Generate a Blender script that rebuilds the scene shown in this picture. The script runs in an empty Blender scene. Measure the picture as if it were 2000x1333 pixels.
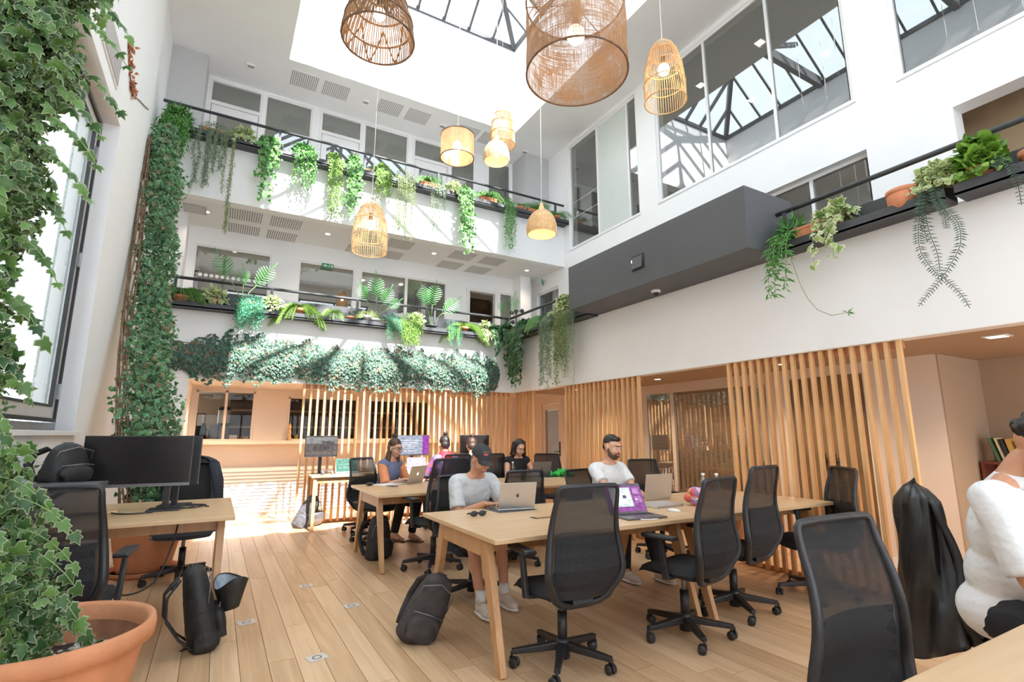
import bpy, bmesh, math, random
import numpy as np
from mathutils import Vector, Matrix, Euler
PI = math.pi
rng = np.random.default_rng(7)
random.seed(7)
SC = bpy.context.scene
COL = SC.collection

# ---------------- camera ----------------
cam_d = bpy.data.cameras.new('camera'); cam = bpy.data.objects.new('camera', cam_d); COL.objects.link(cam)
cam_d.sensor_width = 36.0; cam_d.lens = 998.0 / 2000.0 * 36.0; cam_d.clip_start = 0.05; cam_d.clip_end = 200
cam.location = (0, 0, 1.37)
cam.rotation_euler = (PI / 2 + math.atan(182.5 / 998), 0, -math.atan(578 / 1014.4))
SC.camera = cam
# ---------------- sky, sun, exposure ----------------
SC.view_settings.view_transform = 'Standard'
SC.view_settings.look = 'None'
SC.view_settings.gamma = 1.0
SC.view_settings.use_curve_mapping = False
SC.view_settings.exposure = 1.58
W = bpy.data.worlds.new('sky'); SC.world = W; W.use_nodes = True
wb = W.node_tree.nodes['Background']; wb.inputs[0].default_value = (0.80, 0.90, 1.0, 1); wb.inputs[1].default_value = 2.1
sun_d = bpy.data.lights.new('sun', 'SUN'); sun_d.energy = 10.5; sun_d.angle = math.radians(0.6); sun_d.color = (1.0, 0.98, 0.96)
sun = bpy.data.objects.new('sun', sun_d); COL.objects.link(sun)
sun.rotation_euler = Vector((-0.085, 0.92, -1.0)).to_track_quat('-Z', 'Y').to_euler()
sun.location = (2, -2, 16)
try:
    SC.cycles.max_bounces = 10; SC.cycles.diffuse_bounces = 8; SC.cycles.glossy_bounces = 3
    SC.cycles.transparent_max_bounces = 16; SC.cycles.transmission_bounces = 4
    SC.cycles.caustics_reflective = False; SC.cycles.caustics_refractive = False
    SC.cycles.use_denoising = True
    SC.cycles.sample_clamp_indirect = 6.0
    SC.cycles.use_adaptive_sampling = True; SC.cycles.adaptive_threshold = 0.03
except Exception:
    pass

# ---------------- materials ----------------
M = {}
def nmat(name):
    m = bpy.data.materials.new(name); m.use_nodes = True
    nt = m.node_tree
    for n in list(nt.nodes): nt.nodes.remove(n)
    out = nt.nodes.new('ShaderNodeOutputMaterial')
    return m, nt, out
def N(nt, t, **kw):
    n = nt.nodes.new(t)
    for k, v in kw.items():
        if k.startswith('i_'):
            n.inputs[k[2:].replace('_', ' ')].default_value = v
        else: setattr(n, k, v)
    return n
def L(nt, a, b): nt.links.new(a, b)
def c4(c): return (c[0], c[1], c[2], 1)
def plain(name, col, rough=0.5, metal=0.0, noise=0.06, nscale=8.0, bump=0.0, bscale=60.0, bdist=0.01, spec=0.5, sheen=0.0, coat=0.0):
    m, nt, out = nmat(name)
    b = N(nt, 'ShaderNodeBsdfPrincipled'); L(nt, b.outputs[0], out.inputs[0])
    b.inputs['Roughness'].default_value = rough; b.inputs['Metallic'].default_value = metal
    b.inputs['Specular IOR Level'].default_value = spec
    if coat: b.inputs['Coat Weight'].default_value = coat
    if sheen: b.inputs['Sheen Weight'].default_value = sheen
    tc = N(nt, 'ShaderNodeTexCoord')
    nz = N(nt, 'ShaderNodeTexNoise'); nz.inputs['Scale'].default_value = nscale; nz.inputs['Detail'].default_value = 4
    L(nt, tc.outputs['Object'], nz.inputs['Vector'])
    r = N(nt, 'ShaderNodeValToRGB')
    r.color_ramp.elements[0].position = 0.3; r.color_ramp.elements[1].position = 0.7
    r.color_ramp.elements[0].color = c4([x * (1 - noise) for x in col])
    r.color_ramp.elements[1].color = c4([min(1, x * (1 + noise)) for x in col])
    L(nt, nz.outputs['Fac'], r.inputs['Fac']); L(nt, r.outputs[0], b.inputs['Base Color'])
    if bump:
        n2 = N(nt, 'ShaderNodeTexNoise'); n2.inputs['Scale'].default_value = bscale; n2.inputs['Detail'].default_value = 3
        L(nt, tc.outputs['Object'], n2.inputs['Vector'])
        bp = N(nt, 'ShaderNodeBump'); bp.inputs['Strength'].default_value = bump; bp.inputs['Distance'].default_value = bdist
        L(nt, n2.outputs['Fac'], bp.inputs['Height']); L(nt, bp.outputs[0], b.inputs['Normal'])
    M[name] = m
    return m
def wood(name, ca, cb, axis, rough=0.45, scale=1.0, rnd=0.25, coat=0.0, knots=0.0):
    m, nt, out = nmat(name)
    b = N(nt, 'ShaderNodeBsdfPrincipled'); L(nt, b.outputs[0], out.inputs[0])
    b.inputs['Roughness'].default_value = rough
    if coat: b.inputs['Coat Weight'].default_value = coat; b.inputs['Coat Roughness'].default_value = 0.25
    tc = N(nt, 'ShaderNodeTexCoord'); oi = N(nt, 'ShaderNodeObjectInfo')
    mul = N(nt, 'ShaderNodeVectorMath', operation='SCALE'); 
    cmb = N(nt, 'ShaderNodeCombineXYZ')
    for k in range(3): L(nt, oi.outputs['Random'], cmb.inputs[k])
    L(nt, cmb.outputs[0], mul.inputs[0]); mul.inputs['Scale'].default_value = 37.0
    add = N(nt, 'ShaderNodeVectorMath', operation='ADD'); L(nt, tc.outputs['Object'], add.inputs[0]); L(nt, mul.outputs[0], add.inputs[1])
    mp = N(nt, 'ShaderNodeMapping'); s = [9.0 * scale] * 3; s['xyz'.index(axis)] = 0.7 * scale
    mp.inputs['Scale'].default_value = s; L(nt, add.outputs[0], mp.inputs['Vector'])
    nz = N(nt, 'ShaderNodeTexNoise'); nz.inputs['Scale'].default_value = 1.6; nz.inputs['Detail'].default_value = 6; nz.inputs['Distortion'].default_value = 1.2
    L(nt, mp.outputs[0], nz.inputs['Vector'])
    mp2 = N(nt, 'ShaderNodeMapping'); s2 = [60.0 * scale] * 3; s2['xyz'.index(axis)] = 2.0 * scale
    mp2.inputs['Scale'].default_value = s2; L(nt, add.outputs[0], mp2.inputs['Vector'])
    nz2 = N(nt, 'ShaderNodeTexNoise'); nz2.inputs['Scale'].default_value = 1.5; nz2.inputs['Detail'].default_value = 3
    L(nt, mp2.outputs[0], nz2.inputs['Vector'])
    mixf = N(nt, 'ShaderNodeMath', operation='MULTIPLY_ADD'); L(nt, nz2.outputs['Fac'], mixf.inputs[0]); mixf.inputs[1].default_value = 0.45; 
    sub = N(nt, 'ShaderNodeMath', operation='SUBTRACT'); L(nt, nz.outputs['Fac'], sub.inputs[0]); sub.inputs[1].default_value = 0.22
    L(nt, sub.outputs[0], mixf.inputs[2])
    ra = N(nt, 'ShaderNodeMath', operation='MULTIPLY_ADD'); L(nt, oi.outputs['Random'], ra.inputs[0]); ra.inputs[1].default_value = rnd; ra.inputs[2].default_value = -rnd / 2
    ad = N(nt, 'ShaderNodeMath', operation='ADD'); L(nt, mixf.outputs[0], ad.inputs[0]); L(nt, ra.outputs[0], ad.inputs[1])
    r = N(nt, 'ShaderNodeValToRGB'); r.color_ramp.elements[0].position = 0.25; r.color_ramp.elements[1].position = 0.75
    r.color_ramp.elements[0].color = c4(cb); r.color_ramp.elements[1].color = c4(ca)
    L(nt, ad.outputs[0], r.inputs['Fac'])
    L(nt, r.outputs[0], b.inputs['Base Color'])
    bp = N(nt, 'ShaderNodeBump'); bp.inputs['Strength'].default_value = 0.12; bp.inputs['Distance'].default_value = 0.003
    L(nt, nz2.outputs['Fac'], bp.inputs['Height']); L(nt, bp.outputs[0], b.inputs['Normal'])
    M[name] = m
    return m
def glass(name, tint=(0.93, 0.95, 0.94), refl=0.0, rough=0.0, tr=1.0):
    m, nt, out = nmat(name)
    t = N(nt, 'ShaderNodeBsdfTransparent'); t.inputs[0].default_value = c4([x * tr for x in tint])
    g = N(nt, 'ShaderNodeBsdfGlossy'); g.inputs['Roughness'].default_value = rough; g.inputs[0].default_value = (1, 1, 1, 1)
    ge = N(nt, 'ShaderNodeNewGeometry'); dt = N(nt, 'ShaderNodeVectorMath', operation='DOT_PRODUCT'); L(nt, ge.outputs['Normal'], dt.inputs[0]); L(nt, ge.outputs['Incoming'], dt.inputs[1])
    ab = N(nt, 'ShaderNodeMath', operation='ABSOLUTE'); L(nt, dt.outputs['Value'], ab.inputs[0])
    om = N(nt, 'ShaderNodeMath', operation='SUBTRACT'); om.inputs[0].default_value = 1.0; L(nt, ab.outputs[0], om.inputs[1])
    pw = N(nt, 'ShaderNodeMath', operation='POWER'); L(nt, om.outputs[0], pw.inputs[0]); pw.inputs[1].default_value = 4.0
    ma = N(nt, 'ShaderNodeMath', operation='MULTIPLY_ADD', use_clamp=True); L(nt, pw.outputs[0], ma.inputs[0]); ma.inputs[1].default_value = 0.9; ma.inputs[2].default_value = 0.05 + refl
    mx = N(nt, 'ShaderNodeMixShader'); L(nt, ma.outputs[0], mx.inputs[0]); L(nt, t.outputs[0], mx.inputs[1]); L(nt, g.outputs[0], mx.inputs[2])
    L(nt, mx.outputs[0], out.inputs[0]); M[name] = m
    return m
def emit(name, col, s):
    m, nt, out = nmat(name); e = N(nt, 'ShaderNodeEmission'); e.inputs[0].default_value = c4(col); e.inputs[1].default_value = s
    L(nt, e.outputs[0], out.inputs[0]); M[name] = m; return m
def screen(name, base, parts, s=1.0):
    # flat print: rectangles (u0,v0,u1,v1,color) over base, in generated coordinates of the screen face
    m, nt, out = nmat(name)
    tc = N(nt, 'ShaderNodeTexCoord'); sp = N(nt, 'ShaderNodeSeparateXYZ'); L(nt, tc.outputs['UV'], sp.inputs[0])
    cur = None; prev = c4(base)
    def m2(op, a, b):
        n = N(nt, 'ShaderNodeMath', operation=op)
        for i, q in enumerate((a, b)):
            if isinstance(q, (int, float)): n.inputs[i].default_value = q
            else: L(nt, q, n.inputs[i])
        return n.outputs[0]
    for (u0, v0, u1, v1, c) in parts:
        f = m2('MULTIPLY', m2('MULTIPLY', m2('GREATER_THAN', sp.outputs[0], u0), m2('LESS_THAN', sp.outputs[0], u1)),
               m2('MULTIPLY', m2('GREATER_THAN', sp.outputs[1], v0), m2('LESS_THAN', sp.outputs[1], v1)))
        mx = N(nt, 'ShaderNodeMix', data_type='RGBA'); L(nt, f, mx.inputs[0])
        if cur is None: mx.inputs[6].default_value = prev
        else: L(nt, cur, mx.inputs[6])
        mx.inputs[7].default_value = c4(c); cur = mx.outputs[2]
    nz = N(nt, 'ShaderNodeTexNoise'); nz.inputs['Scale'].default_value = 9.0; L(nt, tc.outputs['UV'], nz.inputs['Vector'])
    mm = N(nt, 'ShaderNodeMix', data_type='RGBA', blend_type='MULTIPLY'); mm.inputs[0].default_value = 0.6
    if cur is None: mm.inputs[6].default_value = prev
    else: L(nt, cur, mm.inputs[6])
    rr = N(nt, 'ShaderNodeValToRGB'); rr.color_ramp.elements[0].position = 0.35; rr.color_ramp.elements[1].position = 0.65
    rr.color_ramp.elements[0].color = (0.35, 0.35, 0.35, 1)
    L(nt, nz.outputs['Fac'], rr.inputs[0]); L(nt, rr.outputs[0], mm.inputs[7])
    e = N(nt, 'ShaderNodeEmission'); e.inputs[1].default_value = s; L(nt, mm.outputs[2], e.inputs[0])
    L(nt, e.outputs[0], out.inputs[0]); M[name] = m; return m
def leafmat(name, g1, g2, rim=None, rimpos=0.8, trans=0.25, brown=None):
    m, nt, out = nmat(name)
    ar = N(nt, 'ShaderNodeAttribute', attribute_name='rnd'); ae = N(nt, 'ShaderNodeAttribute', attribute_name='edge')
    r = N(nt, 'ShaderNodeValToRGB'); r.color_ramp.elements[0].color = c4(g1); r.color_ramp.elements[1].color = c4(g2)
    if brown:
        e = r.color_ramp.elements.new(0.86); e.color = c4(g2)
        r.color_ramp.elements[-1].color = c4(brown)
        r.color_ramp.elements[-1].position = 0.93
    L(nt, ar.outputs['Fac'], r.inputs[0]); col = r.outputs[0]
    if rim:
        rr = N(nt, 'ShaderNodeValToRGB'); rr.color_ramp.elements[0].position = rimpos - 0.08; rr.color_ramp.elements[1].position = rimpos + 0.06
        L(nt, ae.outputs['Fac'], rr.inputs[0])
        mx = N(nt, 'ShaderNodeMix', data_type='RGBA'); L(nt, rr.outputs[0], mx.inputs[0]); L(nt, col, mx.inputs[6]); mx.inputs[7].default_value = c4(rim)
        col = mx.outputs[2]
    b = N(nt, 'ShaderNodeBsdfPrincipled'); b.inputs['Roughness'].default_value = 0.45; L(nt, col, b.inputs['Base Color'])
    t = N(nt, 'ShaderNodeBsdfTranslucent'); L(nt, col, t.inputs[0])
    ms = N(nt, 'ShaderNodeMixShader'); ms.inputs[0].default_value = trans; L(nt, b.outputs[0], ms.inputs[1]); L(nt, t.outputs[0], ms.inputs[2])
    L(nt, ms.outputs[0], out.inputs[0]); M[name] = m; return m
def meshcloth(name, col, alpha_open, scale=120.0):
    m, nt, out = nmat(name)
    b = N(nt, 'ShaderNodeBsdfPrincipled'); b.inputs['Base Color'].default_value = c4(col); b.inputs['Roughness'].default_value = 0.6
    tc = N(nt, 'ShaderNodeTexCoord'); wv = N(nt, 'ShaderNodeTexWave', bands_direction='Z'); wv.inputs['Scale'].default_value = scale; wv.inputs['Distortion'].default_value = 1.5
    wv.inputs['Detail'].default_value = 1.0; wv.inputs['Detail Scale'].default_value = 4
    L(nt, tc.outputs['Object'], wv.inputs['Vector'])
    bp = N(nt, 'ShaderNodeBump'); bp.inputs['Strength'].default_value = 0.5; bp.inputs['Distance'].default_value = 0.004; L(nt, wv.outputs['Fac'], bp.inputs['Height']); L(nt, bp.outputs[0], b.inputs['Normal'])
    t = N(nt, 'ShaderNodeBsdfTransparent'); mx = N(nt, 'ShaderNodeMixShader'); mx.inputs[0].default_value = alpha_open
    L(nt, b.outputs[0], mx.inputs[1]); L(nt, t.outputs[0], mx.inputs[2]); L(nt, mx.outputs[0], out.inputs[0]); M[name] = m; return m
def burlapmat(name, col, open_=0.35, trans=0.4, scale=55.0):
    m, nt, out = nmat(name)
    tc = N(nt, 'ShaderNodeTexCoord')
    w1 = N(nt, 'ShaderNodeTexNoise'); mp = N(nt, 'ShaderNodeMapping'); mp.inputs['Scale'].default_value = (scale, scale, 2.0); L(nt, tc.outputs['Object'], mp.inputs[0]); L(nt, mp.outputs[0], w1.inputs['Vector']); w1.inputs['Scale'].default_value = 2.2
    w2 = N(nt, 'ShaderNodeTexNoise'); mp2 = N(nt, 'ShaderNodeMapping'); mp2.inputs['Scale'].default_value = (2.0, 2.0, scale); L(nt, tc.outputs['Object'], mp2.inputs[0]); L(nt, mp2.outputs[0], w2.inputs['Vector']); w2.inputs['Scale'].default_value = 2.2
    mxm = N(nt, 'ShaderNodeMath', operation='MAXIMUM'); L(nt, w1.outputs['Fac'], mxm.inputs[0]); L(nt, w2.outputs['Fac'], mxm.inputs[1])
    big = N(nt, 'ShaderNodeTexNoise'); big.inputs['Scale'].default_value = 7.0; big.inputs['Detail'].default_value = 3; L(nt, tc.outputs['Object'], big.inputs['Vector'])
    ad = N(nt, 'ShaderNodeMath', operation='MULTIPLY_ADD'); L(nt, big.outputs['Fac'], ad.inputs[0]); ad.inputs[1].default_value = 0.45; L(nt, mxm.outputs[0], ad.inputs[2])
    r = N(nt, 'ShaderNodeValToRGB'); r.color_ramp.elements[0].position = 0.70 - 0.0; r.color_ramp.elements[1].position = 0.80
    r.color_ramp.elements[0].color = (open_ * 1.9, open_ * 1.9, open_ * 1.9, 1); r.color_ramp.elements[1].color = (0, 0, 0, 1)
    L(nt, ad.outputs[0], r.inputs[0])
    d = N(nt, 'ShaderNodeBsdfDiffuse'); cr = N(nt, 'ShaderNodeValToRGB'); cr.color_ramp.elements[0].color = c4([x * 0.6 for x in col]); cr.color_ramp.elements[1].color = c4([min(1, x * 1.35) for x in col])
    L(nt, w1.outputs['Fac'], cr.inputs[0]); L(nt, cr.outputs[0], d.inputs[0])
    tl = N(nt, 'ShaderNodeBsdfTranslucent'); L(nt, cr.outputs[0], tl.inputs[0])
    m1 = N(nt, 'ShaderNodeMixShader'); m1.inputs[0].default_value = trans; L(nt, d.outputs[0], m1.inputs[1]); L(nt, tl.outputs[0], m1.inputs[2])
    t = N(nt, 'ShaderNodeBsdfTransparent'); m2_ = N(nt, 'ShaderNodeMixShader'); L(nt, r.outputs[0], m2_.inputs[0]); L(nt, m1.outputs[0], m2_.inputs[1]); L(nt, t.outputs[0], m2_.inputs[2])
    L(nt, m2_.outputs[0], out.inputs[0]); M[name] = m; return m

plain('white_paint', (0.87, 0.868, 0.865), 0.7, noise=0.012, nscale=2, bump=0.03, bscale=90)
plain('ceiling_paint', (0.82, 0.81, 0.80), 0.8, noise=0.01, nscale=2)
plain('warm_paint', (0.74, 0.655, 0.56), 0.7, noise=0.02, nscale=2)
plain('grey_paint', (0.52, 0.52, 0.52), 0.7, noise=0.02)
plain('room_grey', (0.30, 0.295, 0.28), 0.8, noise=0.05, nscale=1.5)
plain('white_frame', (0.82, 0.81, 0.80), 0.4, noise=0.01)
plain('alu_frame', (0.33, 0.34, 0.35), 0.35, metal=0.6, noise=0.03)
plain('alu_light', (0.62, 0.60, 0.58), 0.4, metal=0.3, noise=0.03)
plain('gasket', (0.03, 0.032, 0.035), 0.6)
plain('charcoal', (0.055, 0.057, 0.062), 0.55, noise=0.05, nscale=4)
plain('charcoal_box', (0.085, 0.088, 0.094), 0.5, noise=0.04, nscale=2)
plain('steel_grey', (0.22, 0.22, 0.23), 0.45, metal=0.5)
plain('black_plastic', (0.020, 0.020, 0.022), 0.42, noise=0.15, nscale=30, bump=0.05, bscale=300)
plain('black_fabric', (0.014, 0.014, 0.016), 0.85, noise=0.3, nscale=60, bump=0.2, bscale=400)
plain('navy_fabric', (0.022, 0.026, 0.036), 0.85, noise=0.3, nscale=40, bump=0.2, bscale=300)
plain('grey_bag', (0.085, 0.085, 0.095), 0.75, noise=0.35, nscale=14, bump=0.6, bscale=22)
plain('brown_bag', (0.045, 0.038, 0.037), 0.75, noise=0.4, nscale=14, bump=0.6, bscale=22)
plain('black_bag', (0.020, 0.019, 0.019), 0.6, noise=0.4, nscale=10, bump=0.6, bscale=18)
plain('shiny_black_cloth', (0.016, 0.016, 0.017), 0.33, noise=0.4, nscale=8, bump=0.5, bscale=9)
plain('bag_lining', (0.25, 0.29, 0.33), 0.4, noise=0.5, nscale=14)
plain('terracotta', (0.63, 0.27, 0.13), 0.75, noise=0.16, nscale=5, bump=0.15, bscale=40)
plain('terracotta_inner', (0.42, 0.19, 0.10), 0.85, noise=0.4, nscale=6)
plain('terracotta_small', (0.60, 0.23, 0.11), 0.75, noise=0.12, nscale=9)
plain('soil', (0.06, 0.04, 0.03), 0.95, noise=0.5, nscale=30, bump=0.8, bscale=60)
plain('gravel', (0.46, 0.44, 0.38), 0.9, noise=0.6, nscale=60, bump=1.0, bscale=80)
plain('aluminium', (0.60, 0.57, 0.53), 0.32, metal=0.75, noise=0.02)
plain('silver', (0.68, 0.68, 0.69), 0.3, metal=0.7, noise=0.02)
plain('space_grey', (0.21, 0.20, 0.21), 0.35, metal=0.6, noise=0.04)
plain('logo_grey', (0.10, 0.10, 0.10), 0.2, metal=0.4)
plain('chrome', (0.75, 0.75, 0.75), 0.15, metal=1.0)
plain('grille_metal', (0.45, 0.43, 0.41), 0.5, noise=0.05)
plain('grille_dark', (0.30, 0.29, 0.28), 0.6, noise=0.05)
plain('cord_white', (0.80, 0.79, 0.76), 0.5)
plain('cable_black', (0.02, 0.02, 0.02), 0.5)
plain('stem_brown', (0.20, 0.12, 0.07), 0.9, noise=0.4, nscale=30)
plain('stem_green', (0.22, 0.33, 0.12), 0.7, noise=0.2)
plain('rattan', (0.66, 0.42, 0.20), 0.6, noise=0.25, nscale=20)
plain('rattan_light', (0.78, 0.57, 0.33), 0.6, noise=0.2, nscale=20)
plain('rattan_dark', (0.17, 0.09, 0.05), 0.7, noise=0.3, nscale=20)
plain('skin', (0.66, 0.36, 0.24), 0.5, noise=0.07, nscale=9, spec=0.4)
plain('skin_tan', (0.55, 0.27, 0.16), 0.5, noise=0.07, nscale=9, spec=0.4)
plain('hair_brown', (0.075, 0.040, 0.026), 0.5, noise=0.5, nscale=25, bump=0.7, bscale=45)
plain('hair_dark', (0.022, 0.015, 0.012), 0.5, noise=0.5, nscale=25, bump=0.7, bscale=45)
plain('hair_auburn', (0.050, 0.023, 0.014), 0.5, noise=0.5, nscale=25, bump=0.7, bscale=45)
plain('tee_white', (0.70, 0.70, 0.695), 0.85, noise=0.04, nscale=6, bump=0.8, bscale=9, bdist=0.035)
plain('tee_grey', (0.52, 0.54, 0.55), 0.85, noise=0.05, nscale=6, bump=0.9, bscale=9, bdist=0.04)
plain('shirt_white', (0.72, 0.72, 0.72), 0.8, noise=0.04, nscale=6, bump=0.8, bscale=7, bdist=0.035)
plain('vest_blue', (0.16, 0.19, 0.30), 0.85, noise=0.1, bump=0.7, bscale=10, bdist=0.03)
plain('sleeve_orange', (0.70, 0.27, 0.12), 0.8, noise=0.1)
plain('trouser_black', (0.015, 0.015, 0.018), 0.85, noise=0.3)
plain('shorts_dark', (0.035, 0.033, 0.035), 0.85, noise=0.3)
plain('cap_cloth', (0.035, 0.036, 0.040), 0.8, noise=0.2, nscale=40, bump=0.3, bscale=90)
plain('red_cloth', (0.62, 0.03, 0.045), 0.8, noise=0.15, bump=0.5, bscale=14)
plain('pink_mark', (0.75, 0.12, 0.15), 0.7)
plain('shoe_beige', (0.62, 0.54, 0.46), 0.6, noise=0.1, nscale=20)
plain('sole_white', (0.75, 0.72, 0.68), 0.6)
plain('sock_white', (0.70, 0.68, 0.66), 0.8)
plain('green_cloth', (0.03, 0.42, 0.07), 0.75, noise=0.35, nscale=12, bump=1.0, bscale=16)
plain('lips', (0.50, 0.16, 0.13), 0.5)
plain('eye_white', (0.75, 0.72, 0.70), 0.3)
plain('eye_dark', (0.02, 0.012, 0.01), 0.2)
plain('beard', (0.10, 0.055, 0.035), 0.8, noise=0.5, nscale=60, bump=0.6, bscale=120)
plain('book_cream', (0.70, 0.62, 0.42), 0.7); plain('book_green', (0.10, 0.19, 0.09), 0.6); plain('book_black', (0.03, 0.03, 0.03), 0.5)
plain('book_ochre', (0.58, 0.38, 0.10), 0.6); plain('book_red', (0.45, 0.10, 0.05), 0.6); plain('book_white', (0.7, 0.68, 0.6), 0.6)
plain('cabinet_red', (0.16, 0.04, 0.025), 0.4, noise=0.3)
plain('exit_green', (0.02, 0.30, 0.16), 0.5)
plain('paper_white', (0.75, 0.74, 0.72), 0.7)
plain('print_black', (0.03, 0.03, 0.03), 0.7)
plain('louvre_white', (0.78, 0.77, 0.77), 0.45, noise=0.01)
plain('blind_slat', (0.72, 0.62, 0.52), 0.5, noise=0.05)
plain('blind_dark', (0.17, 0.13, 0.09), 0.6, noise=0.1)
plain('door_brown', (0.20, 0.13, 0.06), 0.5, noise=0.25, nscale=3)
plain('kitchen_brown', (0.13, 0.085, 0.05), 0.7, noise=0.6, nscale=3)
plain('kitchen_tan', (0.50, 0.36, 0.22), 0.7, noise=0.1, nscale=3)
plain('fin_bronze', (0.10, 0.09, 0.085), 0.45, metal=0.4)
plain('sky_frame', (0.10, 0.10, 0.105), 0.5, noise=0.1)
plain('frosted', (0.62, 0.66, 0.62), 0.35, noise=0.02)
wood('slat_wood', (0.76, 0.46, 0.22), (0.60, 0.32, 0.13), 'z', 0.5, rnd=0.35)
wood('rail_wood', (0.56, 0.27, 0.12), (0.42, 0.19, 0.08), 'x', 0.5)
wood('table_wood', (0.66, 0.455, 0.265), (0.56, 0.36, 0.19), 'x', 0.4, scale=0.8, rnd=0.1, coat=0.15)
wood('leg_wood', (0.58, 0.34, 0.165), (0.45, 0.24, 0.10), 'z', 0.45, rnd=0.1)
wood('floor_wood', (0.70, 0.48, 0.29), (0.50, 0.31, 0.165), 'y', 0.36, scale=0.7, rnd=0.42, coat=0.12)
plain('floor_gap', (0.10, 0.055, 0.03), 0.8)
glass('window_glass', (0.80, 0.82, 0.80), refl=0.10)
glass('skylight_glass', (0.76, 0.77, 0.77), refl=0.0)
glass('near_window_glass', (0.95, 0.95, 0.95), refl=0.0)  # for the fill windows added behind the camera
glass('hatch_glass', (0.85, 0.84, 0.82), refl=-0.04)
plain('tan_paint', (0.42, 0.31, 0.215), 0.7, noise=0.02, nscale=2)  # white walls; dim warm lamplight is mixed into this brown
plain('rattan_brown', (0.30, 0.17, 0.085), 0.7, noise=0.3, nscale=20)  # rattan with the backlit shade put into its colour
glass('partition_glass', (0.84, 0.84, 0.82), refl=0.08)
glass('clear_glass', (0.92, 0.94, 0.94), refl=0.05)
emit('bulb', (1.0, 0.72, 0.38), 7.0)
emit('downlight_glow', (1.0, 0.84, 0.62), 5.0)
emit('grey_light', (0.8, 0.8, 0.8), 0.35)
meshcloth('chair_mesh', (0.016, 0.016, 0.017), 0.12)
burlapmat('burlap', (0.34, 0.205, 0.12), 0.27, trans=0.3, scale=120.0)
burlapmat('veneer', (0.66, 0.50, 0.33), 0.05, trans=0.35, scale=6)
leafmat('ivy_variegated', (0.030, 0.085, 0.028), (0.15, 0.30, 0.07), rim=(0.42, 0.48, 0.30), rimpos=0.90)
leafmat('ivy_column', (0.02, 0.10, 0.04), (0.14, 0.36, 0.14), rim=(0.42, 0.56, 0.36), rimpos=0.90, brown=(0.26, 0.16, 0.08))
leafmat('ivy_band', (0.018, 0.060, 0.040), (0.07, 0.20, 0.12), rim=(0.30, 0.40, 0.32), rimpos=0.90, brown=(0.30, 0.15, 0.08))
leafmat('ivy_dark', (0.015, 0.07, 0.03), (0.05, 0.16, 0.05), rim=(0.30, 0.42, 0.22), rimpos=0.95)
leafmat('ivy_green', (0.03, 0.16, 0.03), (0.10, 0.36, 0.05), rim=(0.45, 0.6, 0.3), rimpos=0.9)
leafmat('leaf_lime', (0.09, 0.22, 0.02), (0.25, 0.42, 0.06))
leafmat('leaf_bright', (0.015, 0.20, 0.02), (0.06, 0.36, 0.04), trans=0.12)
leafmat('leaf_green', (0.04, 0.19, 0.03), (0.13, 0.36, 0.06))
leafmat('leaf_teal', (0.02, 0.19, 0.10), (0.08, 0.36, 0.20))
leafmat('leaf_grey', (0.10, 0.17, 0.10), (0.27, 0.34, 0.22))
leafmat('leaf_olive', (0.12, 0.17, 0.05), (0.28, 0.34, 0.12))
leafmat('leaf_cream', (0.20, 0.34, 0.08), (0.42, 0.52, 0.20), rim=(0.75, 0.75, 0.50), rimpos=0.8)
leafmat('leaf_fernspike', (0.03, 0.06, 0.035), (0.08, 0.13, 0.07))
def multicol(name, cols, scale=10.0):
    m, nt, out = nmat(name)
    b = N(nt, 'ShaderNodeBsdfPrincipled'); b.inputs['Roughness'].default_value = 0.8; L(nt, b.outputs[0], out.inputs[0])
    tc = N(nt, 'ShaderNodeTexCoord'); v = N(nt, 'ShaderNodeTexVoronoi'); v.inputs['Scale'].default_value = scale; L(nt, tc.outputs['Object'], v.inputs['Vector'])
    sp = N(nt, 'ShaderNodeSeparateColor'); L(nt, v.outputs['Color'], sp.inputs[0])
    r = N(nt, 'ShaderNodeValToRGB'); r.color_ramp.interpolation = 'CONSTANT'
    for i, c in enumerate(cols):
        e = r.color_ramp.elements[i] if i < 2 else r.color_ramp.elements.new(0.5)
        e.color = c4(c)
    for i in range(len(cols)): r.color_ramp.elements[i].position = i / len(cols)
    for i, c in enumerate(cols): r.color_ramp.elements[i].color = c4(c)
    L(nt, sp.outputs[0], r.inputs[0]); L(nt, r.outputs[0], b.inputs['Base Color']); M[name] = m
multicol('floral', [(0.7, 0.12, 0.10), (0.75, 0.45, 0.5), (0.35, 0.2, 0.4), (0.75, 0.3, 0.12), (0.7, 0.68, 0.66)], 26)
multicol('purple_print', [(0.10, 0.09, 0.25), (0.35, 0.10, 0.35), (0.12, 0.12, 0.2), (0.6, 0.12, 0.2)], 16)

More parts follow.
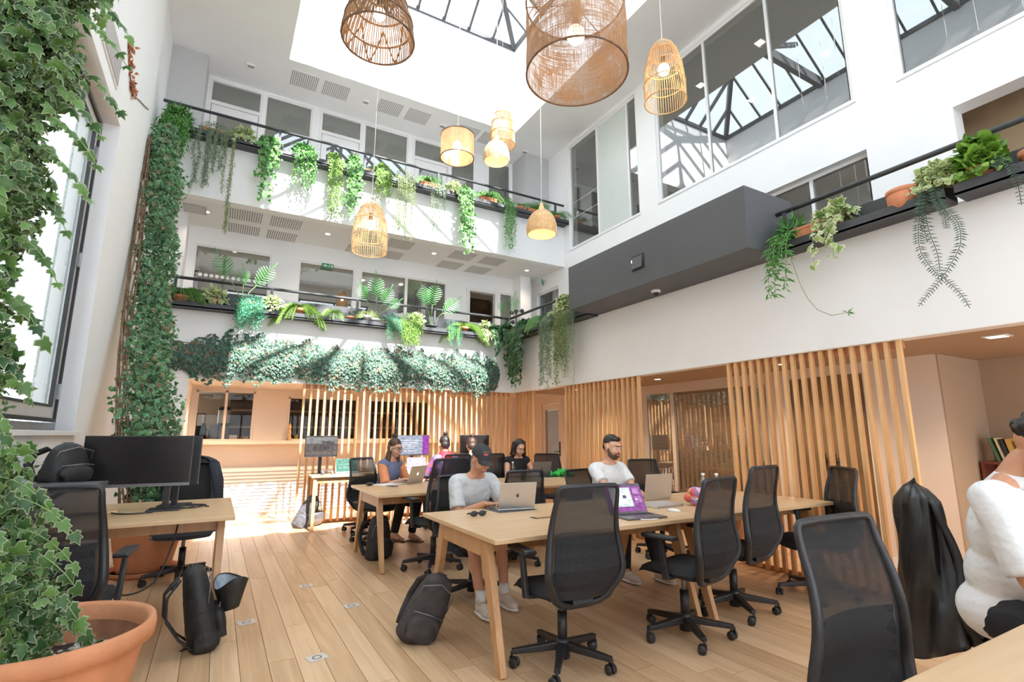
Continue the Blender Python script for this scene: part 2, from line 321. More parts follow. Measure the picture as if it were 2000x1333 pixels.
# ---------------- mesh helpers ----------------
class MB:
    def __init__(s): s.v = []; s.f = []; s.sm = []
    def add(s, vs, fs, smooth=False, mat=None):
        o = len(s.v)
        for v in vs: s.v.append(tuple(v))
        for f in fs: s.f.append(tuple(i + o for i in f)); s.sm.append(smooth)
        return s
    def box(s, c, d, rot=None):
        x, y, z = [q / 2 for q in d]
        vs = [Vector((a * x, b * y, e * z)) for a in (-1, 1) for b in (-1, 1) for e in (-1, 1)]
        if rot is not None:
            if not isinstance(rot, Matrix): rot = Euler(rot).to_matrix()
            vs = [rot @ v for v in vs]
        vs = [v + Vector(c) for v in vs]
        return s.add(vs, [(0, 1, 3, 2), (4, 6, 7, 5), (0, 4, 5, 1), (2, 3, 7, 6), (0, 2, 6, 4), (1, 5, 7, 3)])
    def bx(s, x0, x1, y0, y1, z0, z1): return s.box(((x0 + x1) / 2, (y0 + y1) / 2, (z0 + z1) / 2), (abs(x1 - x0), abs(y1 - y0), abs(z1 - z0)))
    def bar(s, p0, p1, w, d, w2=None, d2=None, up=(0, 1, 0)):
        p0 = Vector(p0); p1 = Vector(p1); z = (p1 - p0).normalized(); up = Vector(up)
        if abs(z.dot(up)) > 0.95: up = Vector((1, 0, 0))
        x = up.cross(z).normalized(); y = z.cross(x)
        w2 = w if w2 is None else w2; d2 = d if d2 is None else d2
        vs = [p0 + x * a * w / 2 + y * b * d / 2 for a, b in ((-1, -1), (1, -1), (1, 1), (-1, 1))] + [p1 + x * a * w2 / 2 + y * b * d2 / 2 for a, b in ((-1, -1), (1, -1), (1, 1), (-1, 1))]
        return s.add(vs, [(3, 2, 1, 0), (4, 5, 6, 7), (0, 1, 5, 4), (1, 2, 6, 5), (2, 3, 7, 6), (3, 0, 4, 7)])
    def tube(s, pts, r, n=8, closed=False, flat=1.0, up=(0, 0, 1), cap=True):
        pts = [Vector(p) for p in pts]; m = len(pts)
        rs = [r] * m if isinstance(r, (int, float)) else list(r)
        vs = []; px = None
        for i, p in enumerate(pts):
            if closed: t = pts[(i + 1) % m] - pts[i - 1]
            else: t = pts[min(i + 1, m - 1)] - pts[max(i - 1, 0)]
            t = t.normalized() if t.length > 1e-9 else Vector((0, 0, 1))
            if px is None:
                u = Vector(up)
                if abs(t.dot(u)) > 0.9: u = Vector((1, 0, 0)) if abs(t.x) < 0.9 else Vector((0, 1, 0))
                x = (u - t * u.dot(t)).normalized()
            else:
                x = px - t * px.dot(t); x = x.normalized() if x.length > 1e-6 else Vector((1, 0, 0))
            px = x; y = t.cross(x)
            for k in range(n):
                a = 2 * PI * k / n
                vs.append(p + x * math.cos(a) * rs[i] * flat + y * math.sin(a) * rs[i])
        fs = []
        for i in range(m if closed else m - 1):
            j = (i + 1) % m
            for k in range(n):
                k2 = (k + 1) % n
                fs.append((i * n + k, i * n + k2, j * n + k2, j * n + k))
        if not closed and cap:
            fs.append(tuple(range(n - 1, -1, -1))); fs.append(tuple((m - 1) * n + k for k in range(n)))
        return s.add(vs, fs, True)
    def lathe(s, prof, n=24, c=(0, 0, 0), axis='z', a0=0, a1=2 * PI, capb=False, capt=False):
        vs = []; full = abs(a1 - a0 - 2 * PI) < 1e-6; m = n if full else n + 1
        for r, z in prof:
            for k in range(m):
                a = a0 + (a1 - a0) * k / n
                if axis == 'z': q = (r * math.cos(a), r * math.sin(a), z)
                elif axis == 'x': q = (z, r * math.cos(a), r * math.sin(a))
                else: q = (r * math.cos(a), z, r * math.sin(a))
                vs.append((c[0] + q[0], c[1] + q[1], c[2] + q[2]))
        fs = []
        for i in range(len(prof) - 1):
            for k in range(n):
                k2 = (k + 1) % m
                fs.append((i * m + k, i * m + k2, (i + 1) * m + k2, (i + 1) * m + k))
        if capb: fs.append(tuple(range(m - 1, -1, -1)))
        if capt: fs.append(tuple((len(prof) - 1) * m + k for k in range(m)))
        return s.add(vs, fs, True)
    def ell(s, c, r, n=16, m=10, rot=None):
        vs = []; 
        R = rot if rot is None or isinstance(rot, Matrix) else Euler(rot).to_matrix()
        for i in range(1, m):
            t = PI * i / m
            for k in range(n):
                a = 2 * PI * k / n
                v = Vector((r[0] * math.sin(t) * math.cos(a), r[1] * math.sin(t) * math.sin(a), r[2] * math.cos(t)))
                vs.append((R @ v if R else v) + Vector(c))
        for zz in (r[2], -r[2]):
            v = Vector((0, 0, zz)); vs.append((R @ v if R else v) + Vector(c))
        T = len(vs) - 2; B = T + 1
        fs = [(T, k, (k + 1) % n) for k in range(n)] + [(B, (m - 2) * n + (k + 1) % n, (m - 2) * n + k) for k in range(n)]
        for i in range(m - 2):
            for k in range(n):
                k2 = (k + 1) % n
                fs.append((i * n + k, (i + 1) * n + k, (i + 1) * n + k2, i * n + k2))
        return s.add(vs, fs, True)
    def cap(s, p0, r0, p1, r1, n=12, flat=1.0, up=(0, 0, 1), round_=True):
        p0 = Vector(p0); p1 = Vector(p1); d = p1 - p0
        if d.length < 1e-6: return s.ell(p0, (r0, r0, r0))
        t = d.normalized(); pts = []; rs = []
        if round_:
            for a in (80, 55, 28): pts.append(p0 - t * r0 * math.sin(math.radians(a))); rs.append(r0 * math.cos(math.radians(a)))
        pts.append(p0); rs.append(r0); pts.append((p0 + p1) / 2); rs.append((r0 + r1) / 2); pts.append(p1); rs.append(r1)
        if round_:
            for a in (28, 55, 80): pts.append(p1 + t * r1 * math.sin(math.radians(a))); rs.append(r1 * math.cos(math.radians(a)))
        return s.tube(pts, rs, n, flat=flat, up=up)
    def grid(s, P, smooth=True, thick=0.0):
        # P: 2-D list of points
        m = len(P); n = len(P[0]); vs = [Vector(q) for row in P for q in row]
        fs = [(i * n + j, i * n + j + 1, (i + 1) * n + j + 1, (i + 1) * n + j) for i in range(m - 1) for j in range(n - 1)]
        if thick:
            k = len(vs); nv = []
            for i in range(m):
                for j in range(n):
                    a = Vector(P[min(i + 1, m - 1)][j]) - Vector(P[max(i - 1, 0)][j]); b = Vector(P[i][min(j + 1, n - 1)]) - Vector(P[i][max(j - 1, 0)])
                    nn = a.cross(b); nn = nn.normalized() if nn.length > 1e-12 else Vector((0, 0, 1))
                    nv.append(vs[i * n + j] + nn * thick)
            vs = vs + nv
            fs2 = [tuple(q + k for q in reversed(f)) for f in fs]
            side = []
            for j in range(n - 1): side.append((j + 1, j, j + k, j + 1 + k)); b0 = (m - 1) * n; side.append((b0 + j, b0 + j + 1, b0 + j + 1 + k, b0 + j + k))
            for i in range(m - 1): side.append((i * n, (i + 1) * n, (i + 1) * n + k, i * n + k)); e = n - 1; side.append(((i + 1) * n + e, i * n + e, i * n + e + k, (i + 1) * n + e + k))
            fs = fs + fs2 + side
        return s.add(vs, fs, smooth)
    def mesh(s, name, mat):
        me = bpy.data.meshes.new(name); me.from_pydata([tuple(v) for v in s.v], [], s.f)
        me.polygons.foreach_set('use_smooth', s.sm); me.materials.append(M[mat] if isinstance(mat, str) else mat); me.update()
        return me
    def build(s, name, mat, parent=None, bevel=0.0, loc=(0, 0, 0), rotz=0.0, rot=None, label=None, kind=None, auto=False, seg=2):
        me = s.mesh(name, mat)
        if bevel:
            bm = bmesh.new(); bm.from_mesh(me)
            es = [e for e in bm.edges if e.is_manifold and e.calc_face_angle(0) > 0.6]
            if es: bmesh.ops.bevel(bm, geom=es, offset=bevel, segments=seg, profile=0.6, affect='EDGES', clamp_overlap=True)
            bm.to_mesh(me); bm.free()
        if auto: smooth_by_angle(me)
        return put(name, me, parent, loc, rotz, rot, label, kind)
def smooth_by_angle(me, ang=0.6):
    me.polygons.foreach_set('use_smooth', [True] * len(me.polygons))
    try:
        me.set_sharp_from_angle(angle=ang)
    except Exception: pass
def put(name, me, parent=None, loc=(0, 0, 0), rotz=0.0, rot=None, label=None, kind=None):
    o = bpy.data.objects.new(name, me); COL.objects.link(o)
    o.location = loc
    o.rotation_euler = rot if rot is not None else (0, 0, rotz)
    if parent is not None: o.parent = parent
    if label: o['label'] = label
    if kind: o['kind'] = kind
    return o
def thing(name, label, cat, loc=(0, 0, 0), rotz=0.0, group=None, rot=None):
    o = bpy.data.objects.new(name, None); COL.objects.link(o); o.empty_display_size = 0.1
    o.location = loc; o.rotation_euler = rot if rot is not None else (0, 0, rotz)
    o['label'] = label; o['category'] = cat
    if group: o['group'] = group
    return o
def tag(o, label, cat, group=None):
    o['label'] = label; o['category'] = cat
    if group: o['group'] = group
    return o
def kids(o): return [c for c in bpy.data.objects if c.parent is o]
CH = {}
def index_children():
    CH.clear()
    for c in bpy.data.objects:
        if c.parent: CH.setdefault(c.parent.name, []).append(c)
def dup(root, loc, rotz=None, label=None, group=None, scale=None):
    r = root.copy(); COL.objects.link(r); r.location = loc
    if rotz is not None: r.rotation_euler = (0, 0, rotz)
    if scale: r.scale = (scale,) * 3 if isinstance(scale, (int, float)) else scale
    if label: r['label'] = label
    if group: r['group'] = group
    for ch in CH.get(root.name, []):
        c = ch.copy(); COL.objects.link(c); c.parent = r
        for g in CH.get(ch.name, []):
            d = g.copy(); COL.objects.link(d); d.parent = c
    return r
def struct(mb, name, mat, parent=None, bevel=0.0):
    o = mb.build(name, mat, parent, bevel)
    if parent is None: o['kind'] = 'structure'
    return o
def sroot(name):
    o = bpy.data.objects.new(name, None); COL.objects.link(o); o['kind'] = 'structure'; return o
def remesh(mb, name, mat, voxel, parent=None, smooth=2, extra=None, loc=(0, 0, 0), label=None):
    me = mb.mesh(name + '_raw', mat); o = bpy.data.objects.new(name + '_raw', me); COL.objects.link(o)
    md = o.modifiers.new('r', 'REMESH'); md.mode = 'VOXEL'; md.voxel_size = voxel; md.use_smooth_shade = True
    if smooth:
        s2 = o.modifiers.new('s', 'SMOOTH'); s2.iterations = smooth; s2.factor = 0.5
    dg = bpy.context.evaluated_depsgraph_get(); ev = o.evaluated_get(dg)
    me2 = bpy.data.meshes.new_from_object(ev); bpy.data.objects.remove(o); bpy.data.meshes.remove(me)
    me2.name = name
    if extra is not None:
        ex = extra.mesh('x', mat); bm = bmesh.new(); bm.from_mesh(me2); bm.from_mesh(ex); bm.to_mesh(me2); bm.free(); bpy.data.meshes.remove(ex)
    me2.materials.clear(); me2.materials.append(M[mat]); me2.polygons.foreach_set('use_smooth', [True] * len(me2.polygons))
    return put(name, me2, parent, loc, label=label)

# ---------------- foliage helpers ----------------
def fan(outline, zc=0.05, c=(0, 0.4)):
    vs = [(c[0], c[1], zc, 0.0)] + [(x, y, z, 1.0) for x, y, z in outline]
    n = len(outline); fs = [(0, 1 + i, 1 + (i + 1) % n) for i in range(n)]
    return np.array([v[:3] for v in vs]), np.array([v[3] for v in vs]), np.array(fs)
def mir(h): return h + [(-x, y, z) for x, y, z in reversed(h) if abs(x) > 1e-6]
LT = {
    'ivy': fan(mir([(0, -0.02, -.02), (0.28, -0.14, -.10), (0.48, 0.10, -.18), (0.29, 0.27, -.03), (0.40, 0.55, -.16), (0.17, 0.60, -.04), (0, 1.0, -.20)]), 0.07, (0, .32)),
    'oval': fan(mir([(0, 0, 0), (0.28, 0.22, -.03), (0.32, 0.5, -.03), (0.18, 0.8, -.05), (0, 1.0, -.1)]), 0.04, (0, .45)),
    'round': fan(mir([(0, 0, 0), (0.36, 0.1, -.03), (0.48, 0.4, -.05), (0.3, 0.75, -.04), (0, 0.95, -.08)]), 0.05, (0, .4)),
    'lance': (np.array([(0, 0, 0), (0.11, 0.4, 0.02), (0, 1.0, -.12), (-0.11, 0.4, 0.02)]), np.array([0, 1., 1., 1.]), np.array([(0, 1, 2), (0, 2, 3)])),
    'blade': (np.array([(-.04, 0, 0), (0.04, 0, 0), (0.055, 0.5, 0.05), (-.055, 0.5, 0.05), (0, 1.0, -.05)]), np.array([0, 0, 1., 1., 1.]), np.array([(0, 1, 2), (0, 2, 3), (3, 2, 4)])),
}
def leaves_mesh(name, kind, P, D, Nn, S):
    P = np.asarray(P, float); D = np.asarray(D, float); Nn = np.asarray(Nn, float); S = np.asarray(S, float)
    tv, te, tf = LT[kind]
    D = D / (np.linalg.norm(D, axis=1, keepdims=True) + 1e-9)
    X = np.cross(D, Nn); X /= (np.linalg.norm(X, axis=1, keepdims=True) + 1e-9); Z = np.cross(X, D)
    R = np.stack([X, D, Z], axis=2)
    V = np.einsum('nij,kj->nki', R, tv) * S[:, None, None] + P[:, None, :]
    n, k = V.shape[:2]; F = (tf[None] + (np.arange(n) * k)[:, None, None]).reshape(-1, 3)
    me = bpy.data.meshes.new(name); me.vertices.add(n * k); me.vertices.foreach_set('co', V.reshape(-1).astype(np.float32))
    me.loops.add(F.size); me.loops.foreach_set('vertex_index', F.reshape(-1).astype(np.int32))
    me.polygons.add(len(F)); me.polygons.foreach_set('loop_start', (np.arange(len(F)) * 3).astype(np.int32))
    me.update(calc_edges=True)
    a = me.attributes.new('edge', 'FLOAT', 'POINT'); a.data.foreach_set('value', np.tile(te, n).astype(np.float32))
    a = me.attributes.new('rnd', 'FLOAT', 'POINT'); a.data.foreach_set('value', np.repeat(rng.random(n), k).astype(np.float32))
    return me
def leaves(name, kind, P, D, Nn, S, mat, parent=None, stuff=False, label=None):
    me = leaves_mesh(name, kind, P, D, Nn, S); me.materials.append(M[mat])
    return put(name, me, parent, kind='stuff' if stuff else None, label=label)
def rv(n=1, s=1.0):
    v = rng.normal(size=(n, 3)) * s; return v
def strand(p0, L_, dirv=(0, 0, -1), sway=0.06, step=0.02, spread=0.0, out=None):
    """a hanging stem: list of points going down"""
    n = max(3, int(L_ / step)); p = np.array(p0, float); d = np.array(out if out is not None else dirv, float); pts = [p.copy()]
    ph = rng.random(2) * 6.28; fr = 3 + rng.random(2) * 3
    for i in range(n):
        t = i / n
        tgt = np.array([sway * math.sin(ph[0] + fr[0] * t * 3) + spread, sway * math.sin(ph[1] + fr[1] * t * 3) * 0.5, -1.0])
        d = d * 0.75 + tgt * 0.25; d /= np.linalg.norm(d); p = p + d * step; pts.append(p.copy())
    return np.array(pts)
# ================= STRUCTURE =================
XR, XP, YB, YW, XL = 6.3, 5.0, 8.75, 9.9, -1.15
def wall_holes(axis, c0, c1, a0, a1, z0, z1, holes):
    """slab between c0..c1 across `axis`, spanning a0..a1 and z0..z1, with rectangular openings (a,b,za,zb)"""
    mb = MB(); As = sorted(set([a0, a1] + [q for h in holes for q in h[:2]])); Zs = sorted(set([z0, z1] + [q for h in holes for q in h[2:4]]))
    def solid(i, j):
        a = (As[i] + As[i + 1]) / 2; z = (Zs[j] + Zs[j + 1]) / 2
        return not any(h[0] < a < h[1] and h[2] < z < h[3] for h in holes)
    pt = (lambda a, z, c: (c, a, z)) if axis == 'x' else (lambda a, z, c: (a, c, z))
    na, nz = len(As) - 1, len(Zs) - 1; S = [[solid(i, j) for j in range(nz)] for i in range(na)]
    for i in range(na):
        for j in range(nz):
            if not S[i][j]: continue
            A, B, Z0, Z1 = As[i], As[i + 1], Zs[j], Zs[j + 1]
            mb.add([pt(A, Z0, c0), pt(B, Z0, c0), pt(B, Z1, c0), pt(A, Z1, c0)], [(0, 1, 2, 3)])
            mb.add([pt(A, Z0, c1), pt(B, Z0, c1), pt(B, Z1, c1), pt(A, Z1, c1)], [(3, 2, 1, 0)])
            for (ii, jj, q) in ((i - 1, j, [(A, Z0), (A, Z1)]), (i + 1, j, [(B, Z0), (B, Z1)]), (i, j - 1, [(A, Z0), (B, Z0)]), (i, j + 1, [(A, Z1), (B, Z1)])):
                if ii < 0 or jj < 0 or ii >= na or jj >= nz or not S[ii][jj]:
                    mb.add([pt(*q[0], c0), pt(*q[1], c0), pt(*q[1], c1), pt(*q[0], c1)], [(0, 1, 2, 3)])
    return mb
def fix_normals(o):
    bm = bmesh.new(); bm.from_mesh(o.data); bmesh.ops.remove_doubles(bm, verts=bm.verts, dist=1e-5); bmesh.ops.recalc_face_normals(bm, faces=bm.faces); bm.to_mesh(o.data); bm.free(); return o

# floor: sub-floor slab with oak planks
fl = struct(MB().bx(-1.7, 10.2, -3.2, 13.0, -0.25, -0.016), 'floor', 'floor_gap')
PW = 0.155; plank_meshes = {}
def plank_mesh(Lh):
    k = round(Lh, 2)
    if k not in plank_meshes:
        plank_meshes[k] = MB().box((0, 0, -0.008), (PW - 0.003, k - 0.003, 0.016)).mesh('plank', 'floor_wood')
    return plank_meshes[k]
nplank = 0; far = MB()
x = XL + PW / 2; row = 0
while x < 6.9:
    # where the row starts in view
    y = -0.9 - rng.random() * 1.6 if x > 0.2 else 1.4 - rng.random() * 1.2
    y = max(y, -1.6)
    while y < 10.25:
        Lh = round(float(rng.choice([1.3, 1.7, 2.1, 2.5])), 2)
        if y + Lh > 10.28: Lh = round(10.28 - y, 2)
        if Lh > 0.05:
            big = nplank < 296 and not (x > 6.3)
            if big: put('plank', plank_mesh(Lh), fl, (x, y + Lh / 2, 0)); nplank += 1
            else: far.box((x, y + Lh / 2, -0.008), (PW - 0.003, Lh - 0.003, 0.016))
        y += Lh
    x += PW; row += 1
far.bx(6.9, 10, -2.5, 12.9, -0.016, 0); far.bx(XL, 6.9, 10.28, 12.9, -0.016, 0); far.bx(XL, 6.9, -3.0, -1.62, -0.016, 0); far.bx(XL, 0.2, -1.6, 0.0, -0.016, 0)
far.build('plank', 'floor_wood', fl, kind='stuff')

# left wall with its window opening
wl = fix_normals(struct(wall_holes('x', XL - 0.35, XL, -3.0, 7.9, 0, 9.9, [(2.0, 6.21, 1.40, 4.52)]), 'wall_left', 'white_paint', bevel=0))
wl2 = struct(MB().bx(XL - 0.4, XL - 0.06, 7.9, 13.0, 0, 9.9), 'wall_left_far', 'white_paint')
# window_1 : two tall aluminium sashes
w1 = sroot('window_1')
XF = -1.29
def rframe(x0, y0, y1, z0, z1, w, d):  # rectangular frame in plane X
    return MB().bx(x0 - d, x0, y0, y0 + w, z0, z1).bx(x0 - d, x0, y1 - w, y1, z0, z1).bx(x0 - d, x0, y0 + w, y1 - w, z0, z0 + w).bx(x0 - d, x0, y0 + w, y1 - w, z1 - w, z1)
rframe(XF, 2.0, 6.21, 1.40, 4.52, 0.07, 0.09).build('window_frame', 'alu_frame', w1, 0.004)
for k, (ya, yb) in enumerate(((2.07, 4.0), (4.02, 6.13))):
    rframe(XF + 0.015, ya, yb, 1.48, 4.45, 0.03, 0.04).build('gasket', 'gasket', w1)
    s_ = rframe(XF - 0.004, ya + 0.03, yb - 0.03, 1.51, 4.42, 0.10, 0.05).build('sash', 'alu_light', w1, 0.004)
    rframe(XF + 0.004, ya + 0.13, yb - 0.13, 1.61, 4.32, 0.018, 0.03).build('gasket', 'gasket', s_)
    MB().bx(XF - 0.035, XF - 0.025, ya + 0.14, yb - 0.14, 1.62, 4.31).build('pane', 'window_glass', s_)
for z in (1.75, 3.0, 4.1):
    MB().bx(XF - 0.01, XF + 0.03, 6.045, 6.075, z - .07, z + .07).build('hinge', 'alu_frame', w1, 0.003)
MB().bx(XL - 0.2, XL + 0.04, 1.95, 6.26, 1.36, 1.40).build('window_sill', 'white_frame', w1, 0.006)
struct(MB().bx(-5.2, -5.0, -6, 16, 0, 6.2), 'wall_outside', 'white_paint')
struct(MB().bx(-5.0, -1.7, -6, 16, -0.25, -0.05), 'ground_outside', 'grey_paint')
# return-air panel above the window
g = thing('wall_vent', 'grey framed air panel high on the left white wall above the window', 'vent', (XL, 5.42, 4.87))
MB().bx(0, 0.012, -0.38, 0.38, -0.19, 0.19).build('frame', 'white_frame', g, 0.003)
MB().bx(0.012, 0.018, -0.35, 0.35, -0.16, 0.16).build('grille', 'grille_metal', g)
# back pier and side return, ground floor
struct(MB().bx(XL - 0.06, -0.42, YB, 10.5, 0, 2.18), 'wall_pier', 'white_paint')
# ground-floor back wall with kitchen openings
gb = fix_normals(struct(wall_holes('y', 10.3, 10.45, -0.42, 6.5, 0.0, 2.18, [(-0.34, 0.55, 1.29, 2.12), (1.12, 2.4, 1.29, 2.05), (2.6, 3.9, 1.29, 2.05)]), 'wall_back', 'warm_paint'))
for nme, (a, b, zt) in (('window_5', (-0.34, 0.55, 2.12)), ('window_6', (1.12, 2.4, 2.05)), ('window_7', (2.6, 3.9, 2.05))):
    w = sroot(nme)
    MB().bx(a, b, 10.28, 10.33, 1.26, 1.29).bx(a, b, 10.28, 10.33, zt - .025, zt).bx(a, a + .025, 10.28, 10.33, 1.29, zt).bx(b - .025, b, 10.28, 10.33, 1.29, zt).bx((a + b) / 2 - .02, (a + b) / 2 + .02, 10.28, 10.33, 1.29, zt).build('window_frame', 'warm_paint', w)
    for s_ in (0, 1): MB().bx(a + .03 + s_ * (b - a) / 2, (a + b) / 2 - .03 + s_ * (b - a) / 2, 10.30, 10.306, 1.30, zt - .03).build('pane', 'hatch_glass', w)
# kitchen behind
struct(MB().bx(-0.5, 6.4, 12.2, 12.3, 0, 2.3), 'wall_kitchen', 'kitchen_tan')
struct(MB().bx(-0.45, 6.4, 10.45, 12.2, 1.15, 1.22), 'kitchen_counter', 'kitchen_brown')
# white front below the counter ledge: boards added to shape stripes of reflected light
lf = sroot('trim_louvre')
MB().bx(-0.42, 4.9, 10.24, 10.295, 0.0, 0.80).build('backing', 'louvre_white', lf)
for k in range(13):
    z = 0.04 + k * 0.058
    MB().box((2.24, 10.225, z + 0.02), (5.3, 0.006, 0.05), (math.radians(-22), 0, 0)).build('louvre', 'louvre_white', lf)
struct(MB().bx(-0.42, 4.9, 10.05, 10.3, 1.20, 1.26), 'trim_counter', 'warm_paint', bevel=0.006)
# slabs
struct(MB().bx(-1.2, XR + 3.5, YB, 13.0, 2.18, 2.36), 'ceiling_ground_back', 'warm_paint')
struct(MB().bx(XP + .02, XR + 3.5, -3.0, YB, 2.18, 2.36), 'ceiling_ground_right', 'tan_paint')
struct(MB().bx(XL - .05, XR, YB, 12.6, 4.98, 5.18), 'ceiling_first', 'ceiling_paint')
struct(MB().bx(-1.0, XP, YB - 0.02, YB + .15, 2.17, 3.2), 'wall_balcony_first', 'white_paint', bevel=0.01)
struct(MB().bx(XP, XP + .15, -3.0, YB + .15, 2.17, 3.2), 'wall_balcony_right', 'white_paint', bevel=0.01)
struct(MB().bx(XL - .05, XR, YB - 0.02, YB + .15, 4.97, 5.93), 'wall_balcony_second', 'white_paint', bevel=0.01)
# top ceiling ring around the light well, and the well walls
struct(MB().bx(XL - .3, 0.53, -3.2, 12.6, 7.8, 7.95), 'ceiling_left', 'ceiling_paint')
struct(MB().bx(0.53, 5.05, YB, 12.6, 7.8, 7.95), 'ceiling_back', 'ceiling_paint')
struct(MB().bx(5.05, 10.2, -3.2, 12.6, 7.8, 7.95), 'ceiling_right', 'ceiling_paint')
struct(MB().bx(0.53, 5.05, -3.2, -1.0, 7.8, 7.95), 'ceiling_near', 'ceiling_paint')
struct(MB().bx(0.38, 0.53, -1.15, YB + .15, 7.95, 9.86), 'wall_well_left', 'white_paint')
struct(MB().bx(5.05, 5.2, -1.15, YB + .15, 7.95, 9.86), 'wall_well_right', 'white_paint')
struct(MB().bx(0.53, 5.05, YB, YB + .15, 7.95, 9.86), 'wall_well_back', 'white_paint')
struct(MB().bx(0.53, 5.05, -1.15, -1.0, 7.95, 9.86), 'wall_well_near', 'white_paint')
fix_normals(struct(wall_holes('y', -3.2, -3.0, XL - .4, 10.2, 0, 7.9, [(-.6, 2.3, .2, 2.2), (2.6, 5.6, .2, 2.2), (-.6, 2.3, 2.7, 7.2), (2.6, 5.6, 2.7, 7.2), (6.0, 9.0, .2, 2.1)]), 'wall_near', 'white_paint'))  # openings added behind the camera to let in fill light
struct(MB().bx(-6, 14, -9.0, -3.2, 7.75, 7.95), 'roof_canopy', 'white_paint')  # unseen slab added to keep sun out of the near openings
wn_ = sroot('window_40')  # added window, there to brighten the room from the camera side
for a, b in ((-.6, 2.3), (2.6, 5.6)):
    for za, zb_ in ((.2, 2.2), (2.7, 7.2)):
        MB().bx(a, b, -3.12, -3.11, za, zb_).build('pane', 'near_window_glass', wn_)
        for q in (a + .03, (a + b) / 2, b - .03): MB().bx(q - .03, q + .03, -3.15, -3.05, za, zb_).build('mullion', 'charcoal', wn_)
        for q in (za + .03, (za + zb_) / 2, zb_ - .03): MB().bx(a, b, -3.14, -3.06, q - .025, q + .025).build('transom', 'charcoal', wn_)
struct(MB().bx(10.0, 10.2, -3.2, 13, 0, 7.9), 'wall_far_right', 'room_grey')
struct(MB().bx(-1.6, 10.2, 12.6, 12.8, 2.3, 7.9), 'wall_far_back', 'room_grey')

# skylight: hipped glass roof
sk = sroot('skylight')
x0, x1, y0, y1, zb = 0.53, 5.05, -1.0, YB, 9.86
HX = (x1 - x0) / 2; ZS = 0.80; xm = (x0 + x1) / 2; zr = zb + ZS * HX
fr = lambda p, q, w=.045, d=.09: MB().bar(p, q, w, d, up=(0.1, 0.2, 1))
for p, q in (((x0, y0, zb), (x1, y0, zb)), ((x0, y1, zb), (x1, y1, zb)), ((x0, y0, zb), (x0, y1, zb)), ((x1, y0, zb), (x1, y1, zb))):
    MB().bar(p, q, .09, .10, up=(0, 0, 1)).build('base_beam', 'sky_frame', sk)
MB().bar((xm, y0 + HX, zr), (xm, y1 - HX, zr), .09, .14, up=(0, 0, 1)).build('ridge_beam', 'sky_frame', sk)
for (cx_, cy_, ex, ey) in ((x0, y0, xm, y0 + HX), (x1, y0, xm, y0 + HX), (x0, y1, xm, y1 - HX), (x1, y1, xm, y1 - HX)):
    fr((cx_, cy_, zb), (ex, ey, zr), .10, .12).build('hip_rafter', 'sky_frame', sk)
ST = 0.565
nb = int(round((y1 - y0) / ST)); 
def roofz(x, y):
    return zb + ZS * min(x - x0, x1 - x, y - y0, y1 - y, HX)
def pane(pts):
    MB().add(pts, [tuple(range(len(pts)))]).build('pane', 'skylight_glass', sk)
for sgn, xe in ((1, x0), (-1, x1)):
    for k in range(nb + 1):
        y = y0 + (y1 - y0) * k / nb; d = min(y - y0, y1 - y, HX)
        if 0.05 < d: fr((xe, y, zb), (xe + sgn * d, y, zb + ZS * d)).build('rafter', 'sky_frame', sk)
        if k < nb:
            y2 = y0 + (y1 - y0) * (k + 1) / nb; d2 = min(y2 - y0, y1 - y2, HX)
            pts = [(xe, y, zb + .05), (xe + sgn * d, y, zb + ZS * d + .05), (xe + sgn * d2, y2, zb + ZS * d2 + .05), (xe, y2, zb + .05)]
            if d < 1e-3: pts = [pts[0]] + pts[2:]
            if d2 < 1e-3: pts = pts[:2] + pts[3:]
            pane(pts)
nx_ = 8
for sgn, ye in ((1, y0), (-1, y1)):
    for k in range(nx_ + 1):
        x = x0 + (x1 - x0) * k / nx_; d = min(x - x0, x1 - x)
        if d > .05: fr((x, ye, zb), (x, ye + sgn * d, zb + ZS * d)).build('rafter', 'sky_frame', sk)
        if k < nx_:
            xx = x0 + (x1 - x0) * (k + 1) / nx_; d2 = min(xx - x0, x1 - xx)
            pts = [(x, ye, zb + .05), (x, ye + sgn * d, zb + ZS * d + .05), (xx, ye + sgn * d2, zb + ZS * d2 + .05), (xx, ye, zb + .05)]
            if d < 1e-3: pts = [pts[0]] + pts[2:]
            if d2 < 1e-3: pts = pts[:2] + pts[3:]
            pane(pts)
# purlins, tie beams and braces
dp = HX * .55; zp = zb + ZS * dp
for p, q in (((x0 + dp, y0 + dp, zp), (x0 + dp, y1 - dp, zp)), ((x1 - dp, y0 + dp, zp), (x1 - dp, y1 - dp, zp)), ((x0 + dp, y1 - dp, zp), (x1 - dp, y1 - dp, zp))):
    fr(p, q, .05, .07).build('purlin', 'sky_frame', sk)
for y in (0.2, 3.3, 6.0):
    MB().bar((x0, y, zb + .02), (x1, y, zb + .02), .12, .22, up=(0, 0, 1)).build('tie_beam', 'sky_frame', sk)
    for s_ in (-1, 1):
        MB().bar((xm, y, zb + .1), (xm + s_ * HX * .6, y, zb + ZS * HX * .4), .09, .09, up=(0, 1, 0)).build('brace', 'sky_frame', sk)
    MB().bar((xm, y, zb), (xm, y, zr), .10, .10, up=(0, 1, 0)).build('king_post', 'sky_frame', sk)

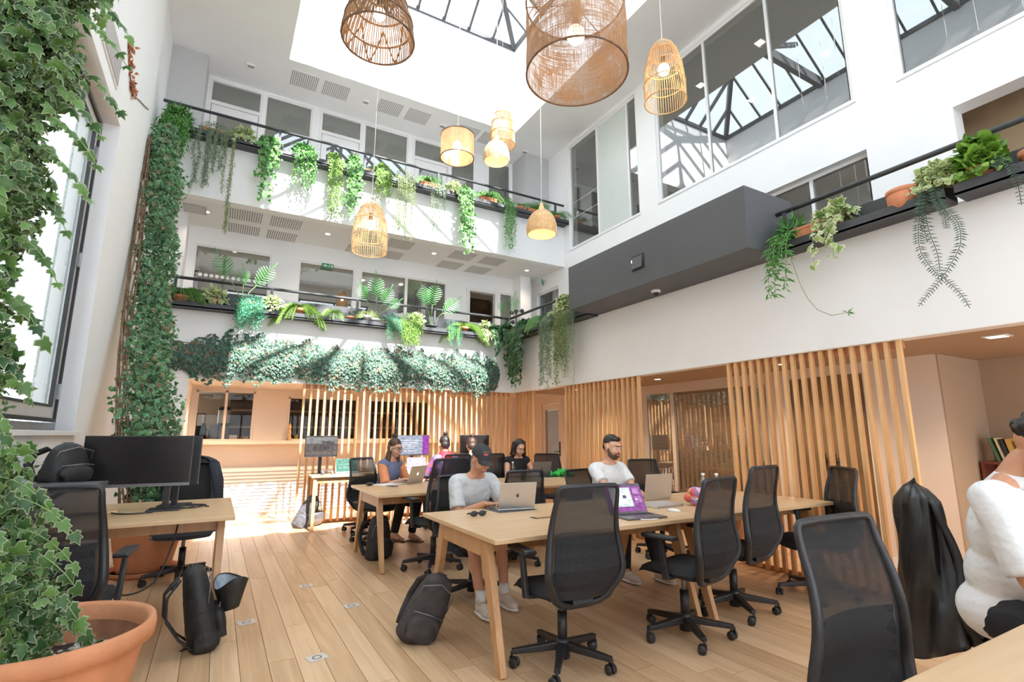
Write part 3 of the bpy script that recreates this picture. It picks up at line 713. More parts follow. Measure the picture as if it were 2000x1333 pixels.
# ---- right wall (upper floors) ----
holes_r = [(6.38, 8.52, 5.30, 7.72), (2.76, 5.92, 5.32, 7.72), (-0.8, 2.30, 5.30, 7.72), (2.70, 4.45, 2.9, 4.65), (-2.0, 1.88, 2.9, 4.69), (8.98, 9.86, 2.5, 4.62)]
fix_normals(struct(wall_holes('x', XR, XR + .22, -3.0, 12.6, 2.36, 7.8, holes_r), 'wall_right', 'white_paint'))
def win_x(name, y0, y1, z0, z1, divs, X=XR + .03, gmat='window_glass', fm='white_frame', fw=.045, frosted=None):
    w = sroot(name)
    rframe(X + .05, y0, y1, z0, z1, fw, .05).build('window_frame', fm, w, .004)
    MB().bx(X - .045, X + .06, y0 - .02, y1 + .02, z0 - .03, z0 - .0).build('window_sill', fm, w)
    e = [y0 + fw] + divs + [y1 - fw]
    for d in divs: MB().bx(X, X + .05, d - .02, d + .02, z0 + fw, z1 - fw).build('mullion', fm, w)
    for i in range(len(e) - 1):
        MB().bx(X + .02, X + .028, e[i] + .02, e[i + 1] - .02, z0 + fw, z1 - fw).build('pane', 'frosted' if frosted == i else gmat, w)
    return w
win_x('window_2', 6.38, 8.52, 5.30, 7.72, [6.66, 7.57], frosted=1)
win_x('window_3', 2.76, 5.92, 5.32, 7.72, [3.75, 4.84])
win_x('window_4', -0.8, 2.30, 5.30, 7.72, [0.4])
w8 = win_x('window_8', 2.70, 4.45, 2.9, 4.65, [3.42], X=XR + .1)
for k in range(14):
    MB().lathe([(0.0, 0), (.022, 0)], 12, (XR + .115, 2.85 + k * .11, 3.62), 'x').build('dot_sticker', 'white_frame', w8)
win_x('window_9', 8.98, 9.86, 2.5, 4.62, [], X=XR + .03)
w2o = bpy.data.objects['window_2']
for z, n in ((6.35, 15), (6.0, 15)):
    for k in range(n): MB().lathe([(0.0, 0), (.014, 0)], 8, (XR + .045, 7.62 + k * .057, z), 'x').build('dot_sticker', 'white_frame', w2o)
# rooms behind the right wall
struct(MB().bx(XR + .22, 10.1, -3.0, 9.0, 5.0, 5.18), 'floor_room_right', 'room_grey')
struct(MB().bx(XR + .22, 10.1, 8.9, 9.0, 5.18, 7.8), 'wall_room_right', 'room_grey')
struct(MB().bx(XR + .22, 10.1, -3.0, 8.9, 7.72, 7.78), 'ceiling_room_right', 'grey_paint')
struct(MB().bx(XR + .8, XR + .9, -3.0, 2.5, 2.36, 5.0), 'wall_niche', 'kitchen_tan')
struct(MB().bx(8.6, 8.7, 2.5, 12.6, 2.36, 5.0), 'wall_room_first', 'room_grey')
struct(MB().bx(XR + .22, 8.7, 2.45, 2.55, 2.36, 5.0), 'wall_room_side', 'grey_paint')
# ---- second-floor back wall (Y = 9.9) : doors and fixed panes ----
u3 = [('d', -.66, .22), ('w', .26, 1.10), ('d', 1.24, 2.08), ('w', 2.12, 3.06), ('d', 3.16, 4.02), ('w', 4.06, 4.66), ('w', 5.0, 5.6)]
fix_normals(struct(wall_holes('y', YW, YW + .12, -1.2, XR, 5.18, 7.8, [(a, b, 5.18 if t == 'd' else 5.4, 7.76) for t, a, b in u3]), 'wall_back_second', 'white_paint'))
wn = 10
for t, a, b in u3:
    if t == 'w':
        w = sroot('window_%d' % wn); wn += 1
        MB().bx(a, b, YW + .02, YW + .07, 5.4, 5.44).bx(a, b, YW + .02, YW + .07, 7.72, 7.76).bx(a, a + .03, YW + .02, YW + .07, 5.44, 7.72).bx(b - .03, b, YW + .02, YW + .07, 5.44, 7.72).build('window_frame', 'white_frame', w)
        MB().bx(a + .03, b - .03, YW + .04, YW + .05, 5.44, 7.72).build('pane', 'window_glass', w)
    else:
        w = sroot('door_%d' % wn); wn += 1
        MB().bx(a, a + .05, YW - .01, YW + .08, 5.18, 7.76).bx(b - .05, b, YW - .01, YW + .08, 5.18, 7.76).bx(a + .05, b - .05, YW - .01, YW + .08, 7.26, 7.33).bx(a + .05, b - .05, YW - .01, YW + .08, 7.71, 7.76).build('door_frame', 'white_frame', w)
        MB().bx(a + .05, b - .05, YW + .04, YW + .05, 7.33, 7.71).build('pane', 'window_glass', w)
        MB().bx(a + .06, a + .16, YW, YW + .05, 5.2, 7.25).bx(b - .16, b - .06, YW, YW + .05, 5.2, 7.25).bx(a + .16, b - .16, YW, YW + .05, 7.10, 7.25).bx(a + .16, b - .16, YW, YW + .05, 5.2, 5.4).build('door_leaf', 'white_frame', w)
        MB().bx(a + .16, b - .16, YW + .02, YW + .03, 5.4, 7.10).build('pane', 'window_glass', w)
        MB().bar((b - .11, YW - .01, 6.2), (b - .11, YW - .05, 6.2), .02, .02).bar((b - .11, YW - .05, 6.2), (b - .24, YW - .05, 6.2), .02, .02).build('door_handle', 'chrome', w)
struct(MB().bx(-1.25, -.69, 9.35, 9.9, 5.18, 7.8), 'wall_recess_second', 'grey_paint')
struct(MB().bx(5.65, XR, 9.3, 9.9, 5.18, 7.8), 'wall_corner_second', 'grey_paint')
# ---- first-floor back wall (Y = 10.1) ----
h1 = [(-.61, .61, 2.5, 4.66), (1.09, 2.13, 2.4, 4.64), (2.25, 4.11, 2.5, 4.64), (4.58, 5.37, 2.38, 4.61), (5.43, 5.77, 2.4, 4.61)]
fix_normals(struct(wall_holes('y', 10.1, 10.22, -1.2, XR, 2.36, 4.98, h1), 'wall_back_first', 'white_paint'))
for a, b, z0, z1 in h1:
    if abs(a - 4.58) < .01: continue
    w = sroot('window_%d' % wn); wn += 1
    MB().bx(a, b, 10.12, 10.17, z1 - .03, z1).bx(a, a + .03, 10.12, 10.17, z0, z1 - .03).bx(b - .03, b, 10.12, 10.17, z0, z1 - .03).bx(a, b, 10.12, 10.17, z0, z0 + .03).build('window_frame', 'white_frame', w)
    if b - a > 1.5: MB().bx(3.17, 3.23, 10.11, 10.18, z0, z1).build('mullion', 'white_frame', w)
    MB().bx(a + .03, b - .03, 10.14, 10.15, z0, z1 - .03).build('pane', 'window_glass', w)
    if a < 0:
        for k in range(13): MB().lathe([(0, 0), (.032, 0)], 12, (a + .12 + k * .085, 10.135, 4.12), 'y').build('dot_sticker', 'white_frame', w)
dr = sroot('door_first')
MB().bx(4.58, 4.66, 10.08, 10.2, 2.38, 4.61).bx(5.30, 5.37, 10.08, 10.2, 2.38, 4.61).bx(4.66, 5.30, 10.08, 10.2, 4.55, 4.61).build('door_frame', 'white_frame', dr)
MB().bx(4.67, 4.72, 10.2, 10.95, 2.38, 4.52).build('door_leaf', 'white_frame', dr)
struct(MB().bx(4.1, 6.2, 12.1, 12.2, 2.36, 4.98), 'wall_room_brown', 'kitchen_brown')
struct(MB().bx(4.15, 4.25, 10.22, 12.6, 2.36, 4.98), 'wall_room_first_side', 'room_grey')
struct(MB().bx(-1.25, -.72, 9.5, 10.1, 2.36, 4.98), 'wall_recess_first', 'white_paint')
struct(MB().bx(5.78, 6.05, 9.75, 10.1, 2.36, 4.98), 'wall_corner_first', 'white_paint')

# ---- ground floor right (X = 6.3) ----
hg = [(8.93, 9.70, 0.0, 2.04), (4.2, 6.5, 0.05, 2.08), (3.05, 3.92, 0.0, 2.06)]
fix_normals(struct(wall_holes('x', XR, XR + .15, 2.34, 10.45, 0, 2.18, hg), 'wall_right_ground', 'warm_paint'))
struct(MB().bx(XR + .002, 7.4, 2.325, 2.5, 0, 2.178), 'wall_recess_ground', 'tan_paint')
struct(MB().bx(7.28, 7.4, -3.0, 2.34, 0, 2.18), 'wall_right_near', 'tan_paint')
struct(MB().bx(XR - .015, XR, 2.33, 3.0, 0, 0.10).bx(XR - .015, XR, 3.97, 4.15, 0, .10).bx(XR - .015, XR, 6.55, 8.85, 0, .10), 'baseboard_right', 'white_frame')
d1 = sroot('door_1')
MB().bx(XR - .02, XR + .06, 8.87, 8.95, 0, 2.1).bx(XR - .02, XR + .06, 9.68, 9.76, 0, 2.1).bx(XR - .02, XR + .06, 8.95, 9.68, 2.03, 2.1).build('door_frame', 'warm_paint', d1, .004)
MB().bx(XR, XR + .04, 8.96, 9.06, 0.01, 2.02).bx(XR, XR + .04, 9.57, 9.67, .01, 2.02).bx(XR, XR + .04, 9.06, 9.57, 1.9, 2.02).bx(XR, XR + .04, 9.06, 9.57, .01, .12).build('door_leaf', 'warm_paint', d1)
MB().bx(XR + .015, XR + .02, 9.06, 9.57, .12, 1.9).build('pane', 'clear_glass', d1)
b_ = MB()
for k in range(58): b_.box((XR + .045, 9.315, .15 + k * .030), (.022, .50, .0015), (0, math.radians(50), 0))
b_.build('blind_slats', 'blind_dark', d1, kind='stuff')
MB().bar((XR - .005, 9.02, 1.02), (XR - .05, 9.02, 1.02), .02, .02).bar((XR - .05, 9.02, 1.02), (XR - .05, 9.14, 1.02), .018, .018).bx(XR - .01, XR, 9.0, 9.04, .92, 1.22).build('door_handle', 'gasket', d1)
w3 = sroot('window_30')
rframe(XR + .06, 4.2, 6.5, 0.05, 2.08, .05, .06).build('window_frame', 'warm_paint', w3)
MB().bx(XR, XR + .06, 5.86, 5.92, .1, 2.04).build('mullion', 'warm_paint', w3)
for a, b in ((4.25, 5.86), (5.92, 6.45)):
    MB().bx(XR + .02, XR + .026, a, b, .1, 2.03).build('pane', 'partition_glass', w3)
    b_ = MB()
    for k in range(76): b_.box((XR + .075, (a + b) / 2, .13 + k * .0252), (.022, b - a - .02, .0015), (0, math.radians(62), 0))
    b_.build('blind_slats', 'blind_slat', w3, kind='stuff')
d2 = sroot('door_2')
for k, (a, b) in enumerate(((3.06, 3.48), (3.50, 3.91))):
    MB().bx(XR + .02, XR + .06, a, b, .01, 2.05).build('door_leaf', 'door_brown', d2, .004)
    MB().bx(XR - .03, XR - .01, b - .06 if k == 0 else a + .04, b - .04 if k == 0 else a + .06, .95, 1.15).bx(XR - .03, XR + .02, b - .06 if k == 0 else a + .04, b - .04 if k == 0 else a + .06, 1.04, 1.06).build('door_handle', 'gasket', d2)
struct(MB().bx(8.5, 8.6, 2.5, 13.0, 0, 2.18), 'wall_meeting_room', 'kitchen_brown')
# picture-frame shadow gap trims around level edges kept plain

# ---- downlights and ceiling grilles ----
dlm = MB().lathe([(.0, -.004), (.042, -.004)], 16).mesh('lamp', 'downlight_glow')
rgm = MB().lathe([(.042, 0), (.042, -.006), (.058, -.006), (.06, 0)], 20).mesh('ring', 'white_frame')
sqm = MB().add([(-.06, -.06, -.004), (.06, -.06, -.004), (.06, .06, -.004), (-.06, .06, -.004)], [(0, 3, 2, 1)]).mesh('lamp', 'downlight_glow')
sqr = MB().bx(-.08, .08, -.08, -.06, -.008, 0).bx(-.08, .08, .06, .08, -.008, 0).bx(-.08, -.06, -.06, .06, -.008, 0).bx(.06, .08, -.06, .06, -.008, 0).mesh('ring', 'white_frame')
warm = bpy.data.lights.new('downlight_warm', 'SPOT'); warm.energy = 24; warm.color = (1.0, 0.72, 0.46); warm.spot_size = math.radians(125); warm.spot_blend = 0.8; warm.shadow_soft_size = 0.05
cool = bpy.data.lights.new('downlight_pale', 'SPOT'); cool.energy = 10; cool.color = (1.0, 0.86, 0.70); cool.spot_size = math.radians(120); cool.spot_blend = 0.8; cool.shadow_soft_size = 0.05
blind_fill = bpy.data.lights.new('meeting_light', 'SPOT'); blind_fill.energy = 45; blind_fill.color = (1.0, 0.86, 0.70); blind_fill.spot_size = math.radians(150); blind_fill.spot_blend = 0.8; blind_fill.shadow_soft_size = 0.05  # spot added to brighten the blinds from inside
def downlight(x, y, z, label, group, light=None, square=False):
    t = thing('ceiling_downlight', label, 'light', (x, y, z), 0, group)
    put('lamp', sqm if square else dlm, t); put('ring', sqr if square else rgm, t)
    if light:
        l = bpy.data.objects.new('downlight_beam', light); COL.objects.link(l); l.parent = t; l.location = (0, 0, -.03)
G1 = 'downlights in the ground-floor soffits'
downlight(5.61, 1.64, 2.18, 'bright square downlight at the far right of the ground-floor soffit', G1, warm, True)
downlight(5.64, 5.52, 2.18, 'round downlight in the soffit between the two right slatted screens', G1, warm)
downlight(5.68, 3.6, 2.18, 'small downlight seen through the top of the wide right slatted screen', G1, warm)
downlight(5.68, 7.6, 2.18, 'downlight behind the narrower slatted screen on the right', G1, warm)
for i, x in enumerate((0.1, 1.6, 3.1, 4.6)):
    downlight(x, 9.55, 2.18, ['downlight in front of the kitchen hatch on the left', 'first downlight behind the back slatted screen', 'middle downlight behind the back slatted screen', 'downlight at the corner end behind the back slatted screen'][i], G1, warm)
for k, x in enumerate((0.15, 1.8, 3.3)):  # unseen fixtures added to brighten the dark kitchen
    downlight(x, 11.0, 2.18, ['kitchen downlight behind the left hatch window', 'kitchen downlight behind the second hatch window', 'kitchen downlight behind the right hatch window'][k], 'kitchen downlights', cool)
downlight(7.0, 1.0, 2.18, 'downlight above the bookcase alcove', G1, warm)
for k, (x, y) in enumerate(((7.2, 4.2), (7.2, 5.8))): downlight(x, y, 2.14, ['downlight of the blinded meeting room near its brown doors', 'downlight of the blinded meeting room near its corner'][k], 'meeting room downlights', blind_fill)
for k, x in enumerate((-.46, 1.45, 3.51, 5.71)):
    downlight(x, 9.35, 4.98, ['first-floor corridor downlight above the fern by the climbing ivy', 'first-floor corridor downlight above the exit sign on glass', 'first-floor corridor downlight between ceiling panels at centre', 'first-floor corridor downlight by the corner exit sign'][k], 'first-floor corridor downlights', cool)
for k, (x, y) in enumerate(((0.0, 11.2), (1.6, 11.0), (2.7, 10.9), (2.7, 11.9), (3.7, 10.9), (3.6, 11.8), (5.0, 11.2))):
    downlight(x, y, 4.97, ['downlight behind the dotted first-floor glass at far left', 'downlight in the dark first-floor opening under the exit sign', 'nearer downlight behind the middle palm window', 'farther downlight behind the middle palm window', 'nearer downlight behind the right palm window', 'farther downlight behind the right palm window', 'downlight inside the brown first-floor room'][k], 'downlights inside first-floor rooms', cool if k in (1, 3, 6) else None)
for k, (x, y) in enumerate(((7.2, 4.4), (7.2, 3.2), (7.2, 5.6), (8.4, 4.0), (8.4, 5.4), (7.4, 7.9))):
    downlight(x, y, 7.72, ['square downlight behind the middle pane of the big upper right window', 'square downlight behind the right pane of the big upper window', 'square downlight behind the left pane, beside the tall rattan lamp', 'deeper square downlight behind the middle pane of the big window', 'deeper square downlight behind the left pane of the big window', 'square downlight in the upper room behind the frosted pane'][k], 'downlights inside the right upper room', cool if k in (0, 5) else None, True)
for k, x in enumerate((-.04, 1.97, 3.58, 5.61)):
    t = thing('ceiling_spotlight', ['small unlit spotlight on the top ceiling at its left end', 'small unlit spotlight between the top ceiling panels at left', 'small unlit spotlight on the top ceiling above the drum lamp', 'small unlit spotlight on the top ceiling by the right corner'][k], 'light', (x, 9.25, 7.8), 0, 'spotlights on the top ceiling')
    MB().bx(-.07, .07, -.05, .05, -.03, 0).build('housing', 'white_frame', t, .005); MB().bx(-.05, .05, -.03, .03, -.034, -.03).build('lens', 'grille_dark', t)
def grille(x0, x1, y0, y1, z, label, group, mat='grille_dark', n=14):
    t = thing('ceiling_vent', label, 'vent', ((x0 + x1) / 2, (y0 + y1) / 2, z), 0, group)
    w, d = x1 - x0, y1 - y0
    MB().bx(-w / 2, w / 2, -d / 2, d / 2, -.004, 0).build('panel', 'ceiling_paint', t)
    mb = MB()
    for i in range(n):
        x = -w / 2 + w * (i + .5) / n; mb.bx(x - w / n * .22, x + w / n * .22, -d / 2 + .02, d / 2 - .02, -.0065, -.004)
    mb.build('slots', mat, t)
for k, x in enumerate((0.6, 1.16, 2.2, 2.78, 3.9, 4.45)):
    grille(x, x + .47, 8.98, 9.45, 7.8, ['perforated ceiling panel at the far left of the top ceiling', 'second perforated panel from the left on the top ceiling', 'perforated panel of the top ceiling right of the long-cord rattan lamp', 'perforated panel of the top ceiling left of the drum lamp', 'perforated panel of the top ceiling behind the drum lamp', 'perforated panel of the top ceiling nearest the right corner'][k], 'perforated panels in the top ceiling')
k = 0
for gi, x in enumerate((-.14, .48, 1.9, 2.5, 3.82, 4.5)):
    for y in (8.95, 9.62):
        grille(x, x + .5, y, y + .5, 4.98, ['slotted panel', 'slotted panel'][0] + ' of the first-floor ceiling, ' + ['front', 'rear'][y > 9.3] + ' row, ' + ['far left', 'second from left', 'third, left of the rattan cage lamp', 'fourth, right of the cage lamp', 'fifth, near the centre', 'last before the corner'][gi], 'slotted panels in the first-floor ceiling'); k += 1
t = thing('ceiling_cassette', 'plain pale hatch in the first-floor ceiling beside the climbing ivy', 'vent', (-.62, 9.3, 4.98)); MB().bx(-.16, .16, -.17, .17, -.02, 0).build('panel', 'grille_metal', t, .004); MB().bx(-.13, .13, -.14, .14, -.024, -.02).build('cover', 'grey_paint', t)
# thermostat plate on the fascia
t = thing('wall_socket', 'small white plate on the fascia beside the climbing ivy', 'socket', (-.68, YB - .02, 2.93)); MB().bx(-.05, .05, -.01, 0, -.04, .04).build('plate', 'white_frame', t, .002); MB().bx(-.02, .02, -.014, -.01, -.02, .02).build('rocker', 'grille_metal', t)
# ================= RAILINGS, PLANTERS, BOX =================
def railing(name, label, p0, p1, zr, posts, z0):
    t = thing(name, label, 'railing', p0[:2] + (0,))
    q = (p1[0] - p0[0], p1[1] - p0[1])
    MB().tube([(0, 0, zr), (q[0], q[1], zr)], .024, 10).build('handrail', 'charcoal', t)
    for s in posts:
        x, y = q[0] * s, q[1] * s
        MB().bx(x - .018, x + .018, y - .018, y + .018, z0, zr).build('post', 'charcoal', t)
railing('balcony_railing', 'thin black handrail along the upper back balcony', (XL, YB - .02), (XR, YB - .02), 6.40, [.01, .22, .41, .6, .8, .97], 5.93)
railing('balcony_railing', 'black handrail along the lower back balcony', (-.95, YB - .02), (4.9, YB - .02), 3.655, [.04, .26, .49, .73, .995], 3.2)
railing('balcony_railing', 'short black handrail from the balcony corner to the grey box', (4.93, YB - .02), (4.93, 6.06), 3.655, [.45, .98], 3.2)
railing('balcony_railing', 'black handrail right of the grey box over the white wall', (4.95, 3.03), (4.95, -1.5), 3.655, [.02, .348, .68], 3.2)
def planter(label, p0, p1, z, axis, depth=.24, h=.08, back=.30):
    t = thing('plant_shelf', label, 'shelf', (p0[0], p0[1], z)); L_ = (p1[0] - p0[0]) if axis == 'x' else (p1[1] - p0[1])
    s = 1 if L_ > 0 else -1
    if axis == 'x':
        MB().bx(0, L_, -depth, .04, -.02, .0).build('tray', 'charcoal', t); MB().bx(0, L_, -depth, -depth + .012, -.03, h - .03).build('front_lip', 'charcoal', t); MB().bx(0, L_, .02, .035, 0, back).build('back_panel', 'charcoal', t)
    else:
        MB().bx(-depth, .04, 0, L_, -.02, 0).build('tray', 'charcoal', t); MB().bx(-depth, -depth + .012, 0, L_, -.03, h - .03).build('front_lip', 'charcoal', t); MB().bx(.02, .035, 0, L_, 0, back).build('back_panel', 'charcoal', t)
planter('dark metal plant shelf along the upper back balcony', (XL, YB - .03), (XR - .02, YB - .03), 5.90, 'x', .2, .10, .12)
planter('dark metal plant shelf along the lower back balcony, under the handrail', (-.95, YB - .03), (4.98, YB - .03), 3.20, 'x', .2, .09, .30)
planter('short dark plant shelf between balcony corner and grey box', (XP - .02, YB - .25), (XP - .02, 6.07), 3.20, 'y', .2, .09, .22)
planter('black plant shelf beside the right end of the grey box', (XP - .02, 3.02), (XP - .02, 1.56), 3.20, 'y', .2, .10, .26)
planter('black plant shelf at the far right edge above the white wall', (XP - .02, 1.50), (XP - .02, -1.5), 3.20, 'y', .2, .10, .26)
t = thing('storage_box', 'large matt charcoal box unit mounted on the right balcony edge', 'box', (4.44, 3.03, 3.2))
MB().bx(0, .79, 0, 3.03, 0, .67).build('casing', 'charcoal_box', t, .006)
h = MB().bx(-.004, .0, 1.43, 1.65, .21, .41).build('hatch_recess', 'gasket', t)
MB().box((-.016, 1.55, .31), (.006, .18, .16), (0, math.radians(8), 0)).build('hatch_door', 'charcoal_box', t)
MB().bx(-.02, -.004, 1.63, 1.65, .32, .36).build('latch', 'chrome', t)
t = thing('dome_camera', 'small white dome camera under the charcoal box', 'camera', (4.76, 4.61, 3.2))
MB().lathe([(0, 0), (.06, 0), (.062, -.02), (.05, -.035), (0, -.035)], 20).build('base', 'white_frame', t)
MB().ell((0, 0, -.035), (.038, .038, .04)).build('dome', 'gasket', t)
# exit signs
for (x, y, z, lab, rz) in ((1.6, 10.06, 4.60, 'small green exit sign hung above the dark first-floor doorway', 0), (6.22, 9.5, 4.82, 'small green exit sign at the first-floor corner', .9)):
    t = thing('exit_sign', lab, 'sign', (x, y, z), rz); MB().bx(-.11, .11, -.012, .012, -.045, .045).build('panel', 'exit_green', t)
    MB().add([(-.085, -.014, 0), (-.05, -.014, .03), (-.05, -.014, .012), (-.01, -.014, .012), (-.01, -.014, -.012), (-.05, -.014, -.012), (-.05, -.014, -.03)], [(0, 1, 2, 3, 4, 5, 6)]).build('arrow', 'paper_white', t)
    mb = MB(); mb.lathe([(0, -.002), (.008, -.002)], 8, (.03, -.013, .026), 'y'); mb.bar((.03, -.014, .018), (.026, -.014, -.004), .012, .002); mb.bar((.026, -.014, -.004), (.045, -.014, -.03), .008, .002); mb.bar((.026, -.014, -.004), (.008, -.014, -.026), .008, .002); mb.bar((.03, -.014, .014), (.052, -.014, .004), .006, .002)
    mb.build('running_figure', 'paper_white', t)
    MB().bx(.065, .09, -.015, -.012, -.03, .03).build('door_mark', 'paper_white', t)
# black wall hooks / rack in the corner of the first floor
t = thing('coat_rack', 'black rack of round hooks by the lower balcony corner', 'rack', (5.35, 9.2, 2.36))
MB().tube([(0, 0, 0), (0, 0, 1.62)], .015).build('pole', 'charcoal', t)
for (x, z) in ((-.13, 1.55), (.13, 1.62), (-.02, 1.60), (-.1, 1.35), (-.12, 1.1), (.1, 1.2)):
    a = MB().tube([(0, 0, z), (x, 0, z)], .007, 6).build('arm', 'charcoal', t); MB().lathe([(0, -.012), (.045, -.012), (.045, .012), (0, .012)], 16, (x, -.02, z), 'y').build('disc', 'charcoal', a)

# ================= SLATTED SCREENS =================
slat_me = MB().bx(-.016, .016, -.024, .024, 0.0, 2.165).mesh('slat', 'slat_wood')
slat_mx = MB().bx(-.022, .022, -.017, .017, 0.0, 2.165).mesh('slat', 'slat_wood')
def screen_x(label, x0, x1, y, pitch, rail0=None):
    t = thing('slatted_screen', label, 'screen', (x0, y, 0)); n = int((x1 - x0) / pitch) + 1
    for i in range(n): put('slat', slat_me, t, (i * pitch, 0, 0.012))
    MB().bx(-.02 if rail0 is None else rail0, x1 - x0, .024, .055, 0.0, .045).build('bottom_rail', 'rail_wood', t); MB().bx(-.02, x1 - x0, .025, .055, 2.10, 2.165).build('top_rail', 'rail_wood', t)
def screen_y(label, y0, y1, x, n):
    t = thing('slatted_screen', label, 'screen', (x, y0, 0)); pitch = (y1 - y0) / (n - 1)
    for i in range(n): put('slat', slat_mx, t, (0, i * pitch, 0.012))
    MB().bx(.023, .055, -.02, y1 - y0 + .02, 0, .045).build('bottom_rail', 'rail_wood', t); MB().bx(.024, .055, -.02, y1 - y0 + .02, 2.10, 2.165).build('top_rail', 'rail_wood', t)
screen_x('long wooden slatted screen behind the back desks', 1.17, 4.98, YB + .04, .1055)
screen_y('narrow wooden slatted screen turning the back corner', 8.08, 8.66, XP + .05, 6)
screen_y('wooden slatted screen behind the bearded man', 5.30, 7.02, XP + .05, 17)
screen_y('wide wooden slatted screen at right by the table end', 2.12, 3.83, XP + .05, 19)

# ================= PENDANT LAMPS =================
def hang(t, z0, ztop, mat='cord_white', r=.004):
    MB().tube([(0, 0, z0), (0, 0, ztop)], r, 6).build('cord', mat, t)
def bulb(t, z, r=.045):
    MB().lathe([(0, z + .12), (.018, z + .12), (.02, z + .05), (.0, z + .05)], 12).build('socket', 'rattan_dark', t)
    MB().ell((0, 0, z), (r, r, r * 1.1)).build('bulb', 'bulb', t)
    l = bpy.data.lights.new('bulb_light', 'POINT'); l.energy = 0.8; l.color = (1, .78, .52); l.shadow_soft_size = .04
    o = bpy.data.objects.new('bulb_light', l); COL.objects.link(o); o.parent = t; o.location = (0, 0, z - .07)
def cage(label, loc, prof, nrib, mat, rings, ztop, rr=.0035, bz=None, tilt=None, group='woven rattan pendant lamps'):
    t = thing('pendant_lamp', label, 'lamp', loc, 0, group)
    for k in range(nrib):
        a = 2 * PI * k / nrib
        MBt.tube([(r * math.cos(a), r * math.sin(a), z) for r, z in prof], rr, 4, cap=False)
    return t
def rattan_lamp(label, loc, prof, nrib, mat, ring_z, ztop, rr=.0035, bz=None, zig=False, ringmat=None):
    t = thing('pendant_lamp', label, 'lamp', loc)
    mb = MB()
    zs = [p[1] for p in prof]; rs = [p[0] for p in prof]
    fine = [(float(np.interp(z, zs, rs)), z) for z in np.linspace(zs[0], zs[-1], 12)]
    # smooth profile
    for k in range(nrib):
        a = 2 * PI * k / nrib + (0.01 * math.sin(k * 3.1))
        mb.tube([(r * math.cos(a), r * math.sin(a), z) for r, z in fine], rr, 4, cap=False)
    mb.build('rattan_ribs', mat, t, kind='stuff')
    for z in ring_z:
        r = float(np.interp(z, zs, rs)) + rr
        MB().tube([(r * math.cos(a), r * math.sin(a), z) for a in np.linspace(0, 2 * PI, 33)[:-1]], rr * 1.7, 6, closed=True).build('ring', ringmat or mat, t)
    if zig:
        m2_ = MB(); n = 8
        for k in range(n * 2):
            a0, a1 = PI * k / n, PI * (k + 1) / n; za, zb_ = (zs[0], zs[-1] * .55) if k % 2 == 0 else (zs[-1] * .55, zs[0])
            pts = [((float(np.interp(za + (zb_ - za) * u, zs, rs)) + .004) * math.cos(a0 + (a1 - a0) * u), (float(np.interp(za + (zb_ - za) * u, zs, rs)) + .004) * math.sin(a0 + (a1 - a0) * u), za + (zb_ - za) * u) for u in np.linspace(0, 1, 8)]
            m2_.tube(pts, rr * 1.4, 5)
        m2_.build('zigzag_binding', 'rattan_dark' if ringmat else mat, t)
    hang(t, zs[-1] if zs[-1] > zs[0] else zs[0], ztop - loc[2]); bulb(t, bz if bz is not None else .2)
    return t
ZT = 9.9
rattan_lamp('large open rattan cage lamp with dark rim hanging top centre-left', (0.80, 3.45, 4.31), [(.262, 0), (.258, .08), (.235, .2), (.19, .33), (.12, .44), (.06, .48)], 80, 'rattan_brown', [0, .14, .3, .42], ZT, .0048, .22, True, 'rattan_dark')
rattan_lamp('tall rattan cage lamp hanging upper right beside the big windows', (2.78, 2.49, 3.89), [(.153, 0), (.156, .12), (.145, .26), (.115, .40), (.07, .50), (.03, .53)], 52, 'rattan', [0, .15, .30, .42], ZT, .0028, .28)
rattan_lamp('tall woven rattan lamp hanging behind the small bell lamp', (2.85, 5.25, 5.01), [(.155, 0), (.158, .12), (.145, .26), (.11, .40), (.06, .50), (.03, .52)], 60, 'rattan', [0, .15, .30, .42], ZT, .004, .3)
rattan_lamp('rattan cage lamp hanging lowest at left in front of the balconies', (1.15, 4.86, 3.14), [(.165, 0), (.172, .12), (.160, .26), (.125, .40), (.08, .50), (.04, .52)], 52, 'rattan_light', [0, .15, .32, .44], ZT, .0035, .28)
def drum(label, loc, R, H, mat, rim, bz):
    t = thing('pendant_lamp', label, 'lamp', loc)
    P = []
    for i in range(13):
        z = H * i / 12; P.append([(R * (1 + .010 * math.sin(a * 7 + i)) * math.cos(a), R * (1 + .010 * math.sin(a * 7 + i)) * math.sin(a), z) for a in np.linspace(0, 2 * PI, 65)])
    MB().grid(P).build('shade', mat, t)
    for z in (0, H): MB().tube([(R * math.cos(a), R * math.sin(a), z) for a in np.linspace(0, 2 * PI, 49)[:-1]], .006, 6, closed=True).build('rim', rim, t)
    for k in range(3): a = k * 2.094 + .4; MB().tube([(0, 0, H - .02), (R * math.cos(a), R * math.sin(a), H)], .003, 5).build('spoke', 'rattan_dark', t)
    hang(t, H - .02, ZT - loc[2]); bulb(t, bz, .055)
drum('large burlap drum lamp hanging top centre, largest of the lamps', (1.69, 2.18, 3.50), .302, .50, 'burlap', 'rattan_dark', .27)
drum('pale drum lamp with veneer flakes hanging over the balconies', (2.17, 5.11, 4.56), .195, .29, 'veneer', 'rattan_dark', .16)
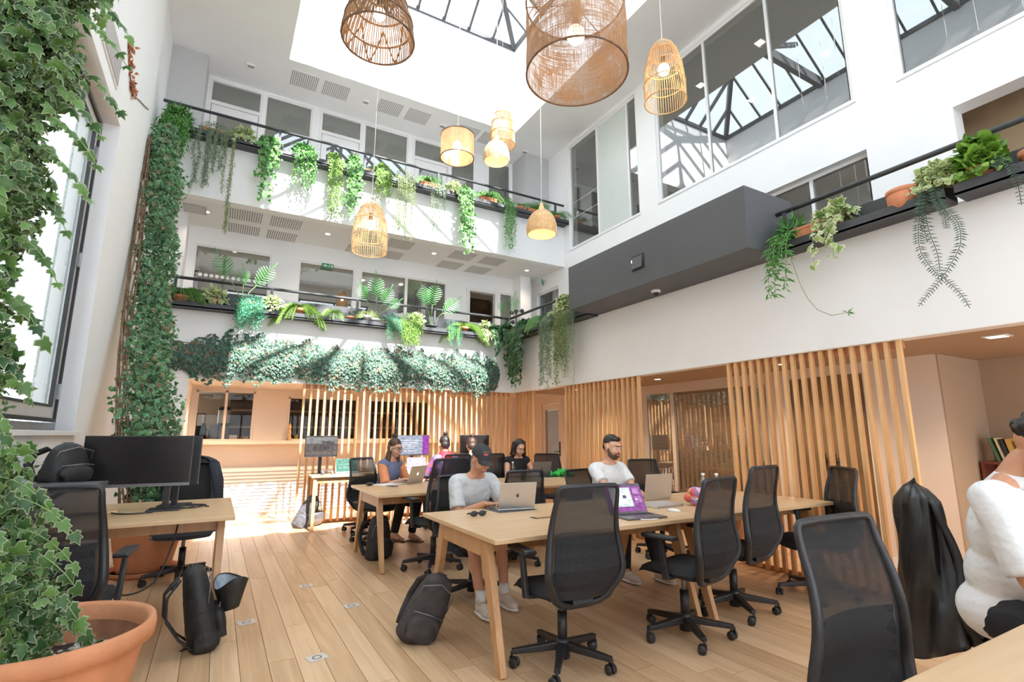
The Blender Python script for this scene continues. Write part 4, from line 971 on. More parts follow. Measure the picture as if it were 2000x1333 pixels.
def bell(label, loc, s, mat):
    t = thing('pendant_lamp', label, 'lamp', loc)
    prof = [(.155, 0), (.162, .03), (.158, .10), (.140, .17), (.105, .225), (.06, .262), (.028, .285), (.016, .33), (.010, .36)]
    prof = [(r * s, z * s) for r, z in prof]
    P = [[(r * math.cos(a), r * math.sin(a), z) for a in np.linspace(0, 2 * PI, 49)] for r, z in prof]
    MB().grid(P, thick=.004).build('shade', mat, t)
    mb = MB()
    for k in range(36):
        a = 2 * PI * k / 36; mb.tube([((r + .004) * math.cos(a), (r + .004) * math.sin(a), z) for r, z in prof], .003, 4, cap=False)
    mb.build('ribs', 'rattan_light', t, kind='stuff')
    MB().tube([(.155 * s * math.cos(a), .155 * s * math.sin(a), 0) for a in np.linspace(0, 2 * PI, 41)[:-1]], .007, 6, closed=True).build('rim', 'rattan_light', t)
    hang(t, .34 * s, ZT - loc[2]); bulb(t, .10 * s, .035)
plain('woven_orange', (0.74, 0.47, 0.22), 0.6, noise=0.2, nscale=30, bump=0.5, bscale=80)
bell('small woven bell lamp hanging in front of the tall rattan lamp', (2.47, 4.69, 4.40), .88, 'woven_orange')
bell('woven bell lamp hanging lowest at right near the corner', (2.84, 4.34, 3.48), .98, 'woven_orange')

# ================= TABLES =================
TZ = .765
def a_table(label, x0, x1, y0, y1, z=TZ, group=None, mat='table_wood', splay=.10, inset=.08):
    W_, D_ = x1 - x0, y1 - y0
    t = thing('desk', label, 'table', ((x0 + x1) / 2, (y0 + y1) / 2, 0), 0, group)
    MB().bx(-W_ / 2, W_ / 2, -D_ / 2, D_ / 2, z - .028, z).build('tabletop', mat, t, .004)
    for sx in (-1, 1):
        X = sx * (W_ / 2 - inset)
        for sy in (-1, 1):
            yt = sy * (D_ / 2 - .28); yb = sy * (D_ / 2 - .06)
            MB().bar((X, yt, z - .03), (X, yb, 0), .05, .10, .04, .055, up=(0, 1, 0)).build('leg', 'leg_wood', t, .003)
        MB().bx(X - .022, X + .022, -D_ / 2 + .30, D_ / 2 - .30, z - .15, z - .03).build('end_rail', 'leg_wood', t, .003)
        
    for sy in (-1, 1): MB().bx(-W_ / 2 + inset + .02, W_ / 2 - inset - .02, sy * (D_ / 2 - .30) - .012, sy * (D_ / 2 - .30) + .012, z - .13, z - .03).build('apron', 'leg_wood', t)
    return t
a_table('oak bench table with the capped man, its left end nearest the camera', 1.46, 3.255, 2.76, 3.98)
a_table('oak bench table of the bearded man, ending at the right slatted screen', 3.26, 4.98, 2.76, 3.98)
a_table('oak bench table where the woman in glasses sits', 1.48, 3.28, 5.30, 6.55)
a_table('oak bench table with the green cloth, behind the bearded man', 3.285, 4.98, 5.30, 6.55)
t = a_table('oak desk at left holding two back-to-back monitors', -1.08, .175, 4.33, 5.60, .79, splay=0)
def simple_desk(label, x0, x1, y0, y1, z):
    W_, D_ = x1 - x0, y1 - y0; t = thing('desk', label, 'table', ((x0 + x1) / 2, (y0 + y1) / 2, 0))
    MB().bx(-W_ / 2, W_ / 2, -D_ / 2, D_ / 2, z - .028, z).build('tabletop', 'table_wood', t, .003)
    MB().bx(-W_ / 2 + .05, W_ / 2 - .05, -D_ / 2 + .05, -D_ / 2 + .07, z - .11, z - .028).build('apron', 'leg_wood', t)
    for sx in (-1, 1):
        for sy in (-1, 1): MB().bx(sx * (W_ / 2 - .05) - .022, sx * (W_ / 2 - .05) + .022, sy * (D_ / 2 - .05) - .022, sy * (D_ / 2 - .05) + .022, 0, z - .028).build('leg', 'leg_wood', t)
simple_desk('left oak desk against the back screen with mountain-picture monitor', 1.26, 2.55, 8.05, 8.65, .775)
simple_desk('right oak desk against the back screen with the black monitor', 2.57, 4.6, 8.05, 8.65, .775)
t = a_table('oak table corner at the bottom right foreground', 1.40, 4.2, -.48, .74, TZ)

# ================= OFFICE CHAIR =================
def make_chair():
    t = thing('office_chair', 'chair', 'chair')
    # five-star base
    hub = MB().lathe([(0, .04), (.045, .04), (.042, .13), (.03, .15), (0, .15)], 16).build('base_hub', 'black_plastic', t)
    cme = None
    for k in range(5):
        a = 2 * PI * k / 5 + .3
        d = Vector((math.cos(a), math.sin(a), 0))
        MB().bar(d * .03 + Vector((0, 0, .11)), d * .31 + Vector((0, 0, .085)), .05, .045, .035, .028, up=(0, 0, 1)).build('base_leg', 'black_plastic', t, .006)
        if cme is None:
            cb = MB()
            for s in (-1, 1): cb.lathe([(0, -.011), (.022, -.011), (.028, -.005), (.028, .008), (.02, .011), (0, .011)], 16, (-.018, s * .017, .028), 'y')
            cb.bx(-.03, .012, -.006, .006, .028, .06).tube([(0, 0, .05), (0, 0, .085)], .008, 8)
            cme = cb.mesh('caster', 'black_plastic')
        put('caster', cme, t, tuple(d * .312), a + (1.1 if k % 2 else -.6))
    MB().tube([(0, 0, .12), (0, 0, .30)], .030, 14).build('gas_lift_cover', 'black_plastic', t)
    MB().tube([(0, 0, .28), (0, 0, .42)], .016, 12).build('gas_lift', 'steel_grey', t)
    mech = MB().bx(-.09, .09, -.14, .10, .385, .43).build('mechanism', 'black_plastic', t, .012)
    MB().tube([(.08, .0, .40), (.24, -.02, .395)], .007, 8).ell((.255, -.02, .395), (.03, .016, .012)).build('lever', 'steel_grey', mech)
    # seat cushion
    P = []
    for i in range(13):
        v = -1 + 2 * i / 12; row = []
        for j in range(13):
            u = -1 + 2 * j / 12
            w = .25 - .02 * (v < -.5) * abs(v); e = (1 - abs(u) ** 6) * (1 - abs(v) ** 6)
            k_ = 1 - .10 * abs(u) ** 4 * abs(v) ** 4
            x = u * w * k_; y = .0 + v * .24 * k_
            z = .455 + .045 * e ** .4 - .012 * math.cos(u * 1.5) - (.04 * max(0, v - .55) / .45) * 1.0
            row.append((x, y, z))
        P.append(row)
    m_ = MB(); m_.grid(P)
    Pb = [[(q[0] * .96, q[1] * .96, .435) for q in row] for row in P]; m_.grid([list(reversed(r)) for r in Pb])
    rim = [P[0][j] for j in range(13)] + [P[i][12] for i in range(1, 13)] + [P[12][j] for j in range(11, -1, -1)] + [P[i][0] for i in range(11, 0, -1)]
    rb = [(q[0] * .96, q[1] * .96, .435) for q in rim]; m_.grid([rim + [rim[0]], rb + [rb[0]]])
    m_.build('seat', 'black_fabric', t)
    MB().bx(-.20, .20, -.20, .20, .425, .437).build('seat_pan', 'black_plastic', t, .01)
    # backrest: profile (y, z, half width)
    prof = [(-.225, .44, .165), (-.262, .50, .220), (-.295, .56, .262), (-.285, .66, .252), (-.268, .76, .236), (-.280, .88, .222), (-.310, .98, .212), (-.330, 1.035, .208)]
    zz = np.linspace(.44, 1.035, 22); ys = np.interp(zz, [p[1] for p in prof], [p[0] for p in prof]); hw = np.interp(zz, [p[1] for p in prof], [p[2] for p in prof])
    ys = np.convolve(np.pad(ys, 2, 'edge'), np.ones(5) / 5, 'valid'); hw = np.convolve(np.pad(hw, 2, 'edge'), np.ones(5) / 5, 'valid')
    # frame loop
    Lp = [(-hw[i], ys[i] + .0, zz[i]) for i in range(22)]
    top = [(-hw[-1] + .004, ys[-1] - .004, zz[-1] + .024), (-hw[-1] + .022, ys[-1] - .008, zz[-1] + .036)]
    topm = [(x, ys[-1] - .012, zz[-1] + .038) for x in (-.08, 0, .08)]
    Rp = [(hw[i], ys[i], zz[i]) for i in range(21, -1, -1)]
    bot = [(hw[0] - .05, ys[0] + .02, zz[0] - .035), (.06, ys[0] + .035, zz[0] - .05), (-.06, ys[0] + .035, zz[0] - .05), (-hw[0] + .05, ys[0] + .02, zz[0] - .035)]
    loop = Lp + top + topm + [(-a[0], a[1], a[2]) for a in reversed(top)] + Rp + bot
    rad = [.028 - .013 * (i / 21) for i in range(22)] + [.015] * 7 + [.015 + .013 * (i / 21) for i in range(22)] + [.024] * 4
    MB().tube(loop, rad, 8, closed=True, flat=.8).build('back_frame', 'black_plastic', t)
    G = []
    for i in range(22):
        row = []
        for j in range(11):
            u = -1 + .2 * j; row.append((u * (hw[i] - .005), ys[i] - .035 * (1 - u * u) * (1 if zz[i] < .9 else .7) * 1.0 + .0, zz[i]))
        G.append(row)
    G.append([(q[0] * .86, ys[-1] - .012 - .02 * (1 - (q[0] / hw[-1]) ** 2), zz[-1] + .034) for q in G[-1]])
    MB().grid(G).build('back_mesh', 'chair_mesh', t)
    # lumbar support plate behind the mesh
    G = []
    for i in range(9):
        z = .50 + .036 * i; yb = float(np.interp(z, zz, ys)); wv = float(np.interp(z, zz, hw)) - .035
        G.append([(wv * (-1 + .2 * j), yb - .035 * (1 - (-1 + .2 * j) ** 2) - .010 - .004 * (i % 2), z) for j in range(11)])
    MB().grid(G, smooth=False, thick=.005).build('lumbar_support', 'black_fabric', t)
    MB().bar((0, -.12, .40), (0, -.245, .42), .14, .03, up=(0, 0, 1)).build('back_bracket', 'black_plastic', t, .006)
    # armrests
    for s in (-1, 1):
        ar = MB().bar((s * .19, -.04, .42), (s * .275, -.05, .43), .05, .02, up=(0, 0, 1)).bar((s * .275, -.05, .42), (s * .285, -.02, .675), .05, .028, .042, .024, up=(1, 0, 0)).build('armrest', 'black_plastic', t, .006)
        pts = [(s * .285 + u, v) for u, v in ()]
        MB().bx(s * .285 - .04, s * .285 + .04, -.14, .11, .675, .702).build('arm_pad', 'black_plastic', ar, .012)
    return t
CHAIR = make_chair()
CH['done'] = []
def chair(label, x, y, face, top=None, group='black mesh office chairs'):
    """face: direction the sitter looks, degrees, 90 = +Y"""
    global CHAIR_USED
    rz = math.radians(face - 90)
    if not CHAIR.get('used'):
        CHAIR['used'] = 1; c = CHAIR; c.location = (x, y, 0); c.rotation_euler = (0, 0, rz); c['label'] = label; c['group'] = group; index_children()
    else:
        c = dup(CHAIR, (x, y, 0), rz, label, group)
        if c.get('used'): del c['used']
    if top: c.scale = (1, 1, top / 1.073)
    return c
chair('nearest black mesh chair, its back to the camera at the front table', 1.95, 2.80, 86)
chair('black mesh chair with arms, middle of the front table', 2.95, 2.74, 100)
chair('black mesh chair with its back turned, third along the front table', 3.68, 2.90, 98, 1.12)
chair('black mesh chair in profile at the right end of the front table', 4.62, 2.80, 146)
chair('large black mesh chair in the right foreground facing the camera', 1.86, .72, 268, 1.085)
for o_ in [c for c in bpy.data.objects if c.parent and c.parent.get('label') == 'large black mesh chair in the right foreground facing the camera' and c.name.startswith('armrest')]:
    for g_ in [c for c in bpy.data.objects if c.parent is o_]: bpy.data.objects.remove(g_)
    bpy.data.objects.remove(o_)
chair('black chair with a leather jacket, behind the man in the white shirt', 3.37, 1.06, 305, 1.05)
chair('black mesh chair at left behind the big terracotta pot', -.67, 3.86, 84, 1.10)
chair('black chair under a dark coat, far side of the left desk', -.18, 6.08, 268, 1.08)
chair('black mesh chair pulled out by the left back desk', 1.98, 7.75, 150, 1.12)
chair('dark chair of the woman in glasses', 1.93, 6.98, 300, 1.05)
chair('black mesh chair at the near side of the middle table, seen from behind', 2.08, 5.32, 100, 1.12)
chair('black mesh chair of the woman with the red scarf', 3.10, 7.42, 95)
chair('black mesh chair of the person with auburn hair', 3.66, 7.42, 100)
chair('low black mesh chair between the capped man and the dark-haired woman', 2.92, 5.10, 84, .99)
chair('dark chair by the green cloth, far side of the middle table', 4.72, 6.95, 255, 1.05)
chair('dark chair behind the woman in the black top', 4.18, 7.15, 268, 1.0)
chair('black chair under the capped man', 2.05, 4.30, 268, .98)
chair('black chair under the bearded man', 3.62, 4.42, 285, .98)
chair('empty dark chair right of the bearded man', 4.60, 4.55, 262, 1.06)
# ================= PEOPLE =================
def V3(*a): return Vector(a)
def ik(S, T, a, b, pole):
    d = T - S; D = min(d.length, (a + b) * .995); u = d.normalized(); T2 = S + u * D
    x = (a * a - b * b + D * D) / (2 * D); h = math.sqrt(max(a * a - x * x, 0)); p = pole - u * pole.dot(u); p.normalize()
    return S + u * x + p * h, T2
def person(label, loc, face, lean=12, head=(20, 0), hands=None, top='tee_white', sleeves=.55, legs='trouser_black', legcut=1.0, skin='skin', hair='short', haircol='hair_brown',
           s=1.0, feet=None, beard=None, cap=False, shoes='shoe_beige', sleevemat=None, glasses=False, twist=0, female=False, pole=(.65, -.45, -.75), scarf=None, voxel=.0065, longsleeve=False, lx=0):
    t = thing('person', label, 'person', (loc[0], loc[1], 0), math.radians(face - 90))
    l = math.radians(lean); lxr = math.radians(lx)
    U = V3(math.sin(lxr), math.sin(l), math.cos(l)).normalized(); F = V3(0, math.cos(l), -math.sin(l)); X = V3(1, 0, 0)
    tr = Matrix.Rotation(math.radians(twist), 3, U)
    X = tr @ X; F = tr @ F
    hip = V3(0, 0, .57); w = .92 if female else 1.0; k = s
    up = lambda h, f=0, x=0: hip + U * h * k + F * f * k + X * x * k
    R = Matrix((X, F, U)).transposed()
    Tb = MB()
    def torso(mb, g=0.0):
        mb.ell(hip + V3(0, 0, -.01), ((.165 + g) * (1.02 if female else 1), .125 + g, .115 + g))
        mb.ell(up(.13), ((.142 * w + g), .105 + g, .14 + g), rot=R)
        mb.ell(up(.30, .008), ((.165 * w + g), .115 + g, .17 + g), rot=R)
        mb.cap(up(.425, -.005, -.155 * w), .06 + g * .9, up(.425, -.005, .155 * w), .06 + g * .9)
        gg = g if g == 0 else -.004
        mb.cap(up(.44 - (.02 if g else 0), 0, -.10 * w), .05 + g * .8, up(.49 - (.035 if g else 0), .0, 0), .052 + gg); mb.cap(up(.44 - (.02 if g else 0), 0, .10 * w), .05 + g * .8, up(.49 - (.035 if g else 0), 0, 0), .052 + gg)
    torso(Tb)
    nb = up(.475, -.005); hp, hy = math.radians(head[0]), math.radians(head[1])
    H = Matrix.Rotation(math.radians(twist) * .5 + hy, 3, 'Z') @ Matrix.Rotation(-hp, 3, 'X')
    nd = (U * .6 + (H @ V3(0, .25, 1)).normalized() * .5).normalized()
    ne = nb + nd * .105 * k
    HC = ne + H @ V3(0, .012, .075) * k
    Tb.cap(nb, .058 * w, ne, .052 * w)
    h_ = lambda x, y, z: HC + H @ V3(x, y, z) * k
    for c, r in (((0, -.012, .03), (.076, .092, .088)), ((0, .018, -.028), (.063, .074, .085)), ((0, .050, -.084), (.034, .030, .026)), ((.034, .058, -.030), (.028, .03, .03)), ((-.034, .058, -.030), (.028, .03, .03)), ((0, .078, .040), (.045, .016, .016))):
        Tb.ell(h_(*c), [q * k for q in r], rot=H)
    Tb.cap(h_(0, .088, .012), .009 * k, h_(0, .104, -.022), .0135 * k); Tb.ell(h_(0, .088, -.056), (.022 * k, .013 * k, .009 * k), rot=H)
    for sx in (-1, 1): Tb.ell(h_(sx * .079, -.004, -.008), (.012 * k, .021 * k, .032 * k), rot=H)
    # arms
    hands = hands or [V3(-.12, .42, .80), V3(.12, .42, .80)]
    arms = []; fing = MB()
    for i, sx in ((0, -1), (1, 1)):
        S = up(.425, -.005, sx * .175 * w); Tg = Vector(hands[i])
        E, Wp = ik(S, Tg, .285 * k, .25 * k, V3(sx * pole[0], pole[1], pole[2]))
        arms.append((S, E, Wp)); Tb.cap(S, .050 * w, E, .040 * w); Tb.cap(E, .040 * w, Wp, .027 * w)
        d = (Wp - E).normalized(); d = V3(d.x * .7 - sx * .25, d.y, d.z * .25 - .06).normalized(); side = d.cross(V3(0, 0, 1)).normalized(); nrm = side.cross(d)
        pc = Wp + d * .048
        Tb.ell(pc, (.040, .050, .016), rot=Matrix((side, d, nrm)).transposed()); Tb.cap(Wp, .026, pc, .022, flat=.8)
        for q in range(4):
            o_ = (q - 1.5) * .020; ln = (.030, .036, .038, .031)[q if sx < 0 else 3 - q]
            a0 = pc + side * o_ + d * .034; a1 = a0 + (d * .95 + side * o_ * 3 + nrm * .1).normalized() * ln * 1.1; a2 = a1 + (d * .75 - nrm * .65).normalized() * ln; a3 = a2 + (d * .45 - nrm * .9).normalized() * ln * .55
            fing.tube([a0 - d * .01, a0, a1, a2, a3, a3 + (a3 - a2) * .2], [.008, .0088, .0085, .0078, .0068, .003], 8)
        a0 = pc - side * sx * -1 * -.030 * 1 - d * .012; th = side * (-sx)
        a0 = pc + th * .030 - d * .015; a1 = a0 + (th * .7 + d * .6).normalized() * .034; a2 = a1 + (th * .15 + d * .95 - nrm * .25).normalized() * .030
        fing.tube([a0 - th * .012, a0, a1, a2, a2 + (a2 - a1) * .2], [.011, .011, .0098, .008, .003], 8)
    # legs
    feet = feet or [V3(-.13, .40, .08), V3(.13, .40, .08)]
    LG = []
    for i, sx in ((0, -1), (1, 1)):
        Hp = V3(sx * .09, .03, .545); A = Vector(feet[i])
        Kn, A = ik(Hp, A, .43 * k, .42 * k, V3(sx * .1, .8, 1.0)); LG.append((Hp, Kn, A))
        Tb.cap(Hp, .083, Kn, .052); Tb.cap(Kn, .052, A, .036)
        mid = Kn * .68 + A * .32 + V3(0, -.02, 0); Tb.ell(mid, (.048, .05, .09))
        Tb.cap(A, .036, A + V3(0, .10, -.045), .030); Tb.cap(A + V3(0, -.02, -.03), .03, A + V3(0, .14, -.05), .024)
    remesh(Tb, 'body', skin, voxel, t, 2, fing)
    # face details
    for sx in (-1, 1):
        e = MB(); ir = MB(); br = MB(); e.ell(h_(sx * .031, .0775, .010), (.0125 * k, .010 * k, .0085 * k), 12, 8, rot=H); ir.ell(h_(sx * .031, .0865, .007), (.0058 * k, .003 * k, .0058 * k), 10, 6, rot=H)
        br.cap(h_(sx * .014, .094, .029), .0042 * k, h_(sx * .046, .084, .033), .003 * k, 6)
        ey = e.build('eye', 'eye_white', t); ir.build('iris', 'eye_dark', ey); br.build('eyebrow', haircol, t)
    lp = MB(); lp.cap(h_(-.019, .0935, -.057), .0035 * k, h_(0, .1015, -.054), .0055 * k, 8); lp.cap(h_(0, .1015, -.054), .0055 * k, h_(.019, .0935, -.057), .0035 * k, 8); lp.ell(h_(0, .099, -.063), (.015 * k, .005 * k, .005 * k), rot=H); lp.build('lips', 'lips', t)
    # hair
    hb = MB()
    if hair == 'short':
        hb.ell(h_(0, -.022, .050), (.0768 * k, .089 * k, .078 * k), rot=H); hb.ell(h_(0, -.048, .0), (.066 * k, .055 * k, .062 * k), rot=H)
        hb.ell(h_(0, .035, .092), (.058 * k, .042 * k, .028 * k), rot=H)
    elif hair in ('bun', 'tail'):
        hb.ell(h_(0, -.026, .050), (.083 * k, .096 * k, .090 * k), rot=H); hb.ell(h_(0, -.055, -.005), (.076 * k, .062 * k, .075 * k), rot=H)
        hb.ell(h_(0, -.07, .155), (.036 * k, .036 * k, .030 * k), rot=H); hb.ell(h_(.012, -.065, .165), (.024 * k, .03 * k, .026 * k), rot=H)
        if hair == 'tail':
            for sx in (-1, 1): hb.cap(h_(sx * .075, -.03, .0), .026 * k, h_(sx * .085, .0, -.15), .034 * k); hb.cap(h_(sx * .085, 0, -.15), .034 * k, h_(sx * .08, .03, -.25), .016 * k)
            hb.cap(h_(0, -.07, -.02), .05 * k, h_(0, -.07, -.18), .05 * k)
    elif hair == 'long':
        hb.ell(h_(0, -.030, .048), (.087 * k, .094 * k, .090 * k), rot=H); hb.ell(h_(0, -.06, -.03), (.088 * k, .062 * k, .10 * k), rot=H)
        for sx in (-1, 1):
            hb.cap(h_(sx * .078, -.02, .03), .028 * k, h_(sx * .095, -.015, -.10), .034 * k); hb.cap(h_(sx * .092, .005, -.10), .036 * k, h_(sx * .085, -.01, -.19), .026 * k)
            for q in range(5): hb.cap(h_(sx * (.06 + .01 * q), .02 - .02 * q, .075), .012 * k, h_(sx * (.098 + .006 * math.sin(q * 2.)), .020 - .024 * q, -.14 - .02 * (q % 3)), .010 * k)
    elif hair == 'curly':
        for q in range(90):
            v = rv()[0]; v /= np.linalg.norm(v)
            if v[1] > .45 and v[2] < .55: continue
            if v[2] < -.5: continue
            hb.ell(h_(v[0] * .082, -.018 + v[1] * .094, .045 + v[2] * .088), [.020 * k] * 3, 8, 6)
        hb.ell(h_(0, -.026, .050), (.080 * k, .092 * k, .088 * k), rot=H)
    if hair: 
        if cap: pass
        remesh(hb, 'hair', haircol, .0055, t, 1)
    if beard:
        bb = MB(); bb.ell(h_(0, .046, -.082), (.042 * k, .040 * k, .036 * k), rot=H)
        for sx in (-1, 1): bb.cap(h_(sx * .067, .012, -.02), .012 * k, h_(sx * .052, .035, -.07), .020 * k); bb.cap(h_(sx * .052, .035, -.07), .022 * k, h_(0, .066, -.088), .026 * k); bb.cap(h_(sx * .026, .083, -.05), .007 * k, h_(0, .096, -.043), .006 * k); bb.cap(h_(sx * .026, .083, -.05), .008 * k, h_(sx * .024, .078, -.08), .012 * k)
        remesh(bb, 'beard', 'beard', .0045, t, 1)
    if cap:
        cb = MB(); P = []
        for i in range(9):
            th = (i / 8) * 1.45; P.append([tuple(h_(.090 * math.cos(a) * math.sin(PI / 2 - th * .99), -.012 + .106 * math.sin(a) * math.sin(PI / 2 - th * .99), .042 + .098 * math.sin(th))) for a in np.linspace(0, 2 * PI, 33)])
        cb.grid(P)
        cb.ell(h_(0, -.012, .142), (.011, .011, .006), rot=H)
        co = cb.build('cap', 'cap_cloth', t)
        P = []
        for i in range(6):
            r_ = i / 5; P.append([tuple(h_(.088 * math.sin(a) * (1 - .08 * r_), -.012 + .098 * math.cos(a) + .075 * r_ * math.cos(a * .9), .044 - .012 * r_ - .030 * (math.sin(a) ** 2) * (.3 + r_))) for a in np.linspace(-1.05, 1.05, 15)])
        MB().grid(P, thick=.004).build('cap_brim', 'cap_cloth', t)
        MB().ell(h_(.030, .083, .092), (.012, .006, .007), rot=H).ell(h_(.040, .076, .088), (.006, .005, .008), rot=H).ell(h_(.020, .085, .097), (.006, .005, .004), rot=H).build('cap_emblem', 'pink_mark', t)
    if glasses:
        gb_ = MB()
        for sx in (-1, 1):
            gb_.tube([tuple(h_(sx * .033 + .024 * math.cos(a), .101 - abs(.024 * math.cos(a) + sx * 0) * .1, .008 + .020 * math.sin(a))) for a in np.linspace(0, 2 * PI, 19)[:-1]], .0022, 5, closed=True)
            gb_.tube([tuple(h_(sx * .057, .098, .012)), tuple(h_(sx * .078, .03, .012)), tuple(h_(sx * .080, -.01, .006))], .002, 5)
        gb_.tube([tuple(h_(-.009, .101, .012)), tuple(h_(0, .104, .015)), tuple(h_(.009, .101, .012))], .002, 5)
        gb_.build('glasses', 'gasket', t)
    # clothes
    sm = MB(); torso(sm, .019)
    sl = MB() if sleevemat else sm
    for (S, E, Wp) in arms:
        if sleeves > 0:
            if sleeves <= 1: e_ = S.lerp(E, sleeves); sl.cap(S, .066 * w, S.lerp(e_, .3), .068 * w); sl.tube([S, S.lerp(e_, .5), e_], [.064 * w, .068 * w, .070 * w], 14)
            else: sl.cap(S, .064 * w, E, .058 * w); e_ = E.lerp(Wp, sleeves - 1); sl.tube([E, e_], [.058, .050], 14); sl.ell(E, (.06, .06, .06))
    if sleevemat: remesh(sl, 'sleeves', sleevemat, .009, t, 2)
    if top: remesh(sm, 'shirt', top, .0085, t, 9)
    if not longsleeve and top and sleeves > 0:
        cl = [tuple(nb - nd * .006 + X * .066 * math.cos(a) * w + F * .064 * math.sin(a) - U * (.012 + .014 * (math.sin(a) > 0) * math.sin(a))) for a in np.linspace(0, 2 * PI, 25)[:-1]]
        MB().tube(cl, .009, 8, closed=True).build('collar', top, t)
    if top == 'shirt_white':
        MB().grid([[tuple(nb + nd * (q - .012) + X * (.078 - .25 * q) * math.cos(a) + F * (.076 - .25 * q) * math.sin(a)) for a in np.linspace(-1.2 * PI, .2 * PI + .5, 25)] for q in (0, .02, .045, .06)], thick=.004).build('shirt_collar', top, t)
    lg = MB(); lg.ell(hip + V3(0, 0, -.02), (.178, .138, .115))
    for Hp, Kn, A in LG:
        lg.cap(Hp, .096, Kn, .066)
        if legcut >= 1: lg.cap(Kn, .064, Kn.lerp(A, .5), .058); lg.tube([Kn.lerp(A, .4), Kn.lerp(A, .93)], [.058, .052], 14)
    if legcut < 1:
        lg = MB(); lg.ell(hip + V3(0, 0, -.02), (.178, .138, .115))
        for Hp, Kn, A in LG: lg.cap(Hp, .096, Hp.lerp(Kn, .5), .09); lg.tube([Hp.lerp(Kn, .4), Hp.lerp(Kn, legcut)], [.09, .082], 14)
    remesh(lg, 'trousers' if legcut >= 1 else 'shorts', legs, .011, t, 2)
    for Hp, Kn, A in LG:
        if shoes == 'sandal':
            so = MB().bx(A.x - .04, A.x + .04, A.y - .05, A.y + .18, A.z - .088, A.z - .068).build('sandal', 'rattan_dark', t, .008); MB().tube([(A.x - .04, A.y + .11, A.z - .07), (A.x, A.y + .11, A.z - .025), (A.x + .04, A.y + .11, A.z - .07)], .009, 8).build('strap', 'rattan_dark', so)
        else:
            sb = MB(); sb.ell(A + V3(0, .11, -.045), (.047, .085, .036)); sb.cap(A + V3(0, -.015, -.035), .042, A + V3(0, .03, -.03), .042); sb.cap(A + V3(0, -.015, -.03), .040, A + V3(0, -.01, .02), .043); sb.ell(A + V3(0, .05, -.03), (.043, .08, .045))
            so = remesh(sb, 'shoe', shoes, .008, t, 1)
            MB().tube([(A.x, A.y - .055, A.z - .072), (A.x, A.y + .0, A.z - .072), (A.x, A.y + .11, A.z - .072), (A.x, A.y + .19, A.z - .07)], [.034, .045, .050, .026], 12, flat=.36, up=(0, 0, 1)).build('sole', 'sole_white', so)
            lb = MB()
            for q in range(4): lb.tube([(A.x - .022, A.y + .05 + .02 * q, A.z + .006 - .008 * q), (A.x, A.y + .052 + .02 * q, A.z + .014 - .009 * q), (A.x + .022, A.y + .05 + .02 * q, A.z + .006 - .008 * q)], .003, 5)
            lb.build('laces', 'sole_white', so)
            if shoes == 'shoe_beige' and legcut < 1: MB().tube([A + V3(0, 0, -.0), A + V3(0, -.0, .09)], [.042, .042], 12).build('sock', 'sock_white', t)
    if scarf:
        sc = MB(); 
        for q in range(3): sc.tube([tuple(nb + nd * (.01 + .018 * q) + X * (.085 - .006 * q) * math.cos(a) + F * (.085 - .006 * q) * math.sin(a) + U * .010 * math.sin(a * 3 + q)) for a in np.linspace(0, 2 * PI, 25)[:-1]], .024, 8, closed=True)
        sc.ell(up(.43, -.07), (.11, .05, .06), rot=R); remesh(sc, 'scarf', scarf, .008, t, 2)
    t['hc'] = 0; del t['hc']
    return t
person('man in a dark cap and pale grey tee typing on a silver laptop', (2.03, 4.42), 270, lean=24, head=(27, 10), hands=[V3(-.12, .50, .80), V3(.04, .46, .80)], top='tee_grey', sleeves=.82, legs='shorts_dark', legcut=.85, skin='skin_tan', hair='short', haircol='hair_brown', beard=None, cap=True, feet=[V3(-.12, .52, .09), V3(.14, .62, .09)], s=.99)
person('bearded man with short dark hair in a white tee', (3.66, 4.42), 270, lean=8, head=(14, 10), hands=[V3(-.06, .48, .80), V3(.10, .52, .80)], top='tee_white', sleeves=.62, legs='trouser_black', skin='skin', hair='short', haircol='hair_dark', beard=True, feet=[V3(-.12, .62, .09), V3(.16, .46, .09)], s=1.04)
person('woman with a bun, glasses and blue vest over orange sleeves', (2.0, 6.95), 302, lean=14, head=(14, -4), hands=[V3(-.09, .40, .80), V3(.08, .42, .80)], top='vest_blue', sleeves=.95, sleevemat='sleeve_orange', legs='trouser_black', skin='skin', hair='tail', haircol='hair_brown', glasses=True, shoes='sandal', feet=[V3(-.16, .36, .09), V3(.16, .34, .14)], female=True, s=.98, longsleeve=True)
person('person seen from behind with dark bun and red scarf', (3.12, 7.52), 92, lean=6, head=(10, 0), hands=[V3(-.14, .42, .80), V3(.14, .42, .80)], top='purple_print', sleeves=1.6, legs='trouser_black', hair='bun', haircol='hair_dark', female=True, scarf='red_cloth', s=1.0, longsleeve=True, voxel=.008)
person('person with auburn hair mostly hidden behind the capped man', (3.60, 7.50), 100, lean=10, head=(14, -25), hands=[V3(-.14, .42, .80), V3(.14, .42, .80)], top='black_fabric', sleeves=1.6, hair='bun', haircol='hair_auburn', female=True, s=.97, longsleeve=True, voxel=.008)
person('woman with shoulder-length dark hair and black sleeveless top', (4.05, 7.02), 262, lean=14, head=(28, 0), hands=[V3(-.13, .42, .80), V3(.09, .44, .80)], top='black_fabric', sleeves=0, hair='long', haircol='hair_dark', female=True, s=.97, voxel=.0075)
person('man with curly hair in a white shirt at the right edge', (3.05, 1.04), 270, lean=11, head=(44, 12), pole=(1.0, -.25, -.55), hands=[V3(-.10, .42, .71), V3(-.02, .32, .71)], top='shirt_white', sleeves=.93, legs='trouser_black', skin='skin_tan', hair='curly', haircol='hair_dark', beard=True, s=1.13, longsleeve=False).location.z = .06

